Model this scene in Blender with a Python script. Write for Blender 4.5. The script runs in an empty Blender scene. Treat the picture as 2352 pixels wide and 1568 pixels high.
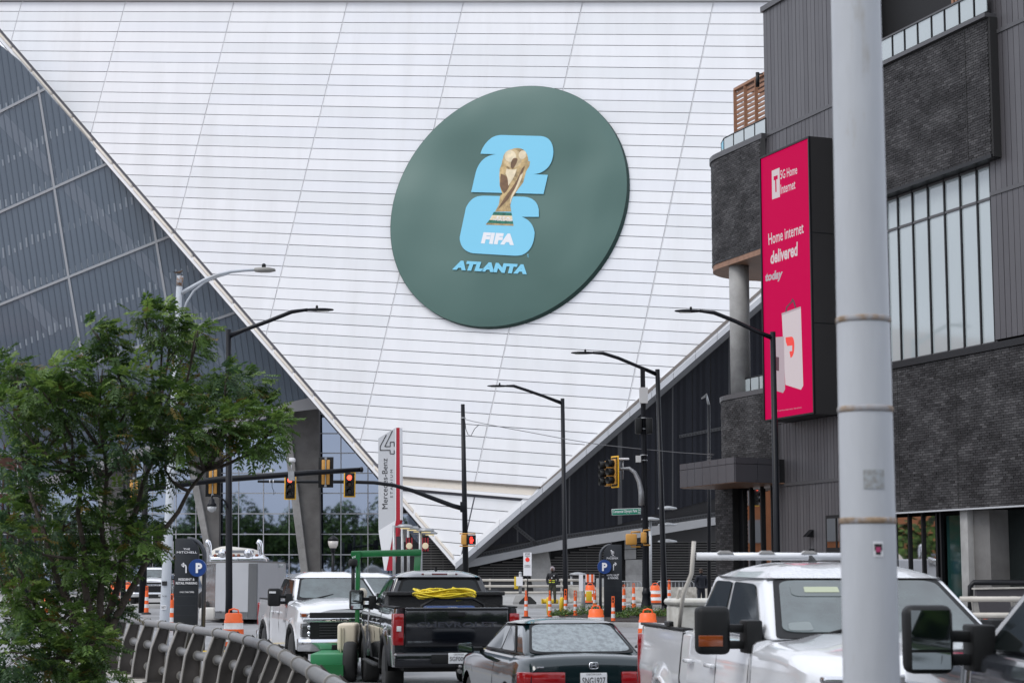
import bpy, bmesh, math, random
from mathutils import Vector, Matrix, noise
R=math.radians; pi=math.pi
random.seed(7)
S=bpy.context.scene
# ------------------------------------------------------------------ camera, world, sun, exposure
FP=4300.; CX,CY=1176.,784.; CAMH=1.88; TH=math.atan((1322-784)/FP)
cam=bpy.data.cameras.new('camera'); co=bpy.data.objects.new('camera',cam); S.collection.objects.link(co)
cam.sensor_width=36; cam.lens=36*FP/2352; cam.clip_end=2000; cam.clip_start=.1
co.location=(0,0,CAMH); co.rotation_euler=(pi/2+TH,0,0)
cam.dof.use_dof=True; cam.dof.focus_distance=95; cam.dof.aperture_fstop=6.3
S.camera=co
w=bpy.data.worlds.new('World'); S.world=w; w.use_nodes=True
nt=w.node_tree; bg=nt.nodes['Background']
sky=nt.nodes.new('ShaderNodeTexSky'); sky.sky_type='NISHITA'; sky.sun_disc=False
SUN_EL,SUN_AZ=R(52),R(235)
sky.sun_elevation=SUN_EL; sky.sun_rotation=SUN_AZ; sky.dust_density=3.
hs=nt.nodes.new('ShaderNodeHueSaturation'); hs.inputs['Saturation'].default_value=.30
nt.links.new(sky.outputs[0],hs.inputs['Color'])
# overcast deck: even cloud grey mixed over the clear sky, with soft broad cloud variation
tc=nt.nodes.new('ShaderNodeTexCoord'); nz=nt.nodes.new('ShaderNodeTexNoise'); nz.inputs['Scale'].default_value=2.2; nz.inputs['Detail'].default_value=4
mp=nt.nodes.new('ShaderNodeMapping'); mp.inputs['Scale'].default_value=(1,1,2.5)
nt.links.new(tc.outputs['Generated'],mp.inputs[0]); nt.links.new(mp.outputs[0],nz.inputs['Vector'])
cr=nt.nodes.new('ShaderNodeValToRGB'); cr.color_ramp.elements[0].position=.3; cr.color_ramp.elements[1].position=.75
cr.color_ramp.elements[0].color=(6.3,6.8,8.0,1); cr.color_ramp.elements[1].color=(10.0,10.5,11.6,1)
nt.links.new(nz.outputs['Fac'],cr.inputs[0])
mx=nt.nodes.new('ShaderNodeMixRGB'); mx.inputs[0].default_value=.82
nt.links.new(hs.outputs[0],mx.inputs[1]); nt.links.new(cr.outputs[0],mx.inputs[2]); nt.links.new(mx.outputs[0],bg.inputs[0])
bg.inputs[1].default_value=.142
sl=bpy.data.lights.new('sun','SUN'); so=bpy.data.objects.new('sun',sl); S.collection.objects.link(so)
sl.energy=1.3; sl.angle=R(25); sl.color=(1,.97,.93)
sd=Vector((math.sin(SUN_AZ)*math.cos(SUN_EL),math.cos(SUN_AZ)*math.cos(SUN_EL),math.sin(SUN_EL)))
so.rotation_euler=(-sd).to_track_quat('-Z','Y').to_euler()
S.view_settings.view_transform='Standard'; S.view_settings.look='None'; S.view_settings.exposure=.0; S.view_settings.gamma=1
S.render.engine='CYCLES'
# ------------------------------------------------------------------ picture <-> place arithmetic
cT,sT=math.cos(TH),math.sin(TH); EYE=Vector((0,0,CAMH))
def ray(u,v):
    x=(u-CX)/FP; y=(CY-v)/FP
    return Vector((x,cT-y*sT,sT+y*cT))
def W(u,v,d):
    r=ray(u,v); return EYE+r*(d/r.y)
def px(d): return d/FP            # metres per picture pixel at depth d
class Plane:
    def __init__(s,o,n,e1=None,e2=None):
        s.o=Vector(o); s.n=Vector(n).normalized()
        if s.n.dot(EYE-s.o)<0: s.n=-s.n
        if e1 is None:
            e1=Vector((0,0,1)).cross(s.n).normalized(); e2=s.n.cross(e1)
        s.e1=Vector(e1).normalized(); s.e2=Vector(e2).normalized()
        a=s.e1.dot(s.e2); s.g=a; s.det=1-a*a
    def hit(s,u,v,off=0):
        r=ray(u,v); return EYE+r*((s.o+s.n*off-EYE).dot(s.n)/r.dot(s.n))
    def c2(s,p):
        q=p-s.o; x=q.dot(s.e1); y=q.dot(s.e2)
        return ((x-s.g*y)/s.det,(y-s.g*x)/s.det)
    def to2(s,u,v): return s.c2(s.hit(u,v))
    def to3(s,a,b,off=0): return s.o+s.e1*a+s.e2*b+s.n*off
def clip(poly,region):
    # Sutherland-Hodgman, convex region
    ar=sum(region[i-1][0]*region[i][1]-region[i][0]*region[i-1][1] for i in range(len(region)))
    if ar<0: region=region[::-1]
    out=poly
    for i in range(len(region)):
        ax,ay=region[i-1]; bx,by=region[i]
        def sd_(p): return (bx-ax)*(p[1]-ay)-(by-ay)*(p[0]-ax)
        new=[]
        for j in range(len(out)):
            p,q=out[j-1],out[j]; sp,sq=sd_(p),sd_(q)
            if (sp>=0)!=(sq>=0):
                t=sp/(sp-sq); new.append((p[0]+(q[0]-p[0])*t,p[1]+(q[1]-p[1])*t))
            if sq>=0: new.append(q)
        out=new
        if len(out)<3: return []
    A=abs(sum(out[i-1][0]*out[i][1]-out[i][0]*out[i-1][1] for i in range(len(out))))/2
    return out if A>.004 else []
# ------------------------------------------------------------------ materials
MT={}
def mat(name,col,rough=.5,metal=0,var=0,vs=3,bump=0,bs=20,coat=0,emit=0,spec=.5,dirt=None,ds=1.5,alpha=1,trans=0,stretch=None,ecol=None,lo=.45,hi=.7):
    if name in MT: return MT[name]
    m=bpy.data.materials.new(name); m.use_nodes=True; t=m.node_tree; b=t.nodes['Principled BSDF']
    c4=(*col,1)
    b.inputs['Base Color'].default_value=c4; b.inputs['Roughness'].default_value=rough; b.inputs['Metallic'].default_value=metal
    b.inputs['Specular IOR Level'].default_value=spec; b.inputs['Coat Weight'].default_value=coat; b.inputs['Coat Roughness'].default_value=.04
    b.inputs['Alpha'].default_value=alpha; b.inputs['Transmission Weight'].default_value=trans
    if emit: b.inputs['Emission Color'].default_value=(*(ecol or col),1); b.inputs['Emission Strength'].default_value=emit
    if var or bump or dirt:
        tcn=t.nodes.new('ShaderNodeTexCoord'); src=tcn.outputs['Object']
        if stretch:
            mpn=t.nodes.new('ShaderNodeMapping'); mpn.inputs['Scale'].default_value=stretch; t.links.new(src,mpn.inputs[0]); src=mpn.outputs[0]
    last=None
    if var:
        n=t.nodes.new('ShaderNodeTexNoise'); n.inputs['Scale'].default_value=vs; n.inputs['Detail'].default_value=6; n.inputs['Roughness'].default_value=.6
        t.links.new(src,n.inputs['Vector'])
        r=t.nodes.new('ShaderNodeValToRGB'); r.color_ramp.elements[0].position=.3; r.color_ramp.elements[1].position=.7
        r.color_ramp.elements[0].color=(*[x*(1-var) for x in col],1); r.color_ramp.elements[1].color=(*[min(1,x*(1+var)) for x in col],1)
        t.links.new(n.outputs['Fac'],r.inputs[0]); last=r.outputs[0]
    if dirt:
        n=t.nodes.new('ShaderNodeTexNoise'); n.inputs['Scale'].default_value=ds; n.inputs['Detail'].default_value=8; n.inputs['Roughness'].default_value=.65
        t.links.new(src,n.inputs['Vector'])
        r=t.nodes.new('ShaderNodeValToRGB'); r.color_ramp.elements[0].position=lo; r.color_ramp.elements[1].position=hi
        r.color_ramp.elements[0].color=(0,0,0,1); r.color_ramp.elements[1].color=(1,1,1,1); t.links.new(n.outputs['Fac'],r.inputs[0])
        x=t.nodes.new('ShaderNodeMixRGB'); t.links.new(r.outputs[0],x.inputs[0]); x.inputs[1].default_value=c4; x.inputs[2].default_value=(*dirt,1)
        if last: t.links.new(last,x.inputs[1])
        last=x.outputs[0]
    if last: t.links.new(last,b.inputs['Base Color'])
    if bump:
        n=t.nodes.new('ShaderNodeTexNoise'); n.inputs['Scale'].default_value=bs; n.inputs['Detail'].default_value=4 if bs>1 else .6; t.links.new(src,n.inputs['Vector'])
        bn=t.nodes.new('ShaderNodeBump'); bn.inputs['Strength'].default_value=bump; bn.inputs['Distance'].default_value=.05 if bs>1 else 2.6; t.links.new(n.outputs['Fac'],bn.inputs['Height']); t.links.new(bn.outputs[0],b.inputs['Normal'])
    MT[name]=m; return m
M=mat
asphalt=M('asphalt',(.085,.085,.09),.55,var=.25,vs=1.2,bump=.3,bs=60,dirt=(.14,.14,.14),ds=.4)
roadc=M('pale_road',(.27,.27,.275),.5,var=.15,vs=.8,bump=.15,bs=50,dirt=(.16,.16,.16),ds=.3)
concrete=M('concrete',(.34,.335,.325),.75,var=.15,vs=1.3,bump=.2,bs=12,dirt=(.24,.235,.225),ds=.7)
conc_dark=M('concrete_shaded',(.15,.145,.14),.8,var=.15,vs=.8,bump=.2,bs=8,dirt=(.1,.095,.09),ds=.5)  # darker copy of concrete, paints the shade on column sides
conc_st=M('stained_concrete',(.42,.40,.36),.85,var=.2,vs=2,bump=.3,bs=12,dirt=(.12,.105,.085),ds=1.6,lo=.5,hi=.72)
white_p=[M('white_panel_'+n,c,.34,var=.03,vs=.6,spec=.5,dirt=(.70,.70,.70),ds=.35,lo=.5,hi=.9,stretch=(1,1,.12)) for n,c in (('cool',(.79,.80,.825)),('plain',(.815,.82,.835)),('warm',(.77,.78,.795)))]
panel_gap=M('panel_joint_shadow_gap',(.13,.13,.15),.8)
white_trim=M('white_trim',(.80,.80,.81),.35,var=.02,vs=.3)
beige_pipe=M('cream_edge_pipe',(.70,.64,.56),.45,var=.06,vs=.8,dirt=(.50,.42,.33),ds=.8,lo=.55,hi=.8)
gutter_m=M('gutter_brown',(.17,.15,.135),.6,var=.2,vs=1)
silver=M('silver_trim',(.42,.43,.45),.4,metal=.4,var=.06,vs=.5)
film=M('translucent_film',(.118,.15,.188),.14,var=.10,vs=.06,spec=.5)
film_rib=M('film_rib',(.100,.128,.162),.3)
film_bar=M('film_bar',(.36,.38,.40),.5)
film_ghost=M('beam_seen_through_film',(.155,.185,.225),.3)
film_dash=M('film_dash',(.25,.29,.33),.4)
dark_clad=[M('dark_panel_'+n,c,.45,var=.08,vs=.3,spec=.25) for n,c in (('a',(.011,.0125,.018)),('b',(.014,.0155,.022)))]
dark_line=M('dark_joint',(.006,.006,.008),.6)
truss=M('riveted_edge',(.06,.062,.068),.5,metal=.3)
rivet=M('rivet',(.015,.015,.016),.5)
grey_band=M('grey_fascia',(.33,.335,.345),.55,var=.05,vs=.5)
louvre=M('louvre_grey',(.10,.096,.093),.5,var=.08,vs=1)
louvre_dk=M('louvre_void',(.012,.012,.013),.8)
louvre_fr=M('louvre_surround',(.055,.054,.056),.6,var=.06,vs=.5)
mull=M('aluminium_mullion',(.50,.51,.53),.4,metal=.2)
glassd=M('tower_glass',(.27,.31,.38),.02,metal=1)
glassl=M('pale_backed_glass',(.40,.45,.46),.07,var=.05,vs=.12,spec=.8,coat=.6)
glassg=M('green_glass',(.01,.035,.032),.05,spec=.7)
glass_store=M('storefront_glass',(.55,.55,.55),.02,metal=1)
store_in=M('void_black',(.008,.008,.009),.7)
bricks=[M('brick_'+n,c,.6,var=.18,vs=9,bump=.3,bs=30,spec=.3) for n,c in (('charcoal',(.033,.031,.032)),('slate',(.046,.044,.045)),('black',(.018,.0165,.017)),('pale',(.072,.069,.070)))]
mortar=M('mortar_dark',(.020,.0195,.0195),.9)
clad=[M('metal_cladding_'+n,c,.42,var=.06,vs=.5,metal=.15) for n,c in (('a',(.092,.088,.094)),('b',(.102,.098,.104)),('c',(.084,.080,.086)))]
clad_cap=M('cladding_cap',(.085,.083,.087),.4,metal=.2)
canopy_m=M('canopy_panel',(.085,.082,.09),.4,metal=.2,var=.04,vs=.6)
wood=M('cedar_slat',(.30,.15,.085),.55,var=.25,vs=3,stretch=(1,1,8))
wood_soffit=M('wood_soffit',(.26,.135,.08),.5,var=.2,vs=4)
blackm=M('black_metal',(.008,.0085,.010),.4,spec=.3)
bl_pole=M('black_pole_paint',(.005,.006,.009),.4,var=.2,vs=3,spec=.25)
pale_pole=M('pale_grey_paint',(.46,.49,.53),.5,var=.05,vs=.8,dirt=(.36,.33,.29),ds=1.4,lo=.6,hi=.85)
galv=M('galvanised',(.36,.37,.38),.42,metal=.55,var=.15,vs=5,bump=.05)
rail_m=M('rail_aluminium',(.25,.25,.25),.5,metal=.5,var=.18,vs=3,dirt=(.18,.17,.16),ds=3,lo=.5,hi=.8)
post_m=M('post_web_grey',(.075,.066,.060),.6,metal=.2,var=.2,vs=4)
post_e=M('post_flange',(.30,.285,.26),.55,metal=.3,var=.12,vs=6)
green=M('banner_green_fabric',(.085,.158,.138),.5,bump=.8,bs=.11,spec=.4)
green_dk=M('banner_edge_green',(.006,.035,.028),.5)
cyan=M('print_sky_blue',(.21,.59,.79),.55)
whitep=M('print_white',(.82,.82,.84),.5)
gold=M('print_gold',(.52,.37,.17),.5,var=.45,vs=1.6,dirt=(.12,.07,.025),ds=1.1,lo=.52,hi=.68)
gold_l=M('print_gold_light',(.78,.66,.45),.5,var=.2,vs=2)
gold_d=M('print_gold_dark',(.17,.09,.04),.5,var=.3,vs=2)
malach=M('print_malachite',(.01,.15,.10),.5,var=.5,vs=3)
magenta=M('screen_magenta',(.05,.0,.008),.6,emit=.50,ecol=(1.0,0,.125),spec=.05)
scr_w=M('screen_white',(.12,.11,.11),.45,emit=.5,ecol=(.95,.82,.87),spec=.15)
scr_g=M('screen_grey',(.12,.1,.11),.45,emit=.42,ecol=(.75,.6,.66),spec=.15)
scr_d=M('screen_shadow',(.08,.04,.05),.4,spec=.15,emit=.08,ecol=(.35,.15,.2))
scr_r=M('screen_red',(.6,.03,.02),.4,emit=.35,ecol=(.9,.05,.03))
sign_box=M('sign_box_dark',(.028,.0265,.0265),.5,var=.06,vs=.6)
sign_blk=M('sign_black',(.010,.013,.018),.45,var=.1,vs=1)
blue=M('parking_blue',(.006,.045,.21),.4)
signgreen=M('street_sign_green',(.0,.20,.115),.4)
tsy=M('signal_yellow',(.75,.40,.01),.4)
tst=M('signal_tan_yellow',(.60,.30,.06),.45,var=.08,vs=3)
lens_off=M('lens_dark',(.02,.018,.016),.2)
lens_amb=M('lens_amber_off',(.07,.035,.012),.2)
lens_red=M('lens_red_lit',(.9,.1,.05),.3,emit=3.0,ecol=(1,.09,.05))
hand_red=M('hand_red_lit',(.9,.05,.03),.3,emit=2.5,ecol=(1,.03,.02))
orange=M('safety_orange',(.86,.13,.02),.45,var=.08,vs=5)
refl_w=M('reflective_white',(.68,.68,.68),.4,dirt=(.35,.33,.3),ds=8,lo=.6,hi=.8)
rubber=M('black_rubber',(.018,.018,.018),.75,var=.2,vs=6)
yellow=M('bollard_yellow',(.68,.46,.02),.45,var=.06,vs=4)
red_s=M('pylon_red',(.36,.0,.015),.4)
pyl_g=M('pylon_grey',(.50,.51,.53),.4,var=.03,vs=.5)
pyl_w=M('pylon_white',(.72,.725,.74),.4)
ink=M('ink_black',(.02,.02,.022),.5)
bark=M('tree_bark',(.075,.06,.048),.85,var=.35,vs=12,bump=.6,bs=30)
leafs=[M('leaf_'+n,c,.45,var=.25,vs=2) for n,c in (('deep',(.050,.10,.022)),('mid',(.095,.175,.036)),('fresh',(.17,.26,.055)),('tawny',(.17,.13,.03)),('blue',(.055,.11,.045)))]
for l in leafs:
    b=l.node_tree.nodes['Principled BSDF']; b.inputs['Specular IOR Level'].default_value=.45
    t_=l.node_tree; tr_=t_.nodes.new('ShaderNodeBsdfTranslucent'); ms=t_.nodes.new('ShaderNodeMixShader'); ms.inputs[0].default_value=.35; om=t_.nodes['Material Output']
    tr_.inputs[0].default_value=b.inputs['Base Color'].default_value; 
    if b.inputs['Base Color'].links: t_.links.new(b.inputs['Base Color'].links[0].from_socket,tr_.inputs[0])
    t_.links.new(b.outputs[0],ms.inputs[1]); t_.links.new(tr_.outputs[0],ms.inputs[2]); t_.links.new(ms.outputs[0],om.inputs[0])
mulch=M('mulch',(.035,.026,.022),.9,var=.4,vs=12,bump=.8,bs=30)
p_white=M('white_car_paint',(.74,.75,.77),.22,coat=1,var=.02,vs=1)
p_black=M('black_car_paint',(.004,.005,.008),.12,coat=1,spec=.6)
p_green=M('dark_green_car_paint',(.003,.013,.015),.14,coat=.8,spec=.4)
p_grey=M('grey_car_paint',(.045,.05,.06),.2,coat=1,metal=.2)
wet_white=M('wet_white_paint',(.74,.75,.77),.2,coat=1,var=.05,vs=30,bump=.5,bs=40)
car_glass=M('car_glass_dark',(.006,.009,.009),.04,spec=.45)
car_glass_pale=M('windscreen_glass',(.055,.075,.075),.05,spec=.7,coat=.6,var=.5,vs=2.5)
frost_glass=M('rain_speckled_glass',(.24,.28,.29),.15,spec=.5,dirt=(.14,.165,.175),ds=13,lo=.42,hi=.6,coat=.5,bump=.3,bs=60)
blk_pl=M('black_plastic',(.009,.0095,.010),.55,var=.15,vs=8,spec=.3)
chrome=M('chrome',(.72,.73,.75),.08,metal=1)
chrome_m=M('polished_steel',(.5,.5,.5),.16,metal=1,bump=.3,bs=3,stretch=(4,4,.6))
tail_r=M('tail_lamp_red',(.30,.005,.008),.12,coat=1)
amberl=M('amber_lamp',(.24,.05,.008),.15,coat=1)
lamp_clear=M('lamp_clear',(.35,.36,.38),.08,coat=1,metal=.5)
plate_w=M('plate_white',(.70,.71,.72),.4)
trail_g=M('trailer_grey',(.40,.41,.43),.35,var=.04,vs=1)
tread=M('tread_plate',(.16,.165,.17),.35,metal=.6,bump=.8,bs=60)
cream=M('cream_plastic',(.66,.58,.45),.45,var=.05,vs=3)
mgreen=M('machine_green',(.006,.13,.032),.35,coat=.5,var=.08,vs=3)
mgreen2=M('green_deck',(.03,.22,.085),.4,var=.06,vs=3)
fabric_bk=M('jacket_black',(.012,.013,.016),.8,bump=.3,bs=25)
fabric_navy=M('jacket_navy',(.010,.013,.022),.8,bump=.3,bs=25)
hoodg=M('hood_grey',(.30,.26,.28),.9)
olive=M('trousers_olive',(.055,.055,.038),.85,bump=.3,bs=25)
skin_m=M('skin',(.12,.065,.045),.55)
hiviz=M('hi_viz_yellow',(.65,.72,.05),.5)
cordy=M('cord_yellow',(.78,.60,.02),.45)
bluem=M('machine_blue',(.02,.06,.2),.4)
hedge=M('tree_belt_leaves',(.16,.27,.06),.8,var=.6,vs=.5,dirt=(.015,.03,.012),ds=1.2,lo=.4,hi=.6)
orange_br=M('orange_brick',(.42,.16,.07),.8,var=.1,vs=1)
mirror_gl=M('mirror_glass',(.45,.5,.5),.03,metal=1)
# ------------------------------------------------------------------ mesh building
class MB:
    def __init__(s): s.v=[];s.f=[];s.m=[];s.s=[]
    def add(s,vs,fs,m=0,sm=False):
        k=len(s.v); s.v+= [Vector(p) for p in vs]
        for f in fs: s.f.append([i+k for i in f]); s.m.append(m); s.s.append(sm)
        return s
    def box(s,x0,x1,y0,y1,z0,z1,m=0):
        return s.hexa([(x0,y0,z0),(x1,y0,z0),(x1,y1,z0),(x0,y1,z0)],[(x0,y0,z1),(x1,y0,z1),(x1,y1,z1),(x0,y1,z1)],m)
    def hexa(s,a,b,m=0): return s.loft([a,b],m,False)
    def loft(s,rings,m=0,sm=False,cap=True,closed=True):
        n=len(rings[0]); vs=[p for r in rings for p in r]; fs=[]
        for i in range(len(rings)-1):
            for j in range(n if closed else n-1):
                k=(j+1)%n; fs.append((i*n+j,i*n+k,(i+1)*n+k,(i+1)*n+j))
        k0=len(s.v); s.add(vs,fs,m,sm)
        if cap and closed:
            s.f.append([k0+i for i in range(n)][::-1]); s.m.append(m); s.s.append(False)
            s.f.append([k0+(len(rings)-1)*n+i for i in range(n)]); s.m.append(m); s.s.append(False)
        return s
    def prism(s,pts,ext,m=0):
        ext=Vector(ext); a=[Vector(p) for p in pts]; return s.loft([a,[p+ext for p in a]],m,False)
    def tube(s,path,r,n=8,m=0,sm=True,flat=1):
        path=[Vector(p) for p in path]; rs=r if isinstance(r,(list,tuple)) else [r]*len(path); rings=[]; up=None
        for i,p in enumerate(path):
            t=(path[min(i+1,len(path)-1)]-path[max(i-1,0)]).normalized()
            if up is None: up=t.orthogonal().normalized() if abs(t.z)>.95 else Vector((0,0,1))
            a=t.cross(up).normalized(); 
            if a.length<.1: a=t.orthogonal().normalized()
            b=a.cross(t).normalized()
            if abs(t.z)>.95: up=b
            rings.append([p+(a*math.cos(2*pi*j/n)+b*math.sin(2*pi*j/n)*flat)*rs[i] for j in range(n)])
        return s.loft(rings,m,sm)
    def lathe(s,prof,c=(0,0,0),n=16,m=0,sm=True,ax='z'):
        c=Vector(c); rings=[]
        for r,h in prof:
            ring=[]
            for j in range(n):
                a=2*pi*j/n; p=(r*math.cos(a),r*math.sin(a),h)
                if ax=='y': p=(p[0],p[2],p[1])
                if ax=='x': p=(p[2],p[0],p[1])
                ring.append(c+Vector(p))
            rings.append(ring)
        return s.loft(rings,m,sm)
    def ball(s,c,r,m=0,n=10,sc=(1,1,1)):
        c=Vector(c); rings=[]
        for i in range(1,n):
            a=pi*i/n; rings.append([c+Vector((r*sc[0]*math.sin(a)*math.cos(2*pi*j/n),r*sc[1]*math.sin(a)*math.sin(2*pi*j/n),-r*sc[2]*math.cos(a))) for j in range(n)])
        return s.loft(rings,m,True)
    def tf(s,M4): s.v=[M4@p for p in s.v]; return s
    def out(s,name,mats,parent=None,bevel=0,seg=2,world=False,ang=30,stuff=False):
        if not isinstance(mats,(list,tuple)): mats=[mats]
        vs=s.v
        if world and parent is not None: vs=[p-parent.location for p in vs]
        me=bpy.data.meshes.new(name); me.from_pydata([tuple(p) for p in vs],[],s.f)
        for m in mats: me.materials.append(m)
        me.polygons.foreach_set('material_index',s.m); me.polygons.foreach_set('use_smooth',s.s)
        bm=bmesh.new(); bm.from_mesh(me)
        if bevel:
            bmesh.ops.recalc_face_normals(bm,faces=bm.faces)
            es=[e for e in bm.edges if len(e.link_faces)==2 and e.calc_face_angle(0)>R(ang)]
            try: bmesh.ops.bevel(bm,geom=es,offset=bevel,segments=seg,affect='EDGES',profile=.5,clamp_overlap=True)
            except Exception: pass
        bmesh.ops.recalc_face_normals(bm,faces=bm.faces); bm.to_mesh(me); bm.free()
        if bevel:
            for p in me.polygons: p.use_smooth=True
            me.set_sharp_from_angle(angle=R(40))
        o=bpy.data.objects.new(name,me); S.collection.objects.link(o)
        if parent is not None: o.parent=parent
        if stuff: o['kind']='stuff'
        return o
def thing(name,label,cat,loc=(0,0,0),rz=0,group=None):
    o=bpy.data.objects.new(name,None); S.collection.objects.link(o); o.location=loc; o.rotation_euler=(0,0,rz); o.empty_display_size=.2
    o['label']=label; o['category']=cat
    if group: o['group']=group
    return o
def tag(o,label,cat,group=None):
    o['label']=label; o['category']=cat
    if group: o['group']=group
    return o
def struct(o,kind='structure'): o['kind']=kind; return o
def copy_tree(o,parent=None):
    c=o.copy(); S.collection.objects.link(c)
    if parent is not None: c.parent=parent
    for ch in KIDS(o): copy_tree(ch,c)
    return c
def KIDS(o): return [x for x in S.collection.objects if x.parent==o]
def relabel(o,label,loc,rz=None):
    o['label']=label; o.location=loc
    if rz is not None: o.rotation_euler=(0,0,rz)
    return o
def slab(pl,poly2,t0,t1,mb=None,m=0):
    mb=mb or MB(); return mb.loft([[pl.to3(a,b,t0) for a,b in poly2],[pl.to3(a,b,t1) for a,b in poly2]],m)
def slabpx(pl,pts,t0,t1,mb=None,m=0): return slab(pl,[pl.to2(u,v) for u,v in pts],t0,t1,mb,m)
def strip2(p,q,w):
    dx,dy=q[0]-p[0],q[1]-p[1]; L=math.hypot(dx,dy); nx,ny=-dy/L*w/2,dx/L*w/2
    return [(p[0]+nx,p[1]+ny),(q[0]+nx,q[1]+ny),(q[0]-nx,q[1]-ny),(p[0]-nx,p[1]-ny)]
# text -> flat polygons normalised to 0..1 box
def text2(s,bold=0,shear=0,space=1):
    cu=bpy.data.curves.new('t','FONT'); cu.body=s; cu.size=1; cu.offset=bold; cu.shear=shear; cu.space_character=space; cu.fill_mode='BOTH'; cu.resolution_u=3
    cu.extrude=0
    o=bpy.data.objects.new('t',cu); S.collection.objects.link(o)
    me=bpy.data.meshes.new_from_object(o); vs=[(v.co.x,v.co.y) for v in me.vertices]; fs=[list(p.vertices) for p in me.polygons]
    bpy.data.objects.remove(o); bpy.data.curves.remove(cu); bpy.data.meshes.remove(me)
    x0=min(v[0] for v in vs); x1=max(v[0] for v in vs); y0=min(v[1] for v in vs); y1=max(v[1] for v in vs)
    return [((x-x0)/(x1-x0),(y-y0)/(y1-y0)) for x,y in vs],fs,(x1-x0)/(y1-y0)
def text_part(s,mapf,m,parent,name='lettering',bold=.01,shear=0,space=1,world=True):
    vs,fs,_=text2(s,bold,shear,space); mb=MB(); mb.add([mapf(a,b) for a,b in vs],fs)
    return mb.out(name,m,parent,world=world)
def quadmap(pl,bl,br,tr,tl,off):
    def f(a,b):
        u=(bl[0]*(1-a)+br[0]*a)*(1-b)+(tl[0]*(1-a)+tr[0]*a)*b; v=(bl[1]*(1-a)+br[1]*a)*(1-b)+(tl[1]*(1-a)+tr[1]*a)*b
        return pl.hit(u,v,off)
    return f
def planes_ysm(pts): pass
# ================================================================== GROUND
def gz(y): return 0 if y<50 else min(.36,(y-50)*.009)
mb=MB(); ys=[-400,-50,0,20,35,50,60,70,80,90,130,200,900]; 
rows=[[(x,y,gz(y)) for x in (-600,-60,-20,0,20,60,600)] for y in ys]
mb.loft(rows,0,False,cap=False,closed=False); struct(mb.out('ground',asphalt))
mb=MB()
rr=[]
for y in (31,35,50,60,70,80,89.6): rr.append([(-34,y,gz(y)+.004),(0,y,gz(y)+.004),(30,y,gz(y)+.004)])
mb.loft(rr,0,False,cap=False,closed=False); struct(mb.out('road',roadc))
# painted lines on the road
def paint(x0,x1,y0,y1,m,name='road_marking'):
    mb=MB(); mb.add([(x0,y0,gz(y0)+.008),(x1,y0,gz(y0)+.008),(x1,y1,gz(y1)+.008),(x0,y1,gz(y1)+.008)],[(0,1,2,3)]); return struct(mb.out(name,m))
ylw=M('road_yellow',(.62,.42,.03),.6,dirt=(.3,.22,.1),ds=3); wht=M('road_white',(.62,.62,.62),.6,dirt=(.35,.35,.35),ds=2)
paint(-11,-2.6,47.2,48.1,ylw); paint(.5,3.6,80.8,81.0,wht); paint(-1,2.8,78,78.3,wht); paint(-30,-12,72,72.3,wht)
mb=MB(); mb.box(-45,40,90,146,.3,.50); mb.box(-45,40,89.7,90,.2,.53)
struct(mb.out('pavement',concrete,bevel=.02))
# paved slab the railing stands on
# ================================================================== STADIUM
e1=Vector((.95253392,-.29039897,-.09136501)); e2=Vector((.21650786,.02864985,.97586041))
O=W(1050,1300,150)
FA=Plane(O,e1.cross(e2),e1,e2)
st=thing('stadium','huge white panelled stadium with folded triangular facets and dark glazed wings','stadium',(O.x,O.y,.5))
L_=lambda u:150+1.153*(u-50)     # lower edge of the left border
Rg=lambda u:1225-.872*(u-1131)
reg=[FA.to2(*p) for p in ((-60,L_(-60)-30),(1050-8,L_(1042)-26),(1050,1290),(1120,Rg(1120)-22),(1800,Rg(1800)-22),(1900,6),(-60,6))]
# inner boundary for the upper panels
up=[FA.to2(*p) for p in ((-53,4),(905,L_(905)-27),(1240,1121),(1860,Rg(1860)-21),(1900,4))]
lo=[FA.to2(*p) for p in ((884,1118),(1047,1288),(1222,1146))]
B0=6.70; DB=.9555; cols=[-64.3,-53.5,-42.8,-32.05,-21.2,-10.55,-.05,11.02,21.9,33]
cnt=0
for k in range(43):
    b0=B0+k*DB
    for i in range(len(cols)-1):
        a0,a1=cols[i]+.055,cols[i+1]-.055
        cell=[(a0,b0+.035),(a1,b0+.035),(a1,b0+DB-.022),(a0,b0+DB-.022)]
        c=clip(cell,up)
        if c and len(c)>2:
            slab(FA,c,.0,.12+random.uniform(-.008,.008)).out('panel',random.choices(white_p,(2,5,2))[0],st,world=True); cnt+=1
sa=FA.to2(1092,1136)[0]
for k in range(6):
    b0=5.65-(k+1)*.955
    for a0,a1 in ((sa-11,sa-.06),(sa+.06,sa+11)):
        c=clip([(a0,b0+.035),(a1,b0+.035),(a1,b0+.933),(a0,b0+.933)],lo)
        if c: slab(FA,c,0,.12).out('panel',random.choices(white_p,(2,5,2))[0],st,world=True)
print('panels',cnt)
big=[FA.to2(*p) for p in ((-98,-30),(1050,1298),(1860,Rg(1860)-8),(1960,-30))]
slab(FA,big,-.9,-.02).out('backing_sheet',panel_gap,st,world=True)
for i in range(7):   # raised joint covers along seams
    a=cols[i+1]; top,bot=48,B0
    c=clip([(a-.026,bot),(a+.026,bot),(a+.026,top),(a-.026,top)],up)
    if c: slab(FA,c,-.01,.09).out('seam_cover',white_trim,st,world=True)
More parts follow.
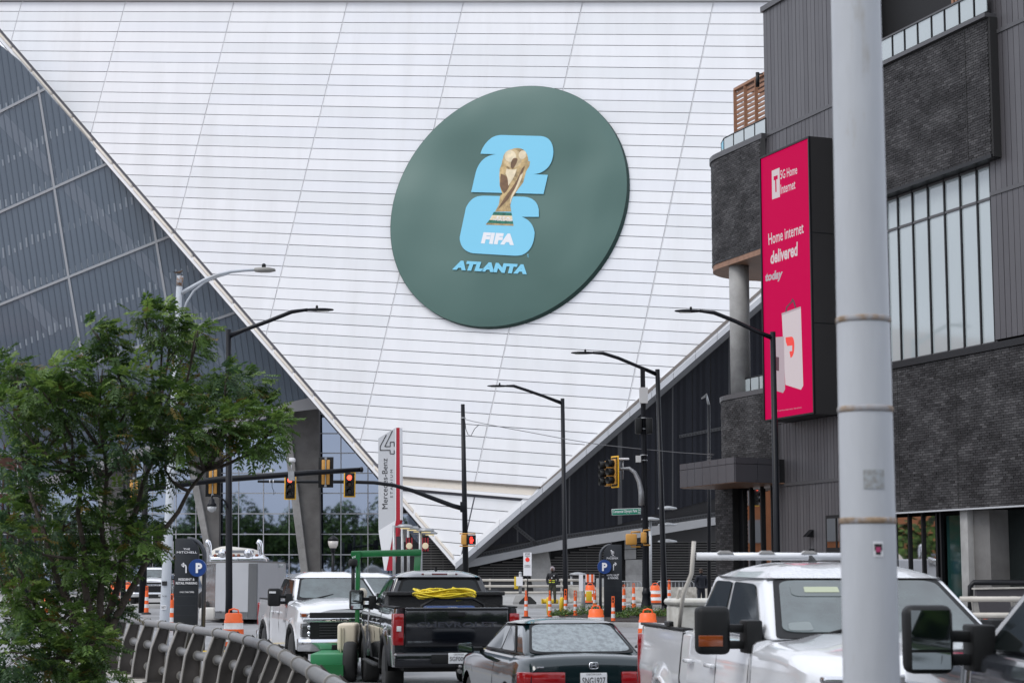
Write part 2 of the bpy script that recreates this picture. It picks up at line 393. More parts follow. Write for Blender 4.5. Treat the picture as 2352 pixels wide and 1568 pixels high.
# gutter between the upper and lower fields
slabpx(FA,[(880,1094),(1238,1120),(1224,1138),(870,1110)],.0,.30).out('gutter_lip',beige_pipe,st,world=True)
slabpx(FA,[(888,1112),(1226,1139),(1218,1146),(884,1118)],.0,.42).out('gutter_edge',white_trim,st,world=True)
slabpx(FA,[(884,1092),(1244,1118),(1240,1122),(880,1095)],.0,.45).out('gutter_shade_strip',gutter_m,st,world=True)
# top coping
slabpx(FA,[(-85,-26),(1960,-30),(1960,5),(1070,6),(-55,4)],.0,.5).out('roof_coping',white_trim,st,world=True)
# left border: pipe line then broad white lip, built in lengths
N=24
for i in range(N):
    u0=-60+(1108)*i/N; u1=-60+1108*(i+1)/N-3
    slabpx(FA,[(u0,L_(u0)-19),(u1,L_(u1)-19),(u1,L_(u1)-10),(u0,L_(u0)-10)],.0,.4).out('edge_pipe',beige_pipe,st,world=True,bevel=.1)
slabpx(FA,[(-60,L_(-60)-11),(1052,1287),(1050,1303),(-60,L_(-60))],-.9,.30).out('edge_trim',white_trim,st,world=True)
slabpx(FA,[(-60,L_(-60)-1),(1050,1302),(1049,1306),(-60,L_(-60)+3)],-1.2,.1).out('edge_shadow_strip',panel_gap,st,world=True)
# right border: brown gutter, white margin, silver cap
slabpx(FA,[(1240,1122),(1246,1124),(1866,Rg(1866)-15),(1860,Rg(1860)-23)],.0,.35).out('edge_gutter',gutter_m,st,world=True)
for i in range(16):
    u0=1050+50*i; u1=u0+49.3
    slabpx(FA,[(u0,Rg(u0)-16+ (6 if i==0 else 0)),(u1,Rg(u1)-16),(u1,Rg(u1)-1),(u0,Rg(u0)-1)],-.3,.28).out('edge_trim_plate',white_trim,st,world=True)
    slabpx(FA,[(u0,Rg(u0)-2),(u1,Rg(u1)-2),(u1,Rg(u1)+12),(u0,Rg(u0)+12)],-1.0,.45).out('edge_cap',silver,st,world=True)
# corner piece top-left: another white facet
PL0=Plane(W(0,200,172),(-.5,-1,.1))
for i in range(7):
    v0=98+i*22
    slabpx(PL0,[(-40,v0+30-i*2),( 60-i*12,v0-8-i*4+i*6),(58-i*12,v0+12),(-40,v0+49)],-.3,0).out('far_facet_panel',white_p[0],st,world=True)
slabpx(PL0,[(42,128),(50,134),(-12,262),(-20,250)],-.2,.3).out('far_facet_edge',silver,st,world=True)
slabpx(PL0,[(52,136),(56,142),(-2,262),(-8,256)],-.2,.2).out('far_facet_edge',panel_gap,st,world=True)
# left film wall
FL=Plane(W(0,92,168.5),(.30,-.93,-.18))
FL=Plane(W(300,600,163.5),Vector((-.10,-.985,-.10)))
film_px=[(46,141),(1052,1301),(720,918),(640,932),(205,1064),(60,1110),(-80,1150),(-80,240)]
film_px=[(-80,40),(46,141),(330,468),(716,914),(640,932),(205,1068),(60,1112),(-80,1150)]
fr=[FL.to2(*p) for p in film_px]
slab(FL,fr,-.4,0).out('film_wall',film,st,world=True)
def bar(p,q,w,pl,t0,t1,name,m,region=None,parent=st):
    s2=strip2(pl.to2(*p),pl.to2(*q),w)
    if region: s2=clip(s2,region)
    if s2: return slab(pl,s2,t0,t1).out(name,m,parent,world=True)
for i in range(62):
    u=-150+i*14.2
    bar((u,60),(u+170,1220),.07,FL,0,.05,'film_rib',film_rib,fr)
for p,q in (((-60,288),(104,205)),((-60,515),(250,375)),((-60,724),(390,543)),((-60,930),(545,716)),((-60,1125),(0,1102))):
    bar(p,q,.22,FL,0,.12,'film_crossbar',film_bar,fr)
for pts in (((88,200),(125,430)),((125,430),(158,635)),((158,635),(186,800)),((186,800),(215,960)),((350,500),(382,690)),((382,690),(412,860))):
    bar(pts[0],pts[1],.2,FL,0,.11,'film_upright',film_bar,fr)
for p,q,w_ in (((0,270),(120,395),1.1),((155,425),(300,570),1.2),((0,620),(130,760),1.2),((300,570),(470,750),1.1),((190,800),(330,950),1.2),((0,850),(150,1000),1.1),((430,740),(560,880),1.1)):
    bar(p,q,w_,FL,.004,.012,'beam_behind_film',film_ghost,fr)
mb=MB()
for p,q in (((-20,395),(110,325)),((100,325),(175,295)),((-20,605),(140,530)),((145,535),(315,465)),((-20,830),(165,745)),((160,750),(370,660)),((390,640),(470,610)),((0,262),(100,215)),((0,480),(245,372)),((0,690),(385,540)),((0,910),(540,712))):
    n=int(math.hypot(q[0]-p[0],q[1]-p[1])/14)
    for i in range(n):
        u=p[0]+(q[0]-p[0])*i/n; v=p[1]+(q[1]-p[1])*i/n
        h=random.uniform(10,24)
        c=clip(strip2(FL.to2(u,v-h),FL.to2(u+2,v),.16),fr)
        if c: slab(FL,c,.012,.02,mb)
mb.out('film_seam_marks',film_dash,st,world=True,stuff=True)
# eave band below film wall
slabpx(FL,[(58,1112),(205,1066),(640,930),(716,912),(735,938),(650,948),(205,1088),(60,1132)],-1.5,.5).out('eave_band',grey_band,st,world=True)
# curtain wall and columns
CWl=Plane(W(700,1200,167),(.03,-1,0))
slabpx(CWl,[(-60,900),(1000,900),(1060,1290),(1060,1352),(-60,1352)],-.6,-.25).out('glazing_backing',store_in,st,world=True)
xs_l=[-18,40,100,120,178,236,294,350,404,450,500,548,605,664,722,734,783,845,905,960]
vs_=[905,950,995,1040,1086,1132,1179,1226,1273,1318,1352]
def xat(u,v): return u-(v-1150)*.004
def edge_u(v): return 50+(v-150)/1.153 +6
cw=slabpx(CWl,[(-60,1351),(1060,1351),(1060,1353),(-60,1353)],-.2,.1).out('curtain_wall',mull,st,world=True)
cw_off=cw
for j in range(len(vs_)-1):
    for i in range(len(xs_l)-1):
        u0,u1=xs_l[i],xs_l[i+1]
        if u1>1060: continue
        if u0>845 and vs_[j]<1170: continue
        tilt=random.uniform(-.03,.03)
        o=slabpx(CWl,[(u0+1.3,vs_[j]+1.3),(u1-1.3,vs_[j]+1.3),(u1-1.3,vs_[j+1]-1.3),(u0+1.3,vs_[j+1]-1.3)],-.12+tilt,-.08).out('pane',glassd,st,world=True)
for v in vs_: slabpx(CWl,[(-60,v-1.2),(1000,v-1.2),(1000,v+1.2),(-60,v+1.2)],-.1,.0).out('mullion',mull,st,world=True)
for u in xs_l: slabpx(CWl,[(u-1,902),(u+1,902),(u+1,1351),(u-1,1351)],-.1,.03).out('mullion',mull,st,world=True)
# columns: lit narrow face and shaded broad face, shade put into the concrete colour
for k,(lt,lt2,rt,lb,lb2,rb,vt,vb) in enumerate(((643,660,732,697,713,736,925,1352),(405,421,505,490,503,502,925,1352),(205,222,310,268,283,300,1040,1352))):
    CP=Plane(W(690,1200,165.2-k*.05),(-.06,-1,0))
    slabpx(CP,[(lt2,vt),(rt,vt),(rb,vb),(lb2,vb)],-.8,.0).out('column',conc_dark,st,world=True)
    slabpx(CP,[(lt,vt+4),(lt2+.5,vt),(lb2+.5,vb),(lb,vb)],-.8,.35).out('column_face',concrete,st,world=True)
# right dark wing wall
E0=O; E1=FA.hit(1860,Rg(1860),-1.2); E2=W(1640,1200,149)
E0b=FA.hit(1050,1300,-1.3)
RW=Plane(E0b,(E1-E0b).cross(E2-E0b))
rwp=[(1062,1296),(1090,Rg(1090)+6),(1500,Rg(1500)+6),(1800,Rg(1800)+6),(1800,1150),(1644,1186),(1297,1237),(1100,1281)]
rr2=[RW.to2(*p) for p in ((1062,1300),(1800,Rg(1800)+2),(1800,1166),(1644,1186),(1297,1237))]
slab(RW,rr2,-.5,-.03).out('wing_backing',dark_line,st,world=True)
ul=[1062,1150,1189,1229,1268,1308,1348,1389,1424,1466,1505,1545,1590,1632,1675,1720,1800]
for i in range(len(ul)-1):
    c=clip([RW.to2(ul[i]+1.2,500),RW.to2(ul[i+1]-.8,500),RW.to2(ul[i+1]-.8,1310),RW.to2(ul[i]+1.2,1310)],rr2)
    if c: slab(RW,c,-.03,.04).out('dark_panel',random.choice(dark_clad),st,world=True)
for u in (1189,1308,1424,1545,1675):
    bar((u,500),(u,1310),.35 if u in(1424,) else .12,RW,.04,.1,'wing_upright',truss,rr2)
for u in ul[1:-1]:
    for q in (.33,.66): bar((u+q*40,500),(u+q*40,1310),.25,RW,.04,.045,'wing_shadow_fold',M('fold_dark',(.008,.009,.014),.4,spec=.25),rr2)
# riveted chords
def chord(p,q,w,nr):
    bar(p,q,w,RW,.03,.16,'riveted_chord',truss)
    mb=MB()
    for i in range(nr):
        t=(i+.5)/nr; a,b=RW.to2(p[0]+(q[0]-p[0])*t,p[1]+(q[1]-p[1])*t); r=w*.2
        slab(RW,[(a-r,b-r),(a+r,b-r),(a+r,b+r),(a-r,b+r)],.16,.2,mb)
    mb.out('rivet_row',rivet,st,world=True,stuff=True)
chord((1075,Rg(1075)+18),(1770,Rg(1770)+18),.33,110)
chord((1100,1274),(1297,1231),.33,32); chord((1297,1231),(1644,1180),.33,54)
chord((1178,1203),(1238,1252),.3,12); chord((1560,1002),(1700,975),.25,20)
bar((1060,1300),(1770,Rg(1770)+13),.07,RW,.1,.25,'edge_bead',whitep)
# grey fascia
slabpx(RW,[(1064,1290),(1102,1278),(1215,1256),(1297,1237),(1644,1186),(1644,1203),(1416,1241),(1215,1271),(1102,1296),(1058,1304)],-.6,.5).out('fascia',grey_band,st,world=True)
# louvred base
LB=Plane(W(1300,1300,152),(0,-1,0))
slabpx(LB,[(900,1240),(1100,1262),(1640,1195),(1800,1195),(1800,1380),(900,1380)],-.5,-.2).out('louvre_void',louvre_dk,st,world=True)
def louv(u0,u1,v0,v1,topL=None,topR=None,n=None):
    n=n or int((v1-v0)/5.7)
    for i in range(n):
        v=v0+(v1-v0)*i/n
        a,b=u0,u1
        if topL is not None:   # sloping soffit above: shorten slats
            for uu in range(int(u0),int(u1),4):
                if topL+(topR-topL)*(uu-u0)/(u1-u0)<v: a=uu; break
            else: continue
        if b-a<4: continue
        slabpx(LB,[(a,v+.8),(b,v+.8),(b,v+3.6),(a,v+3.6)],-.12,.08).out('louvre_slat',louvre,st,world=True)
    for u in [u0+(u1-u0)*t for t in (.33,.66)]:
        slabpx(LB,[(u-.7,v0+ (0 if topL is None else 20)),(u+.7,v0+(0 if topL is None else 20)),(u+.7,v1),(u-.7,v1)],-.15,.02).out('louvre_post',louvre_fr,st,world=True)
louv(1098,1203,1282,1336,1300,1276); louv(1262,1392,1248,1336,1280,1240); louv(1463,1645,1242,1336)
louv(962,1046,1210,1330,1200,1290)
slabpx(LB,[(1440,1232),(1660,1205),(1660,1243),(1460,1243)],-.2,.1).out('louvre_surround',louvre_fr,st,world=True)
slabpx(LB,[(1058,1336),(1700,1336),(1700,1380),(1058,1380)],-.2,.12).out('plinth_wall',louvre_fr,st,world=True)
slabpx(LB,[(1259,1266),(1264,1262),(1264,1340),(1259,1340)],-.2,.15).out('louvre_surround',louvre_fr,st,world=True)
slabpx(LB,[(1215,1270),(1258,1262),(1268,1310),(1268,1390),(1232,1390),(1212,1290)],-.3,.9).out('pillar',concrete,st,world=True,bevel=.03)
for v0,v1,u0,u1 in ((1240,1261,1434,1460),(1262,1284,1434,1460),(1285,1320,1436,1474),(1320,1350,1436,1474)):
    slabpx(LB,[(u0,v0),(u1,v0-1),(u1,v1-1),(u0,v1)],-.3,.6).out('concrete_block',concrete,st,world=True,bevel=.02)
# far pier seen between pylon and white edge
slabpx(CWl,[(912,1210),(935,1210),(960,1352),(945,1352)],.1,.9).out('pier',concrete,st,world=True)
slabpx(CWl,[(935,1215),(950,1236),(1052,1352),(960,1352)],.0,.6).out('pier_flank',louvre_fr,st,world=True)
for i in range(16):
    v=1254+i*5.6; u1=min(1046,50+(v-150)/1.153-8)
    slabpx(CWl,[(958,v),(u1,v),(u1,v+3.2),(958,v+3.2)],.6,.75).out('louvre_slat',louvre,st,world=True)
# ------------------------------------------------------------------ round banner
DC=Plane(FA.to3(0,0,.55),FA.n,e1,e2)
bn=thing('round_banner','big round dark green fabric banner with blue numerals on the white stadium wall','banner',tuple(DC.hit(1170,474)))
A_,C_=271.5,276.; rho=math.asin(.19)
def ell(t,k=1): 
    # outline: rightmost a little above centre, top a little right of centre
    return (1168.5+A_*k*math.cos(t),474-C_*k*math.sin(t+rho))
ds=[ell(2*pi*i/96) for i in range(96)]
# face with gentle dish and wrinkles
mb=MB(); rings=[]
for k in range(0,25):
    f=k/24; rings.append([])
    for i in range(96):
        u,v=ell(2*pi*i/96,max(f,.01)); mk=max(0,min(1,(max(abs(u-1165)-125,abs(v-470)-170))/50)); wv=.045*noise.noise(Vector((u*.012,v*.012,0)))+mk*(-.12*abs(noise.noise(Vector((u*.011+3,v*.004,2))))+.035*math.sin((u*.35-v*.8)*.16)*max(0,min(1,(v-600)/80))*max(0,min(1,(u-1180)/80)))+(.02*math.sin((u*.5+v)*.09)*max(0,min(1,(v-560)/120))*max(0,min(1,(u-1200)/100))) 
        rings[-1].append(DC.hit(u,v,.28*f**8*-1+.22+wv*(1-f**6)))
mb.loft(rings,0,True,cap=False); mb.f.append(list(range(96))); mb.m.append(0); mb.s.append(True)
mb.out('banner_face',green,bn,world=True)
mb=MB(); 
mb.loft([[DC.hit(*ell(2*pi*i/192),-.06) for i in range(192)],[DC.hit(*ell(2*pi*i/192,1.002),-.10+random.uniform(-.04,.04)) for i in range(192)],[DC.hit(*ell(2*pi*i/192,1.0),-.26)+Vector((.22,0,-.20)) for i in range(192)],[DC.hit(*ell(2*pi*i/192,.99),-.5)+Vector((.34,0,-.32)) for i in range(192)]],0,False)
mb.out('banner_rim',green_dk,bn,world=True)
def D(zx,zy): return (857.3+zx*.3905,171.5+zy*.3905)   # measured artwork coordinates
def spl(pts,n=8):
    out=[]
    for i,p in enumerate(pts):
        if len(p)==2: out.append(p)
        else:           # quadratic corner: (cx,cy,x,y) from previous
            x0,y0=out[-1]
            for k in range(1,n+1):
                t=k/n; out.append(((1-t)**2*x0+2*t*(1-t)*p[0]+t*t*p[2],(1-t)**2*y0+2*t*(1-t)*p[1]+t*t*p[3]))
    return out
def art(pts,m,name,off=.285,th=.006,parent=bn,conv=D):
    return slabpx(DC,[conv(*p) for p in pts],off,off+th).out(name,m,parent,world=True)
two=spl([(637,472),(650,418,700,380),(725,363,760,362),(990,368),(1062,374,1065,460),(1062,545,1000,578),(975,592,940,592),(1033,596),(1007,708),(582,697),(608,585),(630,500,700,480),(718,475,738,475)])
six=spl([(551,790),(575,735,620,722),(640,718,660,718),(895,724),(970,732,979,800),(980,842),(880,842),(945,865,955,935),(950,1040,880,1066),(860,1071,830,1070),(595,1056),(525,1045,515,975),(515,960)])
art(two,cyan,'numeral_two'); art(six,cyan,'numeral_six')
def D3(p): return DC.hit(*D(*p),.0)
# trophy print: silhouette, highlights, base
tro=spl([(762,530),(770,462,830,442),(860,434,885,446),(915,462,918,515),(928,518),(924,545),(905,575),(888,640),(850,690),(822,735),(812,775),(818,812),(722,812),(745,770),(752,720),(765,708),(750,660),(748,600),(750,560)])
art(tro,gold,'trophy_print',.295,.004)
def elp(cx,cy,rx,ry,rot=0,n=28): return [(cx+rx*math.cos(2*pi*k/n)*math.cos(rot)-ry*math.sin(2*pi*k/n)*math.sin(rot),cy+rx*math.cos(2*pi*k/n)*math.sin(rot)+ry*math.sin(2*pi*k/n)*math.cos(rot)) for k in range(n)]
art(elp(826,500,56,54),M('print_gold_mid',(.62,.47,.26),.5,var=.3,vs=2),'trophy_print',.302,.002)
art(elp(812,486,34,34,.5),gold_l,'trophy_print',.306,.002); art(elp(884,478,22,26,.4),gold_l,'trophy_print',.306,.002)
art(spl([(818,555),(808,525,830,500),(846,492,856,505),(846,540,826,562)]),gold_d,'trophy_print',.310,.002)
art(spl([(756,590),(800,600,812,640),(800,690,775,705),(756,680,752,650)]),gold_d,'trophy_print',.302,.002)
art(spl([(900,540),(880,600,858,650),(820,700,800,740),(770,770,738,800),(770,740,800,700),(850,640,880,560)]),gold_d,'trophy_print',.306,.002)
art(spl([(890,580),(870,650,840,700),(815,740,812,770),(808,740,820,715),(850,660,870,600)]),gold_l,'trophy_print',.310,.002)
art(spl([(790,560),(830,570,850,560),(840,610,800,660),(800,610,784,590)]),gold_l,'trophy_print',.308,.002)
art([(715,814),(819,818),(822,836),(706,832)],malach,'trophy_base_print',.297,.004)
art([(706,832),(822,836),(826,866),(690,860)],gold_l,'trophy_base_print',.297,.004)
art([(690,860),(826,866),(830,884),(676,878)],malach,'trophy_base_print',.297,.004)
art([(674,878),(831,885),(831,895),(668,888)],gold,'trophy_base_print',.297,.004)
def dtext(s,bl,br,tr,tl,m,off=.30,**k):
    f=quadmap(DC,D(*bl),D(*br),D(*tr),D(*tl),off); return text_part(s,f,m,bn,**k)
dtext('FIFA',(633,992),(827,1003),(829,936),(640,926),whitep,bold=.075,shear=.12,space=1.12)
dtext('ATLANTA',(464,1146),(903,1174),(905,1117),(474,1091),cyan,bold=.085,shear=.15,off=.29,space=1.12)
dtext('FIFA',(726,846),(806,851),(806,838),(728,833),whitep,bold=.02,space=1.2,off=.312)
dtext('WORLD CUP',(704,858),(820,864),(820,852),(706,846),whitep,bold=.02,off=.312)
dtext('TM',(905,1076),(905,1055),(914,1055),(914,1076),cyan,off=.29)
# ================================================================== BRICK AND METAL BUILDING
FD=Vector((-.371,1,0)).normalized(); FN=Vector((-FD.y,FD.x,0))   # facade runs away to the left; outward normal faces the street
P0=W(2056,1177,66); BP=Plane(P0,FN)
# plane coords: a = distance along facade toward camera (to the right in view), b = height
BP.e1=-FD; BP.e2=Vector((0,0,1)); BP.g=0; BP.det=1
BP.o=Vector((P0.x,P0.y,0))
bd=thing('brick_building','dark brick and grey metal building with curved balconies and tall glazing at right','building',(P0.x,P0.y,.4))
def bquad(pts,t0,t1,name,m,bevel=0,parent=bd): return slabpx(BP,pts,t0,t1).out(name,m,parent,world=True,bevel=bevel)
def wallp(u0,u1,vt,vb,name,m,t0,t1,uref=None):
    """vertical wall piece between picture columns, horizontal top and bottom through heights at uref"""
    uref=uref or u1
    a0=BP.to2(u0,1200)[0]; a1=BP.to2(u1,1200)[0]; z1=BP.to2(uref,vt)[1]; z0=BP.to2(uref,vb)[1]
    return slab(BP,[(a0,z0),(a1,z0),(a1,z1),(a0,z1)],t0,t1).out(name,m,bd,world=True),(a0,a1,z0,z1)
def cladding(poly_px,t,pitch=.33):
    """standing seam boards clipped to a polygon on the facade"""
    reg=[BP.to2(*p) for p in poly_px]; a0=min(p[0] for p in reg); a1=max(p[0] for p in reg); z0=min(p[1] for p in reg); z1=max(p[1] for p in reg)
    a=math.floor(a0/pitch)*pitch
    while a<a1:
        c=clip([(a+.012,z0-1),(a+pitch-.012,z0-1),(a+pitch-.012,z1+1),(a+.012,z1+1)],reg)
        if c:
            slab(BP,c,t-.06,t+random.uniform(-.004,.004)).out('cladding_board',random.choice(clad),bd,world=True)
        a+=pitch
    slab(BP,reg,t-.2,t-.065).out('cladding_backing',store_in,bd,world=True)
def hline(z,a0,a1,t,h,name,m): return slab(BP,[(a0,z),(a1,z),(a1,z+h),(a0,z+h)],t,t+.08).out(name,m,bd,world=True)
def aof(u): return BP.to2(u,1200)[0]
def zof(u,v): return BP.to2(u,v)[1]
# heights
zb=zof(2056,1177); zw0=zof(2047,836); zw1=zof(2037,450); zt=zof(2271,53); zm=zof(2037,531)
zj2=zof(2285,447)
def rectpx(a0,a1,z0,z1,t0,t1,name,m,bevel=0): return slab(BP,[(a0,z0),(a1,z0),(a1,z1),(a0,z1)],t0,t1).out(name,m,bd,world=True,bevel=bevel)
def clad_rect(a0,a1,z0,z1,t,pitch=.33):
    a=a0
    while a<a1-.01:
        e=min(a1,a+pitch)
        slab(BP,[(a+.012,z0),(e-.012,z0),(e-.012,z1),(a+.012,z1)],t-.06,t+random.uniform(-.004,.004)).out('cladding_board',random.choice(clad),bd,world=True); a=e
    rectpx(a0,a1,z0,z1,t-.2,t-.066,'cladding_backing',store_in)
am=lambda u,v=650,o=0:BP.to2(u,v)[0]+o
aT0=am(1757,300); aT1=aof(2000); aR0=am(2283,650,.12); aR1=aof(2440); aW0=aof(1990)
ztop=zof(1754,28); zjt=zof(1759,314); zjl=zof(1787,1116); 
# main shell behind everything
rectpx(aT0,aof(2600),.3,ztop+7,-9,-1.2,'building_core',store_in)
# tower cladding, three lifts
clad_rect(aT0,aT1,zjt+.12,ztop,0,.30); clad_rect(aT0,aT1,zof(1775,975),zjt-.03,0,.30)
rectpx(aT0-.02,aT1,zjt-.03,zjt+.12,-.1,.04,'cladding_joint',clad_cap); rectpx(aT0-.05,aT1,ztop,ztop+.22,-.5,.10,'parapet_cap',clad_cap)
aL0=aof(1776)
clad_rect(aL0,aT1,zjl+.10,zof(1775,975)-.02,-.02,.24); clad_rect(aL0,aT1,.4,zjl-.02,-.02,.24)
rectpx(aL0,aT1,zjl-.02,zjl+.10,-.1,.02,'cladding_joint',clad_cap)
# tower return at its left end
rectpx(aT0,aT0+.06,zof(1775,975),ztop,-3,-.07,'corner_return',clad_cap)
# right cladding tower
for z0,z1 in ((zw0+.1,zof(2285,447)-.05),(zof(2285,447)+.08,zof(2275,85)-.05),(zof(2275,85)+.08,zof(2275,85)+4)):
    clad_rect(aR0,aR1,z0,z1,.10,.30)
for z in (zof(2285,447),zof(2275,85)): rectpx(aR0,aR1,z-.05,z+.08,.0,.14,'cladding_joint',clad_cap)
# brick fields
BW,BH=.27,.085
def brick_field(a0,a1,z0,z1,t,n_ind=0,holes=()):
    rectpx(a0,a1,z0,z1,t-.12,t-.02,'mortar_bed',mortar)
    rows=int((z1-z0)/BH); cells=[]
    for r in range(rows):
        z=z0+r*BH; off=(r%2)*BW/2; a=a0-off
        while a<a1:
            x0=max(a0,a+.008); x1=min(a1,a+BW-.008); 
            if x1-x0>.04: cells.append((x0,x1,z+.006,min(z+BH-.008,z1)))
            a+=BW
    full=[c for c in cells if c[1]-c[0]>BW-.03]
    full.sort(key=lambda c:-c[0])     # nearest to the camera first
    ind=set(full[:n_ind])
    protos=[]
    if n_ind:
        for mm in bricks:
            b_=MB(); f,n,u=-FD,FN,Vector((0,0,1))
            b_.loft([[f*x+u*y for x,y in ((0,0),(BW-.016,0),(BW-.016,BH-.014),(0,BH-.014))],[f*x+u*y+n*.03 for x,y in ((0,0),(BW-.016,0),(BW-.016,BH-.014),(0,BH-.014))]])
            o=b_.out('brick',mm,bd); protos.append(o.data); bpy.data.objects.remove(o)
    mb=MB(); k=0
    for c in cells:
        cl=noise.noise(Vector((c[0]*.9,c[2]*1.6,t*7)))+random.gauss(0,.30)
        mi=2 if cl<-.38 else (3 if cl>.52 else (1 if cl>.08 else 0))
        pr=random.uniform(-.004,.008)
        if c in ind and k<300:
            o=bpy.data.objects.new('brick',protos[mi]); S.collection.objects.link(o); o.parent=bd; o.location=BP.to3(c[0],c[2],t-.022+pr)-bd.location; k+=1
        else:
            q=[(c[0],c[2]),(c[1],c[2]),(c[1],c[3]),(c[0],c[3])]
            A=[BP.to3(a,b,t-.02) for a,b in q]; B=[BP.to3(a,b,t+.008+pr) for a,b in q]
            i0=len(mb.v); mb.v+=A+B
            for f in ((4,5,6,7),(0,1,5,4),(1,2,6,5),(2,3,7,6),(3,0,4,7)): mb.f.append([i0+j for j in f]); mb.m.append(mi); mb.s.append(False)
    mb.out('brickwork',bricks,bd,world=True,stuff=True)
aB1=am(2272,210,.62)
brick_field(aW0,aB1,zw1,zt,.42); rectpx(aW0,aB1+.05,zt,zt+.14,.0,.55,'brick_coping',clad_cap); rectpx(aW0,aB1+.03,zw1-.12,zw1,.0,.46,'brick_ledge',blackm)
rectpx(aB1,aB1+.1,zw1-.1,zt,-.2,.40,'brick_return',mortar)
brick_field(aW0,aR1,zb,zw0-.22,.16,300); rectpx(aW0,aR1,zw0-.22,zw0,.0,.24,'brick_coping',blackm); rectpx(aW0,aR1,zb-.05,zb,.0,.2,'brick_soffit_edge',mull)
# expansion joints
for u in (2213,2078): rectpx(aof(u),aof(u)+.03,zb,zw0-.22,.165,.18,'movement_joint',mortar)
for u in (2221,): rectpx(am(u,250,.6),am(u,250,.6)+.03,zw1,zt,.425,.44,'movement_joint',mortar)
# glazing band
mx_u=[1990,2010,2041,2067,2101,2137,2175,2212,2251,2283]
rectpx(aW0,aR0,zw0,zw1-.12,-.4,-.15,'glazing_back',store_in)
for i in range(len(mx_u)-1):
    a0,a1=am(mx_u[i])+.03,min(aR0,am(mx_u[i+1])-.03)
    rectpx(a0,a1,zw0+.06,zm-.05,-.06,-.02,'pane',glassl); rectpx(a0,a1,zm+.05,zw1-.2,-.06,-.02,'pane',glassl)
for u in mx_u: rectpx(am(u)-.035,am(u)+.035,zw0,zw1-.12,-.1,.035,'mullion',blackm)
for z in (zw0,zm-.05,zw1-.21): rectpx(aW0,aR0,z,z+.08,-.1,.025,'transom',clad_cap)
# upper balcony: dark recess with glass balustrade and slat screen
rectpx(aW0,aR0,zt+.14,zt+6,-3.2,-2.9,'balcony_back_wall',store_in)
for i in range(9): rectpx(aW0+i*1.0,aW0+i*1.0+.95,zt+.3,zt+4.6,-2.9,-2.84,'balcony_wall_panel',M('black_panel',(.012,.013,.018),.3))
gu=[1990,2020,2052,2080,2110,2142,2172,2206,2240,2270]
for i in range(len(gu)-1):
    a0,a1=am(gu[i],110,.6),am(gu[i+1],110,.6)
    rectpx(a0+.06,a1-.04,zt+.22,zt+.95,.38,.41,'balustrade_pane',M('balustrade_glass',(.42,.47,.48),.08,spec=.6,coat=.5)); rectpx(a0-.02,a0+.03,zt+.14,zt+.97,.36,.44,'balustrade_post',blackm)
rectpx(aW0,aB1,zt+.96,zt+1.02,.35,.45,'balustrade_rail',clad_cap)
for i in range(9): rectpx(aof(2203)+i*.22,aof(2203)+i*.22+.12,zt+1.0,zt+4,-.5,-.3,'screen_slat',wood)
rectpx(aof(2050),aof(2175),zof(2150,70),zof(2150,62),-2.6,-2.4,'dark_beam',blackm)
# ground floor right
zg=zb-.05
for u0,u1 in ((1960,2030),(2032,2063),(2065,2092),(2097,2124)): rectpx(aof(u0),aof(u1),.4,zg-.1,-.5,-.45,'shop_window',glass_store)
for u in (2031,2064,2095,2128,2137): rectpx(aof(u)-.04,aof(u)+.05,.4,zg,-.5,-.38,'shop_mullion',blackm)
rectpx(aof(2142),aof(2184),.4,zg-.12,-.6,-.55,'green_glass_door',glassg); rectpx(aof(2184),aof(2198),.4,zg,-.6,-.42,'shop_mullion',blackm)
rectpx(aof(2202),aof(2219),.4,zg,-.7,-.05,'concrete_column_front',concrete,.01); rectpx(aof(2219),aof(2256),.4,zg,-1.0,-.28,'concrete_column',conc_dark)  # one column in two tones, its shaded flank put into the colour
rectpx(aof(2256),aof(2420),.4,zg,-1.1,-1.0,'dark_glazing',M('dark_glazing',(.010,.014,.014),.12)); rectpx(aof(2303),aof(2312),.4,zg,-1.0,-.9,'shop_mullion',blackm)
# small window and vents in the lower cladding
a0,a1=aof(1903),aof(1932); z0,z1=zof(1915,1257),zof(1915,1190)
rectpx(a0-.08,a1+.1,z0-.18,z1+.12,-.02,.07,'window_frame',blackm); rectpx(a0,a1,z0,z1,.07,.075,'window_pane',glass_store); rectpx(a1-.25,a1-.19,z0,z1,.075,.1,'window_bar',blackm)
for u,v in ((1863,1224),(1863,1268)):
    mb=MB(); a,z=aof(u),zof(u,v)
    mb.loft([[BP.to3(a-.16,z-.14,.0),BP.to3(a+.16,z-.14,.0),BP.to3(a+.16,z+.14,.0),BP.to3(a-.16,z+.14,.0)],[BP.to3(a-.16,z-.14,.28),BP.to3(a+.16,z-.14,.28),BP.to3(a+.16,z-.12,.28),BP.to3(a-.16,z-.12,.28)]]); mb.out('vent_hood',blackm,bd,world=True)
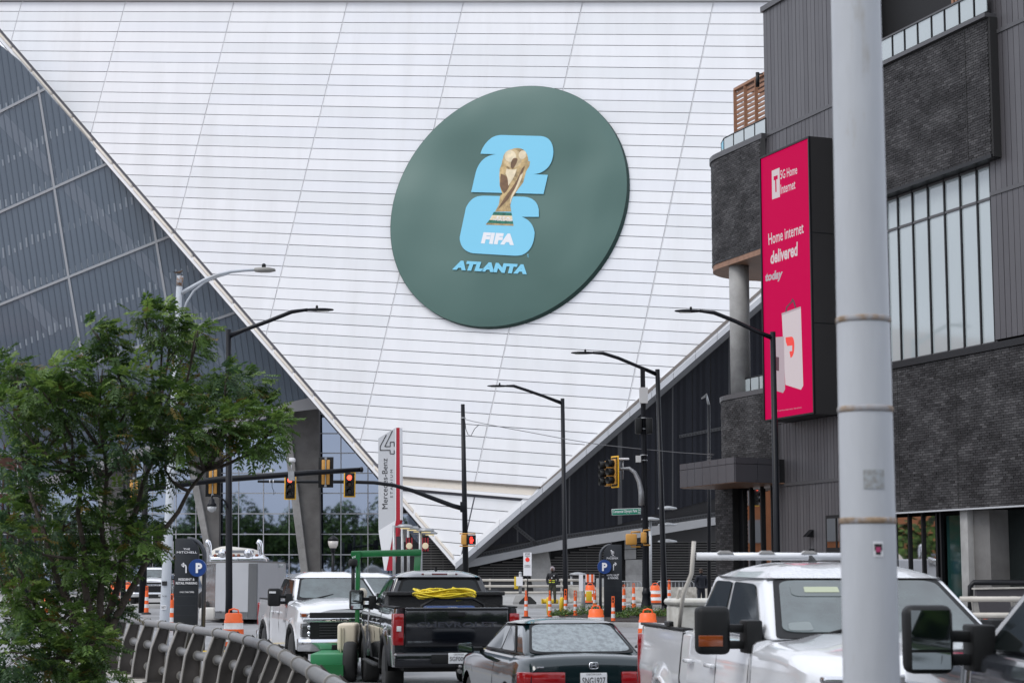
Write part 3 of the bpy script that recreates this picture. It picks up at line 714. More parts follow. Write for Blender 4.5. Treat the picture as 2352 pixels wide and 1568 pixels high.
# ------------------------------------------------------------------ curved bays at the far end
def plan_path(uA,uB,rad,t,n=18,sweep=100,step=None):
    """plan polyline: straight along facade at offset t then round away"""
    A=BP.to3(aof(uA),0,t); B=BP.to3(aof(uB),0,t); c=B-FN*rad; pts=[A,B]
    for i in range(1,n+1):
        an=R(sweep)*i/n; pts.append(c+FN*rad*math.cos(an)+FD*rad*math.sin(an))
    return pts
def resample(pts,step):
    out=[pts[0].copy()]; acc=0; 
    for i in range(1,len(pts)):
        seg=(pts[i]-pts[i-1]); L=seg.length; d=step-acc
        while d<=L: out.append(pts[i-1]+seg*(d/L)); d+=step
        acc=L-(d-step)
    return out
def curved_wall(pts,z0,z1,name,m,th=.3):
    mb=MB(); rings=[]
    for i,p in enumerate(pts):
        t=(pts[min(i+1,len(pts)-1)]-pts[max(i-1,0)]).normalized(); n=Vector((-t.y,t.x,0)); 
        if n.dot(FN)<0 and i<3: n=-n
        n=Vector((t.y,-t.x,0)) if Vector((t.y,-t.x,0)).dot(FN)>0 and i<3 else n
        rings.append((p,t))
    for i in range(len(pts)-1):
        p,q=pts[i],pts[i+1]; t=(q-p).normalized(); n=Vector((-t.y,t.x,0)); 
        a=[p+Vector((0,0,z0)),q+Vector((0,0,z0)),q+Vector((0,0,z1)),p+Vector((0,0,z1))]
        mb.add(a,[(0,1,2,3)])
    return mb.out(name,m,bd,world=True)
def curved_bricks(pts,z0,z1):
    q=resample(pts,BW); curved_wall(q,z0,z1,'mortar_bed',mortar); mb=MB()
    fine=resample(pts,BW/2)
    for r in range(int((z1-z0)/BH)):
        z=z0+r*BH
        for i in range(r%2,len(fine)-2,2):
            p,e=fine[i],fine[i+2]; t=(e-p).normalized(); n=Vector((-t.y,t.x,0))
            if n.dot(FN)<-.01 and i<6: n=-n
            c=(p+e)/2-Vector((ccen.x,ccen.y,0)); 
            if n.dot(c)<0: n=-n
            cl=noise.noise(Vector((i*.12,z*1.6,5)))+random.gauss(0,.30); mi=2 if cl<-.40 else (3 if cl>.38 else (1 if cl>-.02 else 0))
            o=n*(.008+random.uniform(0,.012)); g=t*.008
            A=[p+g,e-g]; B=[p+g+o,e-g+o]; zz0,zz1=Vector((0,0,z+.006)),Vector((0,0,min(z+BH-.008,z1)))
            i0=len(mb.v); mb.v+=[A[0]+zz0,A[1]+zz0,A[1]+zz1,A[0]+zz1,B[0]+zz0,B[1]+zz0,B[1]+zz1,B[0]+zz1]
            for f in ((4,5,6,7),(0,1,5,4),(1,2,6,5),(2,3,7,6),(3,0,4,7)): mb.f.append([i0+j for j in f]); mb.m.append(mi); mb.s.append(False)
    mb.out('brickwork',bricks,bd,world=True,stuff=True)
def lid(pts,z0,z1,name,m,grow=0):
    c=sum((p for p in pts),Vector())/len(pts); back=[pts[-1]-FN*.5, pts[0]-FN*4]
    poly=[p+(p-c).normalized()*grow for p in pts]+back
    mb=MB(); mb.loft([[Vector((p.x,p.y,z0)) for p in poly],[Vector((p.x,p.y,z1)) for p in poly]]); return mb.out(name,m,bd,world=True)
# upper bay
pU=plan_path(1775,1672,2.6,.25); ccen=BP.to3(aof(1672),0,.25)-FN*2.6
zU0,zU1=zof(1755,572),zof(1755,322)
curved_bricks(pU,zU0+.02,zU1); lid(pU,zU1,zU1+.22,'balcony_cap',clad_cap,.10); lid(pU,zU0-.25,zU0,'balcony_soffit',wood_soffit,-.02); lid(pU,zU0-.02,zU0+.03,'balcony_edge',blackm,.03)
# balustrade of the upper bay
def balustrade(pts,z,h,sp=.95):
    q=resample(pts,sp)
    for i in range(len(q)-1):
        p,e=q[i],q[i+1]; t=(e-p).normalized(); n=Vector((-t.y,t.x,0))*.015
        mb=MB(); a=p+t*.05; b=e-t*.05
        mb.loft([[a+n+Vector((0,0,z)),b+n+Vector((0,0,z)),b-n+Vector((0,0,z)),a-n+Vector((0,0,z))],[a+n+Vector((0,0,z+h)),b+n+Vector((0,0,z+h)),b-n+Vector((0,0,z+h)),a-n+Vector((0,0,z+h))]])
        mb.out('balustrade_pane',MT['balustrade_glass'],bd,world=True)
    for p in q:
        mb=MB(); mb.tube([p+Vector((0,0,z-.05)),p+Vector((0,0,z+h+.03))],.03,6); mb.out('balustrade_post',blackm,bd,world=True)
    mb=MB(); mb.tube([p+Vector((0,0,z+h+.03)) for p in q],.035,6); mb.out('balustrade_rail',blackm,bd,world=True)
pUb=plan_path(1775,1682,2.2,.0); balustrade(pUb,zU1+.22,.62)
# slat pavilion on the roof
pP=W(1690,250,80.5); pQ=W(1765,250,77.6); pP.z=pQ.z=0; zP0,zP1=zU1+.4,W(1752,192,79).z
dirp=(pQ-pP).normalized()
pav=thing('roof_pavilion','slatted cedar screen pavilion on the curved rooftop terrace','pavilion',(pP.x,pP.y,zP0))
nsl=15
for i in range(nsl):
    z=zP0+(zP1-zP0)*(i+.3)/nsl
    for off in (0,-2.0):
        mb=MB(); a=pP+FN*off; b=pQ+FN*off; mb.loft([[Vector((p.x,p.y,z))+FN*s for p,s in ((a,0),(b,0),(b,-.05),(a,-.05))],[Vector((p.x,p.y,z+.13))+FN*s for p,s in ((a,0),(b,0),(b,-.05),(a,-.05))]])
        mb.out('slat',wood,pav,world=True)
for f in (0,.33,.66,1):
    for off in (0,-2.0):
        p=pP+dirp*((pQ-pP).length*f)+FN*(off+.03); mb=MB(); mb.box(p.x-.07,p.x+.07,p.y-.07,p.y+.07,zP0-.3,zP1+.1); mb.out('post',wood,pav,world=True)
mb=MB(); a,b=pP,pQ; mb.loft([[Vector((p.x,p.y,zP1+.05))+FN*s for p,s in ((a,.1),(b,.1),(b,-2.1),(a,-2.1))],[Vector((p.x,p.y,zP1+.17))+FN*s for p,s in ((a,.1),(b,.1),(b,-2.1),(a,-2.1))]]); mb.out('roof_frame',wood,pav,world=True)
# column under upper bay
pc=W(1700,800,77.5); mb=MB(); mb.lathe([(.42,zof(1755,860)-.6),(.42,zU0-.2)],(pc.x,pc.y,0),28); mb.out('round_column',concrete,bd,world=True)
# lower bay
pLo=plan_path(1790,1690,2.9,.25); ccen=BP.to3(aof(1690),0,.25)-FN*2.9
zL1=zof(1755,905); zL0=zof(1755,1045)
curved_bricks(pLo,zL0-.3,zL1); lid(pLo,zL1,zL1+.2,'balcony_cap',clad_cap,.08)
pLb=plan_path(1775,1706,2.3,-.3); balustrade(pLb,zL1+.2,.62,.75)
v_=BP.to3(aof(1672)-.2,zof(1672,1050),.28); 
# louvre vent
for i in range(4):
    rectpx(aof(1700)-2.3,aof(1700)-1.95,zof(1755,1050)+.12*i,zof(1755,1050)+.12*i+.05,.26,.34,'vent_slat',clad_cap)
# canopy
cA=BP.to3(aof(1789),0,2.0); cz0,cz1=W(1688,1106,72.3).z,W(1688,1049,72.3).z
cP=W(1688,1085,72.3); cQ=W(1563,1095,77.2)
def canopy():
    dd=(cQ-cP); dd.z=0; L=dd.length; dd.normalize(); back=Vector((dd.y,-dd.x,0)); 
    if back.y<0: back=-back
    end=W(1790,1085,73.4); end.z=0
    a=Vector((cP.x,cP.y,0)); b=Vector((cQ.x,cQ.y,0)); b2=b+back*.35+dd*.45; b3=b+back*2.5+dd*.5
    poly=[a,b,b2,b3,b3+back*2,end+back*.4,end]
    mb=MB(); mb.loft([[p+Vector((0,0,cz0-.02)) for p in poly],[p+Vector((0,0,cz0+.02)) for p in poly]]); mb.out('canopy_soffit',wood_soffit,bd,world=True)
    mb=MB(); ins=lambda p:(p-(a+b3)/2)*.99+(a+b3)/2
    mb.loft([[ins(p)+Vector((0,0,cz0+.02)) for p in poly],[ins(p)+Vector((0,0,cz1-.02)) for p in poly]]); mb.out('canopy_core',store_in,bd,world=True)
    def panels(p,q,n,mm):
        for i in range(n):
            s=p.lerp(q,i/n); e=p.lerp(q,(i+1)/n); t=(e-s).normalized(); s=s+t*.012; e=e-t*.012; nn=Vector((t.y,-t.x,0))*.03
            for z0,z1 in ((cz0,cz1-.26),(cz1-.24,cz1)):
                mb=MB(); mb.loft([[s+nn+Vector((0,0,z0)),e+nn+Vector((0,0,z0)),e-nn+Vector((0,0,z0)),s-nn+Vector((0,0,z0))],[s+nn+Vector((0,0,z1)),e+nn+Vector((0,0,z1)),e-nn+Vector((0,0,z1)),s-nn+Vector((0,0,z1))]]); mb.out('canopy_panel',mm,bd,world=True)
    panels(a,b,7,canopy_m); panels(b,b2,1,canopy_m); panels(b2,b3,2,canopy_m); panels(end,a,2,canopy_m)
canopy()
# brick pier and storefront under the canopy
brick_pier_a0=aof(1655)
def pier():
    pa,pb=W(1644,1200,78.9),W(1684,1200,77.5)
    for p in (pa,pb): p.z=0
    t=(pb-pa).normalized(); n=Vector((t.y,-t.x,0)); L=(pb-pa).length; z0,z1=.45,cz0
    mb=MB(); mb.loft([[pa+Vector((0,0,z0)),pb+Vector((0,0,z0)),pb-n*.35+Vector((0,0,z0)),pa-n*.35+Vector((0,0,z0))],[pa+Vector((0,0,z1)),pb+Vector((0,0,z1)),pb-n*.35+Vector((0,0,z1)),pa-n*.35+Vector((0,0,z1))]]); mb.out('pier_core',mortar,bd,world=True)
    mb=MB()
    for r in range(int((z1-z0)/BH)):
        a=-(r%2)*BW/2
        while a<L:
            x0,x1=max(0,a+.008),min(L,a+BW-.008)
            if x1-x0>.04:
                z=z0+r*BH; o=n*(.012+random.uniform(0,.012)); mi=random.choices((0,1,2,3),(4,3,3,.8))[0]
                A=[pa+t*x+Vector((0,0,zz)) for x,zz in ((x0,z+.006),(x1,z+.006),(x1,z+BH-.008),(x0,z+BH-.008))]
                i0=len(mb.v); mb.v+=A+[p+o for p in A]
                for f in ((4,5,6,7),(0,1,5,4),(1,2,6,5),(2,3,7,6),(3,0,4,7)): mb.f.append([i0+j for j in f]); mb.m.append(mi); mb.s.append(False)
            a+=BW
    mb.out('brickwork',bricks,bd,world=True,stuff=True)
pier()
rectpx(aof(1676),aof(1698),.45,cz0,-.5,-.2,'shop_mullion',blackm)
su=[1697,1715,1740,1764,1777]
for i in range(4):
    rectpx(aof(su[i])+.05,aof(su[i+1])-.05,.45,cz0-.1,-.3,-.26,'shop_window',glass_store); rectpx(aof(su[i+1])-.06,aof(su[i+1])+.04,.45,cz0,-.3,-.16,'shop_mullion',blackm)
# ------------------------------------------------------------------ magenta screen
sp=Plane(BP.to3(0,0,1.05),BP.n); sp.e1=BP.e1; sp.e2=BP.e2; sp.g=0; sp.det=1
sc=thing('advert_screen','tall magenta advertising screen in a dark box on the metal building','advertising screen',tuple(sp.hit(1869,945)))
c=[sp.to2(*p) for p in ((1749,365),(1858,318),(1869,945),(1757,965))]
sa0=(c[0][0]+c[3][0])/2; sa1=(c[1][0]+c[2][0])/2; sz1=(c[0][1]+c[1][1])/2; sz0=(c[2][1]+c[3][1])/2
slab(sp,[(sa0-.07,sz0-.07),(sa1+.07,sz0-.07),(sa1+.07,sz1+.07),(sa0-.07,sz1+.07)],-.98,-.03).out('cabinet',sign_box,sc,world=True)
for z in (sz0+(sz1-sz0)*.32,sz0+(sz1-sz0)*.65): slab(sp,[(sa1+.07,z),(sa1+.075,z),(sa1+.075,z+.03),(sa1+.07,z+.03)],-.98,-.03).out('cabinet_joint',blackm,sc,world=True)
for a,b,z0,z1 in ((sa0-.075,sa0-.005,sz0-.07,sz1+.07),(sa1+.005,sa1+.075,sz0-.07,sz1+.07),(sa0-.005,sa1+.005,sz0-.07,sz0-.005),(sa0-.005,sa1+.005,sz1+.005,sz1+.07)):
    slab(sp,[(a,z0),(b,z0),(b,z1),(a,z1)],-.03,.05).out('bezel',blackm,sc,world=True)
slab(sp,[(sa0,sz0),(sa1,sz0),(sa1,sz1),(sa0,sz1)],-.03,.0).out('display',magenta,sc,world=True)
sH=sz1-sz0; sW=sa1-sa0
def V5(zx,zy): return (1592.5+.4687*zx,.4687*zy)
def V6(zx,zy): return (1592.5+.4687*zx,612.5+.4687*zy)
def sart(pts,m,name,conv,off=.004,th=.004): return slab(sp,[sp.to2(*conv(*p)) for p in pts],off,off+th).out(name,m,sc,world=True)
def stext(s,bl,br,tr,tl,conv=V5,m=scr_w,bold=.012,shear=0,off=.008): return text_part(s,quadmap(sp,conv(*bl),conv(*br),conv(*tr),conv(*tl),off),m,sc,bold=bold,shear=shear)
sart([(385,838),(423,822),(425,965),(387,978)],scr_w,'logo_tile',V5)
stext('T',(395,945),(415,938),(413,858),(393,866),m=magenta,bold=.05,off=.012)
stext('5G Home',(427,880),(509,852),(508,808),(426,836)); stext('Internet',(428,952),(500,925),(499,878),(427,906))
stext('Home internet',(369,1202),(541,1142),(538,1086),(367,1146)); stext('delivered',(379,1296),(514,1252),(511,1184),(377,1234),bold=.03,shear=.15); stext('today',(352,1392),(436,1375),(439,1316),(352,1338),m=scr_g,bold=.05,shear=.15)
sart([(434,228),(527,195),(539,582),(528,602),(452,578)],scr_w,'bag_picture',V6); sart([(434,228),(527,195),(527,204),(434,238)],scr_g,'bag_picture',V6,.009)
sart([(452,222),(456,196),(480,172),(487,155),(497,168),(506,200),(500,204),(490,170),(482,178),(462,200),(458,222)],scr_d,'bag_handle_picture',V6,.009)
sart(spl([(453,346),(484,342),(497,350,496,395),(494,440,478,446),(472,415),(486,412),(486,385),(462,388),(455,368)]),scr_r,'bag_mark',V6,.009)
sart([(400,345),(445,342),(450,600),(440,618),(402,606)],scr_g,'box_picture',V6); sart([(407,441),(421,443),(421,510),(407,508)],scr_d,'box_picture',V6,.009)
stext('5G service may vary. See store',(405,712),(530,694),(530,684),(405,702),conv=V6,m=scr_g,bold=0)
# ================================================================== FOREGROUND POST
def vpole(u,vtop,vbot,d,r0,r1,n=16,u2=None):
    p=W(u,vbot,d); q=W(u2 if u2 is not None else u,vtop,d); return p,q
pb=Vector(((1990-CX)/FP*7,7,0)); 
fp=thing('utility_post','thick pale grey painted steel post close in front with rusty weld rings','post',tuple(pb))
px7=lambda u,v:(W(u,v,7))
mb=MB(); prof=[(.107,0),(.1045,1.4),(.094,4.2),(.092,6.5)]
mb.lathe(prof,(0,0,0),32); mb.out('shaft',M('post_paint',(.51,.53,.56),.5,var=.09,vs=4,dirt=(.34,.29,.21),ds=6,lo=.60,hi=.80,stretch=(1,1,.22),bump=.15,bs=9),fp)
def postr(z): 
    for (r0,z0),(r1,z1) in zip(prof,prof[1:]):
        if z0<=z<=z1: return r0+(r1-r0)*(z-z0)/(z1-z0)
    return .1
rust=M('rust',(.30,.215,.14),.8,var=.4,vs=30,dirt=(.36,.36,.38),ds=14,lo=.42,hi=.6)
for v in (736,941,1196):
    z=W(1985,v,7).z; r=postr(z)+.003
    mb=MB(); mb.lathe([(r-.003,-.012),(r+.001,-.008),(r+.001,.008),(r-.003,.012)],(0,0,z),32); mb.out('weld_ring',rust,fp)
def on_post(u,v,w_,h_,name,m,off=.002):
    z=W(u,v,7).z; r=postr(z)+off; a0=math.asin(max(-1,min(1,(W(u,v,7).x-pb.x)/r))); n=5; mb=MB(); rows=[]
    for j in (0,1):
        rows.append([Vector((r*math.sin(a0+(i/n-.5)*w_/r),-r*math.cos(a0+(i/n-.5)*w_/r),z+(j-.5)*h_)) for i in range(n+1)])
    mb.loft(rows,0,True,cap=False,closed=False); return mb.out(name,m,fp)
on_post(1996,1103,.08,.07,'code_smudge',M('smudge_grey',(.30,.30,.29),.8,dirt=(.40,.43,.46),ds=60,lo=.4,hi=.6))  # plain grey smudge standing in for a scannable code
on_post(2005,1261,.038,.055,'sticker',whitep); on_post(2005,1257,.03,.025,'sticker_print',ink,.003); on_post(2005,1262,.018,.018,'sticker_print',M('sticker_pink',(.45,.05,.15),.5),.0035); on_post(2005,1270,.02,.012,'sticker_print',ink,.003)
# ================================================================== LAMP COLUMNS
def cobra(u,vt,vb,d,hu,hv,arm_pts,name_label,r=(.125,.102),base=None,flip=1,hl=60):
    p0=W(u,vt,d); gx=W(base if base else u,vb,d).x; z0=gz(d)
    t=thing('street_lamp',name_label,'street lamp',(gx,d,z0),group='tall black street lamps with a single arm')
    mb=MB(); mb.tube([(gx,d,z0),(gx,d,z0+1.0),(p0.x,d,p0.z)],[r[0]*1.05,r[0],r[1]],12); mb.out('pole',bl_pole,t,world=True)
    mb=MB(); mb.lathe([(.22,0),(.22,.05),(.14,.08),(.13,.35),(.10,.4)],(gx,d,z0),12); mb.out('base',bl_pole,t,world=True)
    path=[W(a,b,d) for a,b in arm_pts]; mb=MB(); mb.tube(path,[.095]+[.075]*(len(path)-2)+[.055],8); mb.out('arm',bl_pole,t,world=True)
    a=path[-1]; s=1 if hu>arm_pts[-1][0] else -1; L=abs(hu-arm_pts[-1][0])*px(d); dz=(arm_pts[-1][1]-hv)*px(d)
    mb=MB(); mb.loft([[a+Vector((s*x*L,y,z)) for y,z in ((-.07*w_,-.05*h),(.07*w_,-.05*h),(.07*w_,.04*h),(-.07*w_,.04*h))] for x,w_,h in ((-.05,.7,.8),(.35,1.8,1.1),(.7,2.2,.9),(.95,1.4,.5),(1.0,.6,.25))],0,True)
    mb.out('lamp_head',bl_pole,t,world=True); mb=MB(); mb.lathe([(.03,0),(.045,.03),(.045,.09),(.02,.12)],a+Vector((s*L*.35,0,.04)),8); mb.out('photocell',blk_pl,t,world=True)
    mb=MB(); mb.box(*sorted((a.x+s*.35*L,a.x+s*.8*L)),a.y-.1,a.y+.1,a.z-.062,a.z-.045); mb.out('lens',M('lamp_lens',(.55,.55,.5),.2),t,world=True)
    return t
cobra(525,757,1430,67,767,704,[(525,772),(560,758),(620,736),(670,716),(707,711)],'black street lamp at the left above the tree with its arm reaching right')
cobra(1775,762,1400,68,1549,711,[(1775,776),(1740,762),(1690,738),(1640,718),(1607,714)],'tall black street lamp rising in front of the magenta screen',base=1787)
cobra(1510,848,1375,81,1311,806,[(1510,860),(1470,843),(1420,822),(1385,811),(1362,810)],'black street lamp just right of the fluted signal pole',base=1526)
cobra(1292,915,1400,94,1119,884,[(1292,926),(1250,910),(1210,896),(1180,886),(1163,886)],'black street lamp standing in front of the white stadium point near the hooded guard',base=1299)
# plain tapered black pole with mast arm, ped signal
tp=W(1063,928,96); bx=W(1071,1400,96).x
t=thing('signal_mast','black signal mast with a long curved arm reaching left below the white wall','traffic signal mast',(bx,96,.5))
mb=MB(); mb.tube([(bx,96,.5),(tp.x,96,tp.z)],[.165,.10],14); mb.out('pole',bl_pole,t,world=True)
path=[W(u,v,96) for u,v in ((1062,1167),(1040,1161),(1000,1146),(950,1127),(905,1114),(860,1108),(800,1106),(700,1106),(592,1105))]
mb=MB(); mb.tube(path,[.13,.125,.12,.11,.10,.095,.09,.08,.065],10); mb.out('mast_arm',bl_pole,t,world=True)
mb=MB(); q=W(1066,1163,96); mb.box(q.x-.2,q.x+.12,95.85,96.2,q.z-.28,q.z+.25); mb.out('arm_bracket',bl_pole,t,world=True,bevel=.03)
mb=MB(); q=W(1064,961,96); mb.lathe([(.125,0),(.125,.06)],q,12); mb.out('band',galv,t,world=True)
# two lit signals on that arm
def signal_front(u,v,d,label,tilt=0,h=1.30):
    c=W(u,v,d); t=thing('traffic_signal',label,'traffic signal',tuple(c),rz=tilt,group='signal heads showing red')
    w_=h*.46
    mb=MB(); mb.box(-w_/2,w_/2,.02,.06,-h/2,h/2); mb.out('backplate',tsy,t,bevel=.03)
    mb=MB(); mb.box(-w_/2+.06,w_/2-.06,-.005,.022,-h/2+.06,h/2-.06); mb.out('backplate_face',blackm,t)
    mb=MB(); mb.box(-.17,.17,-.10,.2,-.54,.54); mb.out('housing',blk_pl,t,bevel=.03)
    for k,(mm) in enumerate((lens_red,lens_amb,lens_off)):
        z=.345-k*.345
        mb=MB(); mb.lathe([(.001,-.115),(.06,-.125),(.13,-.112),(.135,-.09)],(0,0,z),18,ax='y'); mb.out('lens',mm,t)
        mb=MB(); n=14; r0=[]; 
        for yy,rr_ in ((-.10,.155),(-.34,.15),(-.34,.14),(-.10,.142)):
            r0.append([Vector((rr_*math.cos(a),yy,z+rr_*math.sin(a))) for a in [R(-35+250*i/n) for i in range(n+1)]])
        mb.loft(r0,0,True,cap=False,closed=False); mb.out('visor',blk_pl,t)
    return t
signal_front(666.5,1117.5,95.3,'left of the two yellow edged signals showing red on the curved mast arm')
signal_front(803,1112,95.3,'right yellow edged signal showing red nearest the pylon sign')
# upper mast arm across left
mA=thing('overhead_signal_gantry','long straight black signal arm coming from behind the tree at left','signal arm',tuple(W(327,1118,82)))
path=[W(u,v,82) for u,v in ((327,1122),(400,1113),(500,1101),(600,1094),(700,1086),(830,1078))]
mb=MB(); mb.tube(path,[.16,.155,.145,.13,.12,.10],12); mb.out('arm',bl_pole,mA,world=True)
mb=MB(); e=W(830,1078,82); mb.lathe([(.12,-.04),(.12,.05),(.05,.09)],e,12,ax='x'); mb.out('end_cap',bl_pole,mA,world=True)
mb=MB(); gx=W(327,1400,82).x; mb.tube([(gx,82,.29),(gx,82,W(327,1040,82).z)],[.17,.12],14); mb.out('pole',bl_pole,mA,world=True)
def signal_back(u,v,d,label):
    c=W(u,v,d); t=thing('traffic_signal',label,'traffic signal',tuple(c),group='signal heads seen from behind')
    mb=MB(); mb.box(-.33,.33,.0,.03,-.67,.67); mb.out('backplate',blk_pl,t,bevel=.01)
    for s in (-1,1):
        mb=MB(); mb.box(s*.10-.075,s*.10+.075,-.12,0,-.54,.54); mb.out('housing',tst,t,bevel=.025)
    mb=MB(); mb.box(-.018,.018,-.15,-.11,-.62,.62); mb.out('strap',galv,t)
    for z in (-.60,.60): 
        mb=MB(); mb.box(-.05,.05,-.14,-.05,z-.05,z+.05); mb.out('clamp',galv,t)
    return t
signal_back(748.5,1084,82.4,'tan backed signal facing away on the straight arm nearest its free end')
signal_back(489.5,1105,82.4,'tan backed signal facing away beside the leftmost tall lamp pole')
signal_back(308,1130,82.4,'tan backed signal facing away, half hidden in the tree leaves')
# camera on arm
t=thing('traffic_camera','small white traffic camera on a stalk above the straight signal arm','camera',tuple(W(670,1090,82)))
c=W(670,1090,82); mb=MB(); mb.tube([c,W(670,1062,82)],.02,6); mb.out('stalk',galv,t,world=True)
mb=MB(); q=W(671,1056,82); mb.box(q.x-.11,q.x+.11,81.8,82.3,q.z-.07,q.z+.09); mb.out('camera_body',whitep,t,world=True,bevel=.02)
mb=MB(); mb.box(c.x-.13,c.x+.13,81.8,82.2,c.z-.25,c.z+.15); mb.out('clamp',galv,t,world=True)
t=thing('sensor_box','tiny white sensor box on the lower curved arm with a dangling cable','sensor',tuple(W(624,1105,96)))
q=W(624,1080,96); mb=MB(); mb.box(q.x-.1,q.x+.1,95.9,96.1,q.z-.08,q.z+.08); mb.out('box',whitep,t,world=True); mb=MB(); mb.tube([W(624,1085,96),W(625,1118,96),W(629,1128,96),W(628,1136,96),W(633,1130,96)],.015,5); mb.out('cable',blackm,t,world=True)
for du in (-4,4):
    mb=MB(); q=W(624+du,1105,96); mb.lathe([(.085,-.02),(.085,.02)],q,10,ax='x'); mb.out('band',whitep,t,world=True)
# pedestrian signal on mast
def ped(u,v,d,label,lit):
    c=W(u,v,d); t=thing('pedestrian_signal',label,'pedestrian signal',tuple(c),group='pedestrian signals')
    return c,t
c,t=ped(1083,1239,95.5,'pedestrian signal with a lit red hand on the black mast',1)
mb=MB(); mb.box(-.22,.22,-.1,.12,-.24,.24); mb.out('housing',blk_pl,t,bevel=.03)
mb=MB(); mb.box(-.53,-.25,-.08,.1,-.24,.26); mb.out('side_housing',tst,t,bevel=.03)
for z in (.30,-.30):
    mb=MB(); mb.tube([(-.6,0,z*1.05),(0.2,0,z)],.035,6); mb.out('bracket',tst,t)
mb=MB()
mb.box(-.075,.06,-.125,-.115,-.17,.02)
for i,(x,h) in enumerate(((-.065,.12),(-.03,.16),(.005,.16),(.04,.13))): mb.box(x-.012,x+.012,-.125,-.115,.0,h)
mb.box(.06,.095,-.125,-.115,-.08,.03); mb.out('hand_symbol',hand_red,t)
# span wire
t=MB(); pts=[W(u,v,d) for u,v,d in ((1066,962,95.8),(1090,968,93),(1150,980,90),(1220,993,87),(1300,1008,84),(1380,1021,81),(1475,1031,78.3),(1560,1039,76),(1640,1044,74))]
tag(t.tube(pts,.016,5).out('cable',M('wire',(.08,.08,.085),.5)),'thin sagging wire strung from the black mast toward the brick building','cable')
t=MB(); t.tube([W(1067,960,95.7),W(1070,985,95.7),W(1075,998,95.7),W(1082,1000,95.7),W(1090,985,95.7),W(1100,975,95.7)],.018,5); tag(t.out('cable_loop',blackm),'short drooping loop of cable at the top of the black mast','cable')
# ------------------------------------------------------------------ fluted signal pole on planter
d=78; bx=W(1485,1400,d).x; t=thing('signal_pole','black fluted signal pole with a flared ornate base standing in the planter','signal pole',(bx,d,.32))
top=W(1476,848,d)
mb=MB(); n=24; rings=[]
for f in [i/6 for i in range(7)]:
    r=.135-.035*f; z=1.3+(top.z-1.3)*f; x=bx+(top.x-bx)*f
    rings.append([Vector((x+(r*(1 if j%2 else .88))*math.cos(2*pi*j/n),d+(r*(1 if j%2 else .88))*math.sin(2*pi*j/n),z)) for j in range(n)])
mb.loft(rings); mb.out('shaft',bl_pole,t,world=True)
mb=MB(); mb.lathe([(.36,.32),(.36,.42),(.30,.46),(.27,.55),(.20,.8),(.17,1.05),(.185,1.12),(.185,1.22),(.15,1.28),(.14,1.4)],(bx,d,0),20); mb.out('base',bl_pole,t,world=True)
mb=MB(); q=W(1478,908,d-.2); mb.box(q.x-.17,q.x+.17,d-.35,d-.05,q.z-.33,q.z+.33); tag(mb.out('equipment_box',M('box_grey',(.55,.55,.54),.5)),'light grey equipment box strapped near the top of the fluted pole','box')
for u,s in ((1467,-1),(1491,1)):
    mb=MB(); q=W(u,976,d-.1); mb.box(q.x-.15,q.x+.13,d-.3,d+.1,q.z-.36,q.z+.30); tag(mb.out('black_equipment_case',blk_pl,bevel=.05),'black rounded case on the %s side of the fluted pole'%('left' if s<0 else 'right'),'equipment case')
mb=MB(); q=W(1466,1053,d-.1); mb.box(q.x-.1,q.x+.1,d-.3,d,q.z-.15,q.z+.12); mb.out('junction_box',M('box_grey'  ,(.5,.5,.5)),t,world=True)
for v in (1045,1057,960,985):
    q=W(1479,v,d); mb=MB(); mb.lathe([(.15,-.02),(.15,.02)],q,14); mb.out('band',galv,t,world=True)
# curved grey arm + side-on signals
ar=thing('signal_bracket','curved galvanised arm holding side facing signals on the fluted pole','signal arm',tuple(W(1478,1140,d)))
mb=MB(); mb.tube([W(u,v,d-.1) for u,v in ((1474,1160),(1473,1130),(1468,1105),(1458,1085),(1445,1075),(1430,1076),(1415,1080))],[.13,.12,.10,.08,.07,.055,.045],10); mb.out('arm',galv,ar,world=True)
mb=MB(); mb.tube([W(1423,1056,d-.1),W(1423,1114,d-.1)],.03,6); mb.tube([W(1431,1056,d-.1),W(1431,1100,d-.1)],.025,6); mb.out('hanger_tube',galv,ar,world=True)
def sig_side(u,v,d,label,hcol,rz):
    c=W(u,v,d); t=thing('traffic_signal',label,'traffic signal',tuple(c),rz=rz,group='side facing signal heads')
    mb=MB(); mb.box(-.17,.17,-.02,.2,-.53,.53); mb.out('housing',hcol,t,bevel=.03)
    for k in range(3):
        z=.345-k*.345; mb=MB(); mb.lathe([(.15,0),(.16,-.30),(.145,-.30),(.14,-.02)],(0,0,z),14,ax='y'); mb.out('visor',blk_pl,t)
        mb=MB(); mb.lathe([(.001,-.03),(.135,-.03)],(0,0,z),14,ax='y'); mb.out('lens',lens_off,t)
    return t
ts=sig_side(1409,1083,d-.3,'side facing signal with a yellow edged backplate on the curved grey arm',tst,R(-62))
mb=MB(); mb.box(-.30,.30,.06,.10,-.66,.66); mb.out('backplate',tsy,ts,bevel=.02); mb=MB(); mb.box(-.24,.24,.045,.062,-.60,.60); mb.out('backplate_face',blk_pl,ts)
sig_side(1392,1087,d+.2,'side facing signal with dark visors, leftmost on the curved grey arm',tst,R(-75))
mb=MB(); q=W(1431,1054,d-.1); mb.box(q.x-.2,q.x+.25,d-.2,d,q.z-.03,q.z+.05); tag(mb.out('white_detector',whitep,bevel=.02),'white flat detector mounted above the curved grey arm','sensor')
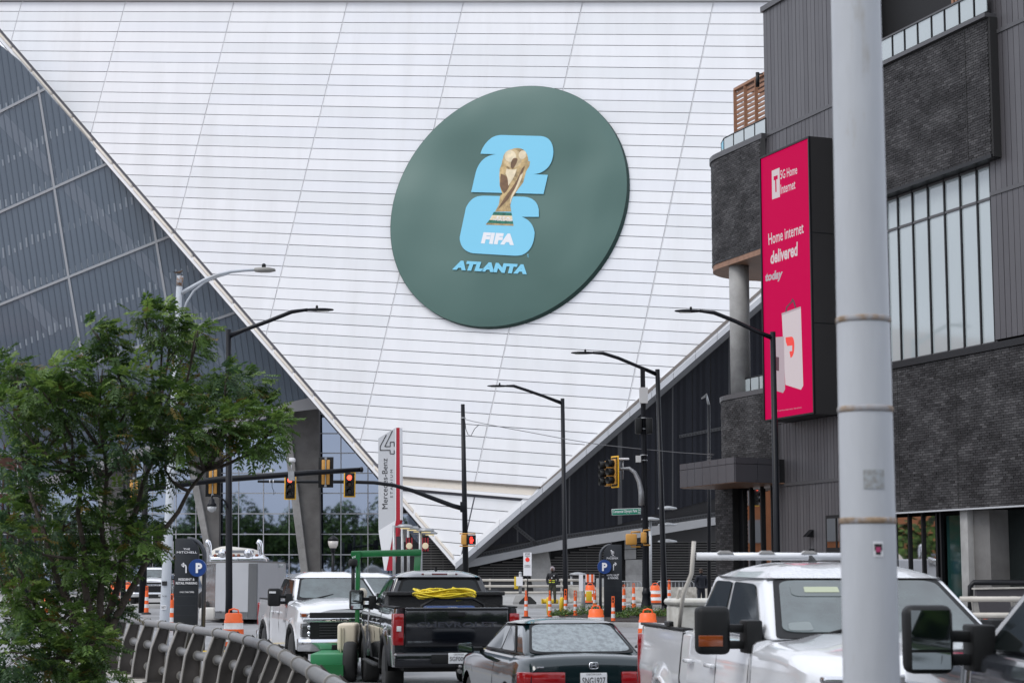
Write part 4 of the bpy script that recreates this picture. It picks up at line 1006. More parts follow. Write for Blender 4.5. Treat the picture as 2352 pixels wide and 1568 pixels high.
# street name sign
SG=Plane(W(1438,1174,d-.25),(-.12,-1,0)); t=thing('street_sign','green street name sign reading Centennial Olympic Park beside the fluted pole','street sign',tuple(W(1438,1174,d-.25)))
slabpx(SG,[(1405,1168.5),(1472,1166),(1472,1180.5),(1405.5,1183)],-.02,0).out('border',whitep,t,world=True,bevel=.01)
slabpx(SG,[(1406,1169.3),(1471.3,1166.9),(1471.3,1179.7),(1406.2,1182.1)],0.002,.006).out('plate',signgreen,t,world=True)
text_part('Centennial Olympic Park',quadmap(SG,(1408,1179.5),(1463.5,1177.5),(1463.5,1169),(1408,1171),.012),whitep,t,bold=.012)
text_part('DR',quadmap(SG,(1465.5,1172.8),(1470.5,1172.6),(1470.5,1168.8),(1465.5,1169),.012),whitep,t); text_part('NW',quadmap(SG,(1465.5,1178.6),(1470.5,1178.4),(1470.5,1174.4),(1465.5,1174.6),.012),whitep,t)
# ped heads, backs
for (u,v,w_,lab) in ((1450,1238,.46,'larger yellow pedestrian signal seen from behind on the fluted pole'),(1478.5,1234,.24,'narrow side-on yellow pedestrian signal hugging the fluted pole')):
    c=W(u,v,d-.3); t=thing('pedestrian_signal',lab,'pedestrian signal',tuple(c),group='pedestrian signals')
    mb=MB(); mb.box(-w_/2,w_/2,-.1,.12,-.23,.23); mb.out('housing',tst,t,bevel=.05)
    mb=MB(); mb.tube([(0,0,.2),(.0,0,.30),(w_/2+.15,0,.31)],.035,6); mb.tube([(0,0,-.2),(.0,0,-.30),(w_/2+.15,0,-.31)],.035,6); mb.out('bracket',tst,t)
# ------------------------------------------------------------------ other poles
d=95; p=W(1628,930,d); t=thing('street_lamp','slim dark lamp pole with a small white head beside the curved brick wall','street lamp',(W(1629,1380,d).x,d,.5))
mb=MB(); mb.tube([(W(1629,1380,d).x,d,.5),p],[.10,.085],10); mb.out('pole',bl_pole,t,world=True)
mb=MB(); mb.tube([p,W(1622,905,d)],[.07,.05],8); mb.loft([[W(u,v,d)+Vector((0,y,0)) for u,v,y in ((1623,903,-.15),(1612,912,-.15),(1611,914,.15),(1624,908,.15))],[W(u,v,d)+Vector((0,y,0)) for u,v,y in ((1624,905,-.1),(1613,914,-.1),(1612,916,.1),(1625,910,.1))]]); mb.out('lamp_head',galv,t,world=True)
t=thing('roof_light_pole','short black light pole on the rooftop terrace above the wooden screen','light pole',tuple(W(1740,195,76)))
mb=MB(); mb.tube([W(1740,200,76),W(1740,167,76)],.08,8); mb.tube([W(1740,171,76),W(1752,170,76)],.03,6); mb.out('pole',blackm,t,world=True)
def disc_lamp(u,vt,vb,d,disc,label,side=1):
    t=thing('street_lamp',label,'street lamp',(W(u,vb,d).x,d,.45),group='grey disc headed lamps')
    mb=MB(); mb.tube([(W(u,vb,d).x,d,.45),W(u,vt,d)],[.09,.08],10); mb.out('pole',galv,t,world=True)
    for du,dv in disc:
        mb=MB(); c=W(u+du,vt+dv,d); mb.tube([W(u,vt+dv,d),c],.04,6)
        mb.lathe([(.05,.14),(.2,.12),(.50,.05),(.56,-.02),(.4,-.06),(.05,-.07)],c,20); mb.out('lamp_disc',galv,t,world=True)
    return t
disc_lamp(1494,1192,1370,110,((0,0),),'pale grey disc lamp just left of the tall pole behind the fluted base')
disc_lamp(1521,1165,1370,105,((12,2),(12,78),(12,40)),'pale grey post with three stacked disc lamps right of the fluted pole')
disc_lamp(1313,1320,1390,120,((14,-2),),'low grey lamp with a long flat head behind the guard')
def dbl(u,v,arm,d,label):
    t=thing('street_lamp',label,'street lamp',(W(u,1380,d).x,d,.45),group='flat headed plaza lamps')
    mb=MB(); mb.tube([(W(u,1380,d).x,d,.45),W(u,v,d)],.10,10); mb.out('pole',galv,t,world=True)
    mb=MB(); mb.tube([W(u,v+3,d),W(u+arm*.4,v+3,d)],.05,6); c=W(u+arm,v+3,d); mb.lathe([(.1,.16),(.35,.14),(.55,.02),(.5,-.06),(.1,-.08)],c,18); mb.out('lamp_head',galv,t,world=True)
    mb=MB(); mb.lathe([(.3,0),(.3,-.04)],c+Vector((0,0,-.09)),14); mb.out('lens',M('warm_lens',(.7,.6,.3),.3,emit=.6,ecol=(1,.8,.4)),t,world=True)
for i,(u,v,arm,d) in enumerate(((905,1206,25,118),(924,1210,22,122),(938,1214,22,126),(965,1215,14,124),(967,1221,20,130))):
    dbl(u,v,arm,d,('grey flat headed plaza lamp, leftmost and closest to the red pylon','grey flat headed plaza lamp, second from the red pylon','grey flat headed plaza lamp, third from the red pylon','grey flat headed plaza lamp carrying the right red banner','grey flat headed plaza lamp reaching farthest right toward the white edge')[i])
for i,(u,lab,dd) in enumerate(((919,'dark plaza banner just right of the red pylon',122),(940,'red and black striped plaza banner, the left of the pair',123.5),(977,'red and black striped plaza banner, the right of the pair',123.7))):
    pl=Plane(W(u,1250,dd),(-.1,-1,0)); t=thing('lamp_banner',lab,'banner',tuple(W(u,1250,dd)),group='plaza lamp banners')
    if i==0:
        slabpx(pl,[(910,1231),(925,1231),(925,1270),(910,1270)],0,.04).out('cloth',M('banner_dark',(.02,.022,.03),.6),t,world=True); continue
    slabpx(pl,[(u-7.5,1234),(u+7.5,1233),(u+7.5,1265),(u-7.5,1265)],0,.03).out('cloth',blackm,t,world=True)
    for s in (-6,0,6): slabpx(pl,[(u+s-1.5,1234),(u+s+1.5,1234),(u+s+1.5,1265),(u+s-1.5,1265)],.03,.045).out('stripe',M('banner_red',(.28,.01,.02),.6),t,world=True)
    mb=MB(); c=pl.hit(u,1253,.06); mb.lathe([(.16,0),(.21,0),(.21,-.01),(.16,-.01)],c,20,ax='y'); mb.out('crest_ring',gold_l,t,world=True)
    text_part('A',quadmap(pl,(u-3.2,1257),(u+3.2,1257),(u+3.2,1249),(u-3.2,1249),.07),gold_l,t,bold=.02)
# acorn lamps
def acorn(u,vt,vb,d,label):
    k=px(d); t=thing('street_lamp',label,'street lamp',(W(u,vb,d).x,d,.36),group='black lantern lamps'); q=W(u,vt+22,d)
    mb=MB(); mb.tube([(q.x,d,.36),(q.x,d,q.z-.1)],[.11,.09],10); mb.out('pole',bl_pole,t,world=True)
    mb=MB(); mb.lathe([(.10,-.25),(.16,-.2),(.12,-.1),(.2,0)],q,12); mb.out('lantern_frame',bl_pole,t,world=True); mb=MB(); mb.lathe([(.34,.45),(.30,.6),(.14,.72),(.05,.78),(.03,.95)],q,12); mb.out('lantern_cap',bl_pole,t,world=True)
    mb=MB(); mb.lathe([(.2,0),(.30,.2),(.33,.44)],q,12); mb.out('lantern_glass',M('lantern_glass',(.55,.52,.48),.2),t,world=True)
acorn(765,1236,1330,118,'black lantern street lamp standing before the glass wall right of the white pickup roof')
acorn(347,1262,1330,118,'black lantern street lamp left of the pale leaning pole')
# hanging lantern from first lamp pole
t=thing('hanging_lantern','black teardrop lantern hanging from a curved arm on the left lamp pole','lantern',tuple(W(524,1165,66.8)))
mb=MB(); mb.tube([W(u,v,66.8) for u,v in ((523,1166),(518,1152),(508,1142),(497,1137),(488,1138),(487,1143))],.035,6); mb.out('arm',bl_pole,t,world=True)
q=W(487,1143,66.8); mb=MB(); mb.lathe([(.03,0),(.10,-.06),(.11,-.16),(.17,-.22),(.18,-.30)],q,14); mb.out('cap',bl_pole,t,world=True); mb=MB(); mb.lathe([(.17,-.30),(.15,-.42),(.06,-.50)],q,14); mb.out('globe',M('clear_globe',(.45,.46,.47),.1,coat=1),t,world=True)
# dark poles behind tree
for u,vt,d,lab in ((283,1090,84,'plain black pole half hidden behind the tree, left of the tan backed signal'),(65,875,60,'plain black pole rising out of the tree near the left border')):
    mb=MB(); x=W(u,1400,d).x; mb.tube([(x,d,gz(d)),(W(u,vt,d).x,d,W(u,vt,d).z)],.12,10); o=mb.out('black_pole',bl_pole); tag(o,lab,'pole')
# pale leaning pole with double arm
d=45; pb_=W(374,1520,d); t=thing('light_pole','pale grey leaning light pole with a long double arm and cobra lamp head','light pole',(pb_.x,d,0))
tp=W(413,634,d); mb=MB(); mb.tube([(pb_.x-.0,d,0),W(378,1420,d),tp],[.125,.12,.072],14); mb.out('pole',pale_pole,t,world=True)
mb=MB(); mb.tube([W(414,634,d)+Vector((0,0,.005)),W(412,657,d)],[.078,.082],14); mb.out('rusty_top',M('rusty_paint',(.38,.40,.43),.6,dirt=(.22,.11,.05),ds=9,lo=.45,hi=.55),t,world=True)
mb=MB(); mb.tube([W(u,v,d) for u,v in ((418,673),(440,660),(470,643),(500,631),(530,624),(560,621),(585,620))],[.055,.05,.045,.042,.04,.035,.03],8); mb.out('upper_arm',pale_pole,t,world=True)
mb=MB(); mb.tube([W(u,v,d) for u,v in ((420,722),(428,695),(445,668),(470,648),(500,635),(525,628))],.028,8); mb.out('lower_arm',pale_pole,t,world=True)
q=W(585,620,d); mb=MB(); mb.loft([[q+Vector((x,y*w_,z*h)) for y,z in ((-.1,-.05),(.1,-.05),(.1,.05),(-.1,.05))] for x,w_,h in ((0,.7,.8),(.15,1.2,1),(.35,1.4,.9),(.5,.9,.4))],0,True); mb.out('lamp_head',M('lamp_grey',(.30,.29,.27),.5),t,world=True)
mb=MB(); mb.lathe([(.05,0),(.05,.10),(.02,.12)],q+Vector((.22,0,.04)),10); mb.out('photocell',blackm,t,world=True)
for u0,v0,s_,lab in ((378,1340,'XX',None),(376,1395,'TOO',None)):
    pl=Plane(W(u0,v0,d-.13),(0,-1,0)); slabpx(pl,[(u0-6,v0-6),(u0+6,v0-6),(u0+6,v0+4),(u0-6,v0+4)],0,.006).out('sticker',ink if s_=='XX' else whitep,t,world=True)
    if s_=='TOO': text_part('IVEY',quadmap(pl,(u0-5,v0+2),(u0+5,v0+2),(u0+5,v0-4),(u0-5,v0-4),.01),ink,t)
pl=Plane(W(379,1370,d-.13),(0,-1,0)); text_part('Too Bad',quadmap(pl,(372,1370),(383,1370),(383,1366),(372,1366),.01),ink,t)
# notice plate behind pole
mb=MB(); pl=Plane(W(385,1275,d+.2),(0,-1,0)); slabpx(pl,[(370,1242),(399,1242),(399,1285),(370,1285)],0,.03,mb); tag(mb.out('notice_plate',M('plate_back',(.5,.5,.5),.5),bevel=.01),'pale plate sign with red lettering behind the leaning pole','sign')
o=[x for x in S.collection.objects if x.name.startswith('notice_plate')][-1]
text_part('PARK',quadmap(pl,(371,1262),(371,1246),(374,1246),(374,1262),.035),M('notice_red',(.5,.03,.03),.5),o,world=False)
# bird
c=W(411,630,45); t=thing('bird','small brown bird perched on top of the pale leaning pole','bird',tuple(c))
mb=MB(); mb.loft([[Vector((x,r*math.cos(a),z+r*1.0*math.sin(a))) for a in [2*pi*i/8 for i in range(8)]] for x,z,r in ((-.12,.03,.004),(-.04,.045,.022),(0,.05,.03),(.04,.06,.026),(.06,.075,.018),(.08,.08,.016),(.095,.08,.004))],0,True)
mb.tube([(.01,.01,.025),(.01,.01,0)],.004,5); mb.tube([(.01,-.01,.025),(.01,-.01,0)],.004,5); mb.out('body',M('feather_brown',(.10,.06,.035),.8),t); mb=MB(); mb.loft([[Vector((x,.0+s*.022,.055+z)) for s,z in ((-1,0),(1,0),(1,.006),(-1,.006))] for x in (-.15,.01)]); mb.out('wing',M('feather_dark',(.03,.022,.018),.8),t)
# ------------------------------------------------------------------ pylon sign
PY=Plane(W(890,1150,128),(-.25,-1,0)); t=thing('pylon_sign','tall grey and red gate pylon with an outlined 4 and vertical lettering','sign',(W(890,1350,128).x,128,.5))
def Z(zx,zy): return (845.25+.2343*zx,955.5+.2343*zy)
slabpx(PY,[Z(100,217),Z(272,112),Z(274,1020),Z(103,1120)],-.5,0).out('face',pyl_g,t,world=True)
slabpx(PY,[Z(103,1120),Z(274,1017),Z(268,1060),Z(240,1180),Z(180,1510),Z(160,1510),Z(130,1300)],-.5,.012).out('lower_face',pyl_w,t,world=True)
slabpx(PY,[Z(275,112),Z(314,112),Z(318,1015),Z(300,1090),Z(240,1510),Z(182,1510),Z(250,1150),Z(275,1020)],-.5,.025).out('red_fin',red_s,t,world=True)
slabpx(PY,[Z(268,108),Z(278,112),Z(276,1020),Z(270,1020)],-.5,.05).out('fin_edge',pyl_w,t,world=True); slabpx(PY,[Z(313,112),Z(317,112),Z(321,1015),Z(317,1015)],-.5,.05).out('fin_edge',pyl_w,t,world=True)
for a,b in (((180,182),(120,295)),((120,295),(120,333)),((120,333),(217,333)),((217,333),(217,367)),((217,367),(257,368)),((257,368),(257,333)),((240,142),(165,297)),((165,297),(218,297)),((218,297),(218,253)),((218,253),(257,252)),((257,252),(257,297))):
    slab(PY,strip2(PY.to2(*Z(*a)),PY.to2(*Z(*b)),.05),.0,.03).out('figure_outline',ink,t,world=True)
text_part('Mercedes-Benz',quadmap(PY,Z(192,905),Z(190,412),Z(138,412),Z(138,908),.02),ink,t,bold=0)
text_part('STADIUM',quadmap(PY,Z(243,797),Z(242,522),Z(218,522),Z(218,797),.02),ink,t,bold=0,space=1.5)
# small red/white sign by pylon
mb=MB(); slabpx(PY,[(881,1333),(886,1333),(886,1352),(881,1352)],.5,.55,mb); slabpx(PY,[(886,1333),(893,1335),(893,1352),(886,1352)],.5,.58,mb,1); tag(mb.out('wayfinding_sign',[whitep,red_s]),'small red and white sign by the foot of the pylon','sign')
# ------------------------------------------------------------------ wayfinding totems
def totem(label,uL,uR,vT,d,frame_side,disc,base_z,texts,arrow,curve_side):
    k=px(d); t=thing('parking_totem',label,'sign',(W((uL+uR)/2,1400,d).x,d,base_z)); pl=Plane(W((uL+uR)/2,1300,d),(0,-1,0))
    a0,_=pl.to2(uL,1300); a1,zt_=pl.to2(uR,vT); z0=pl.c2(Vector((0,d,base_z)))[1]
    a0=pl.to2(uL,1300)[0]; rr_=.35; zt_=pl.to2(uR,vT)[1]
    def rounded(a0,a1,z0,z1,r,side):
        pts=[(a0,z0),(a1,z0)]
        if side>0: pts+= [(a1-r+r*math.cos(x),z1-r+r*math.sin(x)) for x in [pi/2*i/8 for i in range(9)]]+[(a0,z1)]
        else: pts+=[(a1,z1)]+[(a0+r-r*math.sin(x),z1-r+r*math.cos(x)) for x in [pi/2*i/8 for i in range(9)]]
        return pts
    slab(pl,rounded(a0,a1,z0,zt_,rr_,curve_side),-.12,.0).out('panel',sign_blk,t,world=True,bevel=.01)
    s=frame_side; w_=.11
    fa,fb=(a1-.3,a1+w_+.02) if s>0 else (a0-w_-.02,a0+.3)
    outer=rounded(fa,fb,z0,zt_+.03,rr_+.12,s); inner=rounded(fa,fb-.09,z0,zt_-.05,rr_+.04,s) if s>0 else rounded(fa+.09,fb,z0,zt_-.05,rr_+.04,s)
    n=len(outer); o2=outer[1:] if s>0 else outer
    # frame as a bent tube
    r=rr_+.1
    if s>0: path=[(fb,z0)]+[(fb-r+r*math.cos(x),zt_-r+r*math.sin(x)) for x in [pi/2*i/8 for i in range(9)]]+[(fa,zt_)]
    else: path=[(fa,z0)]+[(fa+r-r*math.cos(x),zt_-r+r*math.sin(x)) for x in [pi/2*i/8 for i in range(9)]]+[(fb,zt_)]
    mb=MB(); mb.tube([pl.to3(a,b,-.14) for a,b in path],.055,8); mb.out('frame',M('totem_frame',(.05,.055,.065),.35),t,world=True)
    mb=MB(); c=pl.to3(*pl.to2(*disc[:2]),0.05); r=disc[2]*k; mb.lathe([(r,.0),(r,-.12),(r*.97,-.14)],c,32,ax='y'); mb.out('disc',blue,t,world=True)
    u,v,_=disc; sgn=disc[2]; text_part('P',quadmap(pl,(u-sgn*.32,v+sgn*.58),(u+sgn*.42,v+sgn*.58),(u+sgn*.42,v-sgn*.58),(u-sgn*.32,v-sgn*.58),.21),whitep,t,bold=.045)
    for s_,x0,x1,y0,y1,bo in texts: text_part(s_,quadmap(pl,(x0,y0),(x1,y0),(x1,y1),(x0,y1),.012),whitep,t,bold=bo)
    mb=MB()
    for p,q in zip(arrow,arrow[1:]):
        if p is None or q is None: continue
        slab(pl,strip2(pl.to2(*p),pl.to2(*q),.035),.004,.012,mb)
    mb.out('arrow',whitep,t,world=True)
    for v in disc_lines.get(label[:5],[]): slab(pl,[(a0+.03,pl.to2(uL,v)[1]),(a1-.03,pl.to2(uL,v)[1]),(a1-.03,pl.to2(uL,v)[1]+.008),(a0+.03,pl.to2(uL,v)[1]+.008)],0,.003).out('groove',M('groove',(.03,.034,.04),.5),t,world=True)
    return t
disc_lines={'left ':[1369,1390,1412],'right':[1345,1356,1368]}
totem('left black parking totem lettered for resident and retail parking, behind the pipe railing',401,457,1236,48,1,(455.8,1303.5,20),0,
 [('THE',421,436.5,1262.3,1258,.008),('MITCHELL',406,453,1270,1265.2,.008),('RESIDENT &',410,447,1332.5,1327,.022),('RETAIL PARKING',404,453,1341,1335.5,.022),('KHAO THAI TAPAS',413,445.5,1360.8,1356.8,.005)],
 [(427.5,1315),(427.5,1299.5),(424.5,1296.5),(417.5,1296.5),None,(423,1292.5),(417,1296.5),(423,1301)],1)
totem('right black hotel parking totem with a blue P disc in the planter',1387,1428,1250,72,-1,(1388,1301,16),.34,
 [('HOTEL',1402,1414,1278.2,1276.3,.0),('PHOENIX',1393.5,1420,1283.5,1279,.0),('HOTEL VALET',1393.5,1422,1322.5,1317.5,.022),('& PARKING',1396,1420,1329,1324,.022)],
 [(1409,1309),(1409,1297),(1411,1294.5),(1415.5,1294.5),None,(1412,1291),(1416,1294.5),(1412,1298)],-1)
pl=Plane(W(1406,1268,71.98),(0,-1,0)); t=[x for x in S.collection.objects if x.name.startswith('parking_totem')][-1]
mb=MB()
for (a,b) in (((1402,1264),(1411,1267)),((1411,1267),(1403,1267)),((1403,1267),(1411,1270)),((1411,1270),(1404,1270)),((1404,1270),(1409,1275)),((1405,1262.5),(1402,1264)),((1405,1273),(1409,1270))): slab(pl,strip2(pl.to2(*a),pl.to2(*b),.03),.01,.02,mb)
mb.out('bird_emblem',whitep,t,world=True)
# ------------------------------------------------------------------ planter
mb=MB(); pcs=[(1.6,66),(9.5,62),(11.5,66),(11.5,84),(4,84),(1.6,80)]
mb.loft([[Vector((x,y,0)) for x,y in pcs],[Vector((x,y,.30)) for x,y in pcs]]); struct(mb.out('planter_kerb',concrete,bevel=.03))
cx_=sum(p[0] for p in pcs)/6; cy_=sum(p[1] for p in pcs)/6
mb=MB(); q=[(cx_+(x-cx_)*.95,cy_+(y-cy_)*.97) for x,y in pcs]; mb.loft([[Vector((x,y,.295)) for x,y in q],[Vector((x,y,.33)) for x,y in q]]); struct(mb.out('soil',mulch))
def shrub(x,y,z,r,h,label,n=70):
    mb=MB()
    for i in range(n):
        a=random.uniform(0,2*pi); rr_=r*math.sqrt(random.random()); hh=h*random.uniform(.35,1)*(1-.5*(rr_/r)**2)
        p=Vector((math.cos(a)*rr_*.5,math.sin(a)*rr_*.5,0)); q=Vector((math.cos(a)*rr_,math.sin(a)*rr_,hh))
        for j in range(5):
            c=p.lerp(q,.35+.65*j/4); dirv=Vector((random.gauss(0,1),random.gauss(0,1),random.uniform(0,1.4))).normalized()*.085; s=dirv.orthogonal().normalized()*.022
            mb.add([c,c+dirv*.5+s,c+dirv,c+dirv*.5-s],[(0,1,2,3)],random.choices((0,1,2,3),(5,4,2,.5))[0])
    o=mb.out('shrub',leafs[:4],None); o.location=(x,y,z); tag(o,label,'shrub','low shrubs in the planter'); return o
random.seed(3)
for i,(u,d_,r,h) in enumerate(((1281,73,.35,.3),(1300,74,.4,.35),(1345,74,.45,.5),(1365,73,.4,.42),(1372,76,.4,.55),(1440,73,.45,.5),(1455,72,.45,.55),(1475,72,.4,.5),(1497,73,.5,.45),(1515,72,.4,.35),(1427,70,.35,.3))):
    shrub((u-CX)/FP*d_,d_,.32,r,h,('low yellow green shrub at the left tip of the planter','low shrub beside the looped orange marker','upright dark shrub left of the hotel totem','dark shrub touching the hotel totem','shrub behind the hotel totem','shrub just right of the hotel totem','dense dark shrub between totem and fluted pole','dark shrub at the foot of the fluted pole','wide shrub right of the fluted pole base','low shrub by the white bed box','sparse low shrub in front of the totem')[i])
# ------------------------------------------------------------------ traffic markers
def stripe_mb(prof,bands,n=16):
    """prof: list of (z,r); bands: list of (z0,z1,mat)"""
    mb=MB()
    def rad(z):
        for (z0,r0),(z1,r1) in zip(prof,prof[1:]):
            if z0<=z<=z1: return r0+(r1-r0)*(z-z0)/(z1-z0+1e-9)
        return prof[-1][1]
    for z0,z1,m in bands:
        zs=sorted(set([z0,z1]+[z for z,_ in prof if z0<z<z1])); mb.loft([[Vector((rad(z)*math.cos(2*pi*j/n),rad(z)*math.sin(2*pi*j/n),z)) for j in range(n)] for z in zs],m,True,cap=False)
    r=rad(bands[-1][1]); z=bands[-1][1]; mb.add([Vector((r*math.cos(2*pi*j/n),r*math.sin(2*pi*j/n),z)) for j in range(n)],[list(range(n))],bands[-1][2]); return mb
def make_delineator(label):
    t=thing('traffic_marker',label,'traffic marker',group='slim orange traffic markers')
    mb=MB(); mb.lathe([(.20,0),(.20,.04),(.10,.07)],(0,0,0),8); mb.out('base',rubber,t)
    stripe_mb([(.05,.085),(.85,.06)],[(.05,.30,0),(.30,.45,1),(.45,.55,0),(.55,.68,1),(.68,.85,0)]).out('body',[orange,refl_w],t)
    mb=MB(); mb.box(-.055,-.03,-.02,.02,.85,1.05); mb.box(.03,.055,-.02,.02,.85,1.05); mb.box(-.055,.055,-.02,.02,1.05,1.09); mb.box(-.055,.055,-.02,.02,.93,.95); mb.out('handle',orange,t); return t
def make_channelizer(label):
    t=thing('traffic_marker',label,'traffic marker',group='slim orange traffic markers')
    mb=MB(); mb.lathe([(.21,0),(.21,.05),(.12,.09)],(0,0,0),8); mb.out('base',rubber,t)
    stripe_mb([(.05,.10),(1.0,.065)],[(.05,.28,0),(.28,.43,1),(.43,.58,0),(.58,.73,1),(.73,1.0,0)]).out('body',[orange,refl_w],t)
    mb=MB(); mb.box(-.05,-.028,-.02,.02,1.0,1.16); mb.box(.028,.05,-.02,.02,1.0,1.16); mb.box(-.05,.05,-.02,.02,1.16,1.2); mb.out('handle',orange,t); return t
D0=make_delineator('x'); C0=make_channelizer('x')
def placem(proto,u,d,label,zr=0,sc=1,first=[True]):
    o=copy_tree(proto); z=gz(d) if d<89 else .5
    relabel(o,label,((u-CX)/FP*d,d,z),zr); o.scale=(sc,sc,sc); return o
placem(D0,1208,75,'slim orange and white marker nearest the black pickup tail',1.2); placem(D0,1262,75,'slim orange marker in front of the left yellow bollard',1.3)
placem(D0,1298,75,'slim orange marker with a wide looped handle right of the yellow bollards',0,1.05); placem(D0,1320,75,'slim orange marker between the looped one and the yellow push button post',.4)
placem(D0,1364,77,'slim orange marker behind the squat orange drum at the planter',.2); placem(D0,1406,66,'slim orange marker in front of the hotel totem',.0,.95)
placem(D0,2252,58,'slim orange marker beside the right hand pipe railing',.2)
placem(C0,1453,88,'tall striped marker right of the hotel totem before the concrete barrier'); placem(C0,1534,90,'tall striped marker against the barrier behind the black lamp pole')
placem(C0,344.6,80,'tall striped marker in the road left of the leaning pale pole'); placem(C0,402,62,'tall striped marker hidden behind the left parking totem edge'); placem(C0,1431,84,'striped marker peeking out behind the hotel totem')
for o in (D0,C0):
    for ch in KIDS(o): bpy.data.objects.remove(ch)
    bpy.data.objects.remove(o)
def make_drum(label,capc=True):
    t=thing('traffic_drum',label,'traffic drum',group='orange and white traffic drums')
    mb=MB(); mb.lathe([(.36,0),(.36,.05),(.30,.09)],(0,0,0),16); mb.out('base',rubber,t)
    stripe_mb([(.06,.29),(.30,.285),(.301,.27),(.52,.265),(.521,.25),(.74,.245),(.741,.23),(.9,.22),(.93,.18)],[(.06,.2,0),(.2,.36,1),(.36,.52,0),(.52,.68,1),(.68,.93,0)],24).out('body',[orange,refl_w],t)
    mb=MB(); mb.tube([(-.13,0,.92),(-.11,0,1.01),(0,0,1.04),(.11,0,1.01),(.13,0,.92)],.022,6); mb.out('handle',orange,t); return t
B0_=make_drum('x')
for u,d_,lab,s in ((1502,92,'striped drum between the fluted pole and the black lamp pole',1.0),(1354,93,'striped drum behind the yellow push button post',1.0),(301,100,'striped drum left of the distant white pickup',1.0),(272,100,'striped drum half hidden by the tree trunk',1.0),(1367,55,'squat orange drum cap in front of the planter markers',.95),(1484.6,50,'orange drum closest to the white pickup bed',.98),(543.4,49,'orange drum with white lower half by the trailer nose',1.0),(118,70,'striped drum seen through the tree leaves',1.0)):
    o=copy_tree(B0_); z=(gz(d_) if d_<89 else .5); relabel(o,lab,((u-CX)/FP*d_,d_,z),0); o.scale=(s,s,s)
for ch in KIDS(B0_): bpy.data.objects.remove(ch)
bpy.data.objects.remove(B0_)
# yellow bollards
for u,d_,tilt,lab in ((1261,79,-.06,'left leaning yellow bollard behind the orange markers'),(1288.5,79,.03,'right upright yellow bollard behind the orange markers')):
    mb=MB(); mb.lathe([(.105,0),(.10,.58),(.085,.64),(.04,.68)],(0,0,0),16); o=mb.out('bollard',yellow); o.location=((u-CX)/FP*d_,d_,gz(d_)); o.rotation_euler=(0,tilt,0); o.scale=(1,1,1.1); tag(o,lab,'bollard','yellow bollards')
mb=MB(); c=W(1265,1373,95); mb.tube([(c.x-.42,95,.62),(c.x+.38,95.1,.60)],.12,12); mb.box(c.x-.47,c.x-.42,94.85,95.15,.5,.75); tag(mb.out('fallen_bollard',yellow),'yellow bollard lying on its side on the pavement behind the guard','bollard')
# push button posts
t=thing('push_button_post','short grey post with yellow push button unit and sign on a concrete base','push button post',(W(1195,1384,93).x,93,.5)); x=W(1195,1384,93).x
mb=MB(); mb.loft([[Vector((x+a*r,93+b*r,z)) for a,b in ((-1,-1),(1,-1),(1,1),(-1,1))] for z,r in ((.5,.36),(.62,.36),(.95,.22),(1.0,.12))]); mb.out('base',concrete,t,world=True)
mb=MB(); mb.tube([(x,93,.95),(x,93,2.0)],.075,10); mb.ball((x,93,2.02),.08,0,8); mb.out('post',galv,t,world=True)
mb=MB(); mb.box(x-.30,x-.10,92.8,93,1.25,1.85); mb.out('button_unit',yellow,t,world=True,bevel=.02); mb=MB(); mb.box(x-.2,x+.12,92.78,92.8,1.4,1.85); mb.out('notice',whitep,t,world=True)
x=W(1340,1390,86).x; t=thing('push_button_post','grey post with yellow push button unit standing in the planter edge','push button post',(x,86,.34))
mb=MB(); mb.tube([(x,86,.34),(x,86,1.75)],.085,10); mb.out('post',galv,t,world=True); mb=MB(); mb.box(x+.12,x+.38,85.8,86,.75,1.2); mb.out('button_unit',yellow,t,world=True,bevel=.02)
mb=MB(); mb.box(x-.2,x-.02,85.86,85.9,1.2,1.95); mb.out('notice',whitep,t,world=True)
mb=MB(); mb.box(x+.1,x+.5,85.9,85.94,1.6,1.95,0); mb.box(x+.15,x+.25,85.88,85.9,1.6,1.95,1); mb.box(x+.35,x+.45,85.88,85.9,1.6,1.95,1); o=mb.out('striped_board',[whitep,orange]); tag(o,'small orange and white striped board behind the grey button post','board')
# stop sign panel
SP=Plane(W(1211.5,1295,92),(-.05,-1,0)); t=thing('stand_sign','white upright notice headed STOP on a weighted black stand','sign',(W(1211,1380,92).x,92,.5))
slabpx(SP,[(1202,1268),(1221,1268),(1221,1321.5),(1202,1321.5)],-.03,0).out('board',whitep,t,world=True)
for s_,y0,y1,x0,x1 in (('STOP!',1273.5,1269.5,1206,1217),('CLEAR BAGS',1277,1274.8,1205.5,1217.5),('ONLY',1279.6,1277.6,1209,1214),('IF IT DOES NOT FIT',1298,1296.3,1204.5,1218.5),('IN A CLEAR BAG',1300.3,1298.8,1205,1218),('LEAVE IT IN THE CAR',1302.5,1301,1204.5,1218.5)): text_part(s_,quadmap(SP,(x0,y0),(x1,y0),(x1,y1),(x0,y1),.01),ink,t,bold=.02)
c=SP.hit(1211.5,1284.5,.01); mb=MB(); mb.lathe([(.085,0),(.105,0),(.105,-.004),(.085,-.004)],c,24,ax='y'); mb.out('ban_ring',scr_r,t,world=True)
slab(SP,strip2(SP.to2(1208.5,1281.5),SP.to2(1214.5,1287.5),.02),.01,.018).out('ban_slash',scr_r,t,world=True); slabpx(SP,[(1209.5,1283),(1213.5,1283),(1213.5,1287),(1209.5,1287)],.004,.009).out('bag_symbol',ink,t,world=True)
q=W(1212,1321,92); mb=MB(); mb.tube([(q.x,92,.85),(q.x,92,q.z)],.025,6); mb.out('stem',blackm,t,world=True); mb=MB(); mb.loft([[Vector((q.x+a*r,92+b*.25,z)) for a,b in ((-1,-1),(1,-1),(1,1),(-1,1))] for z,r in ((.52,.42),(.62,.42),(.85,.18),(.9,.1))]); mb.out('weight',rubber,t,world=True)
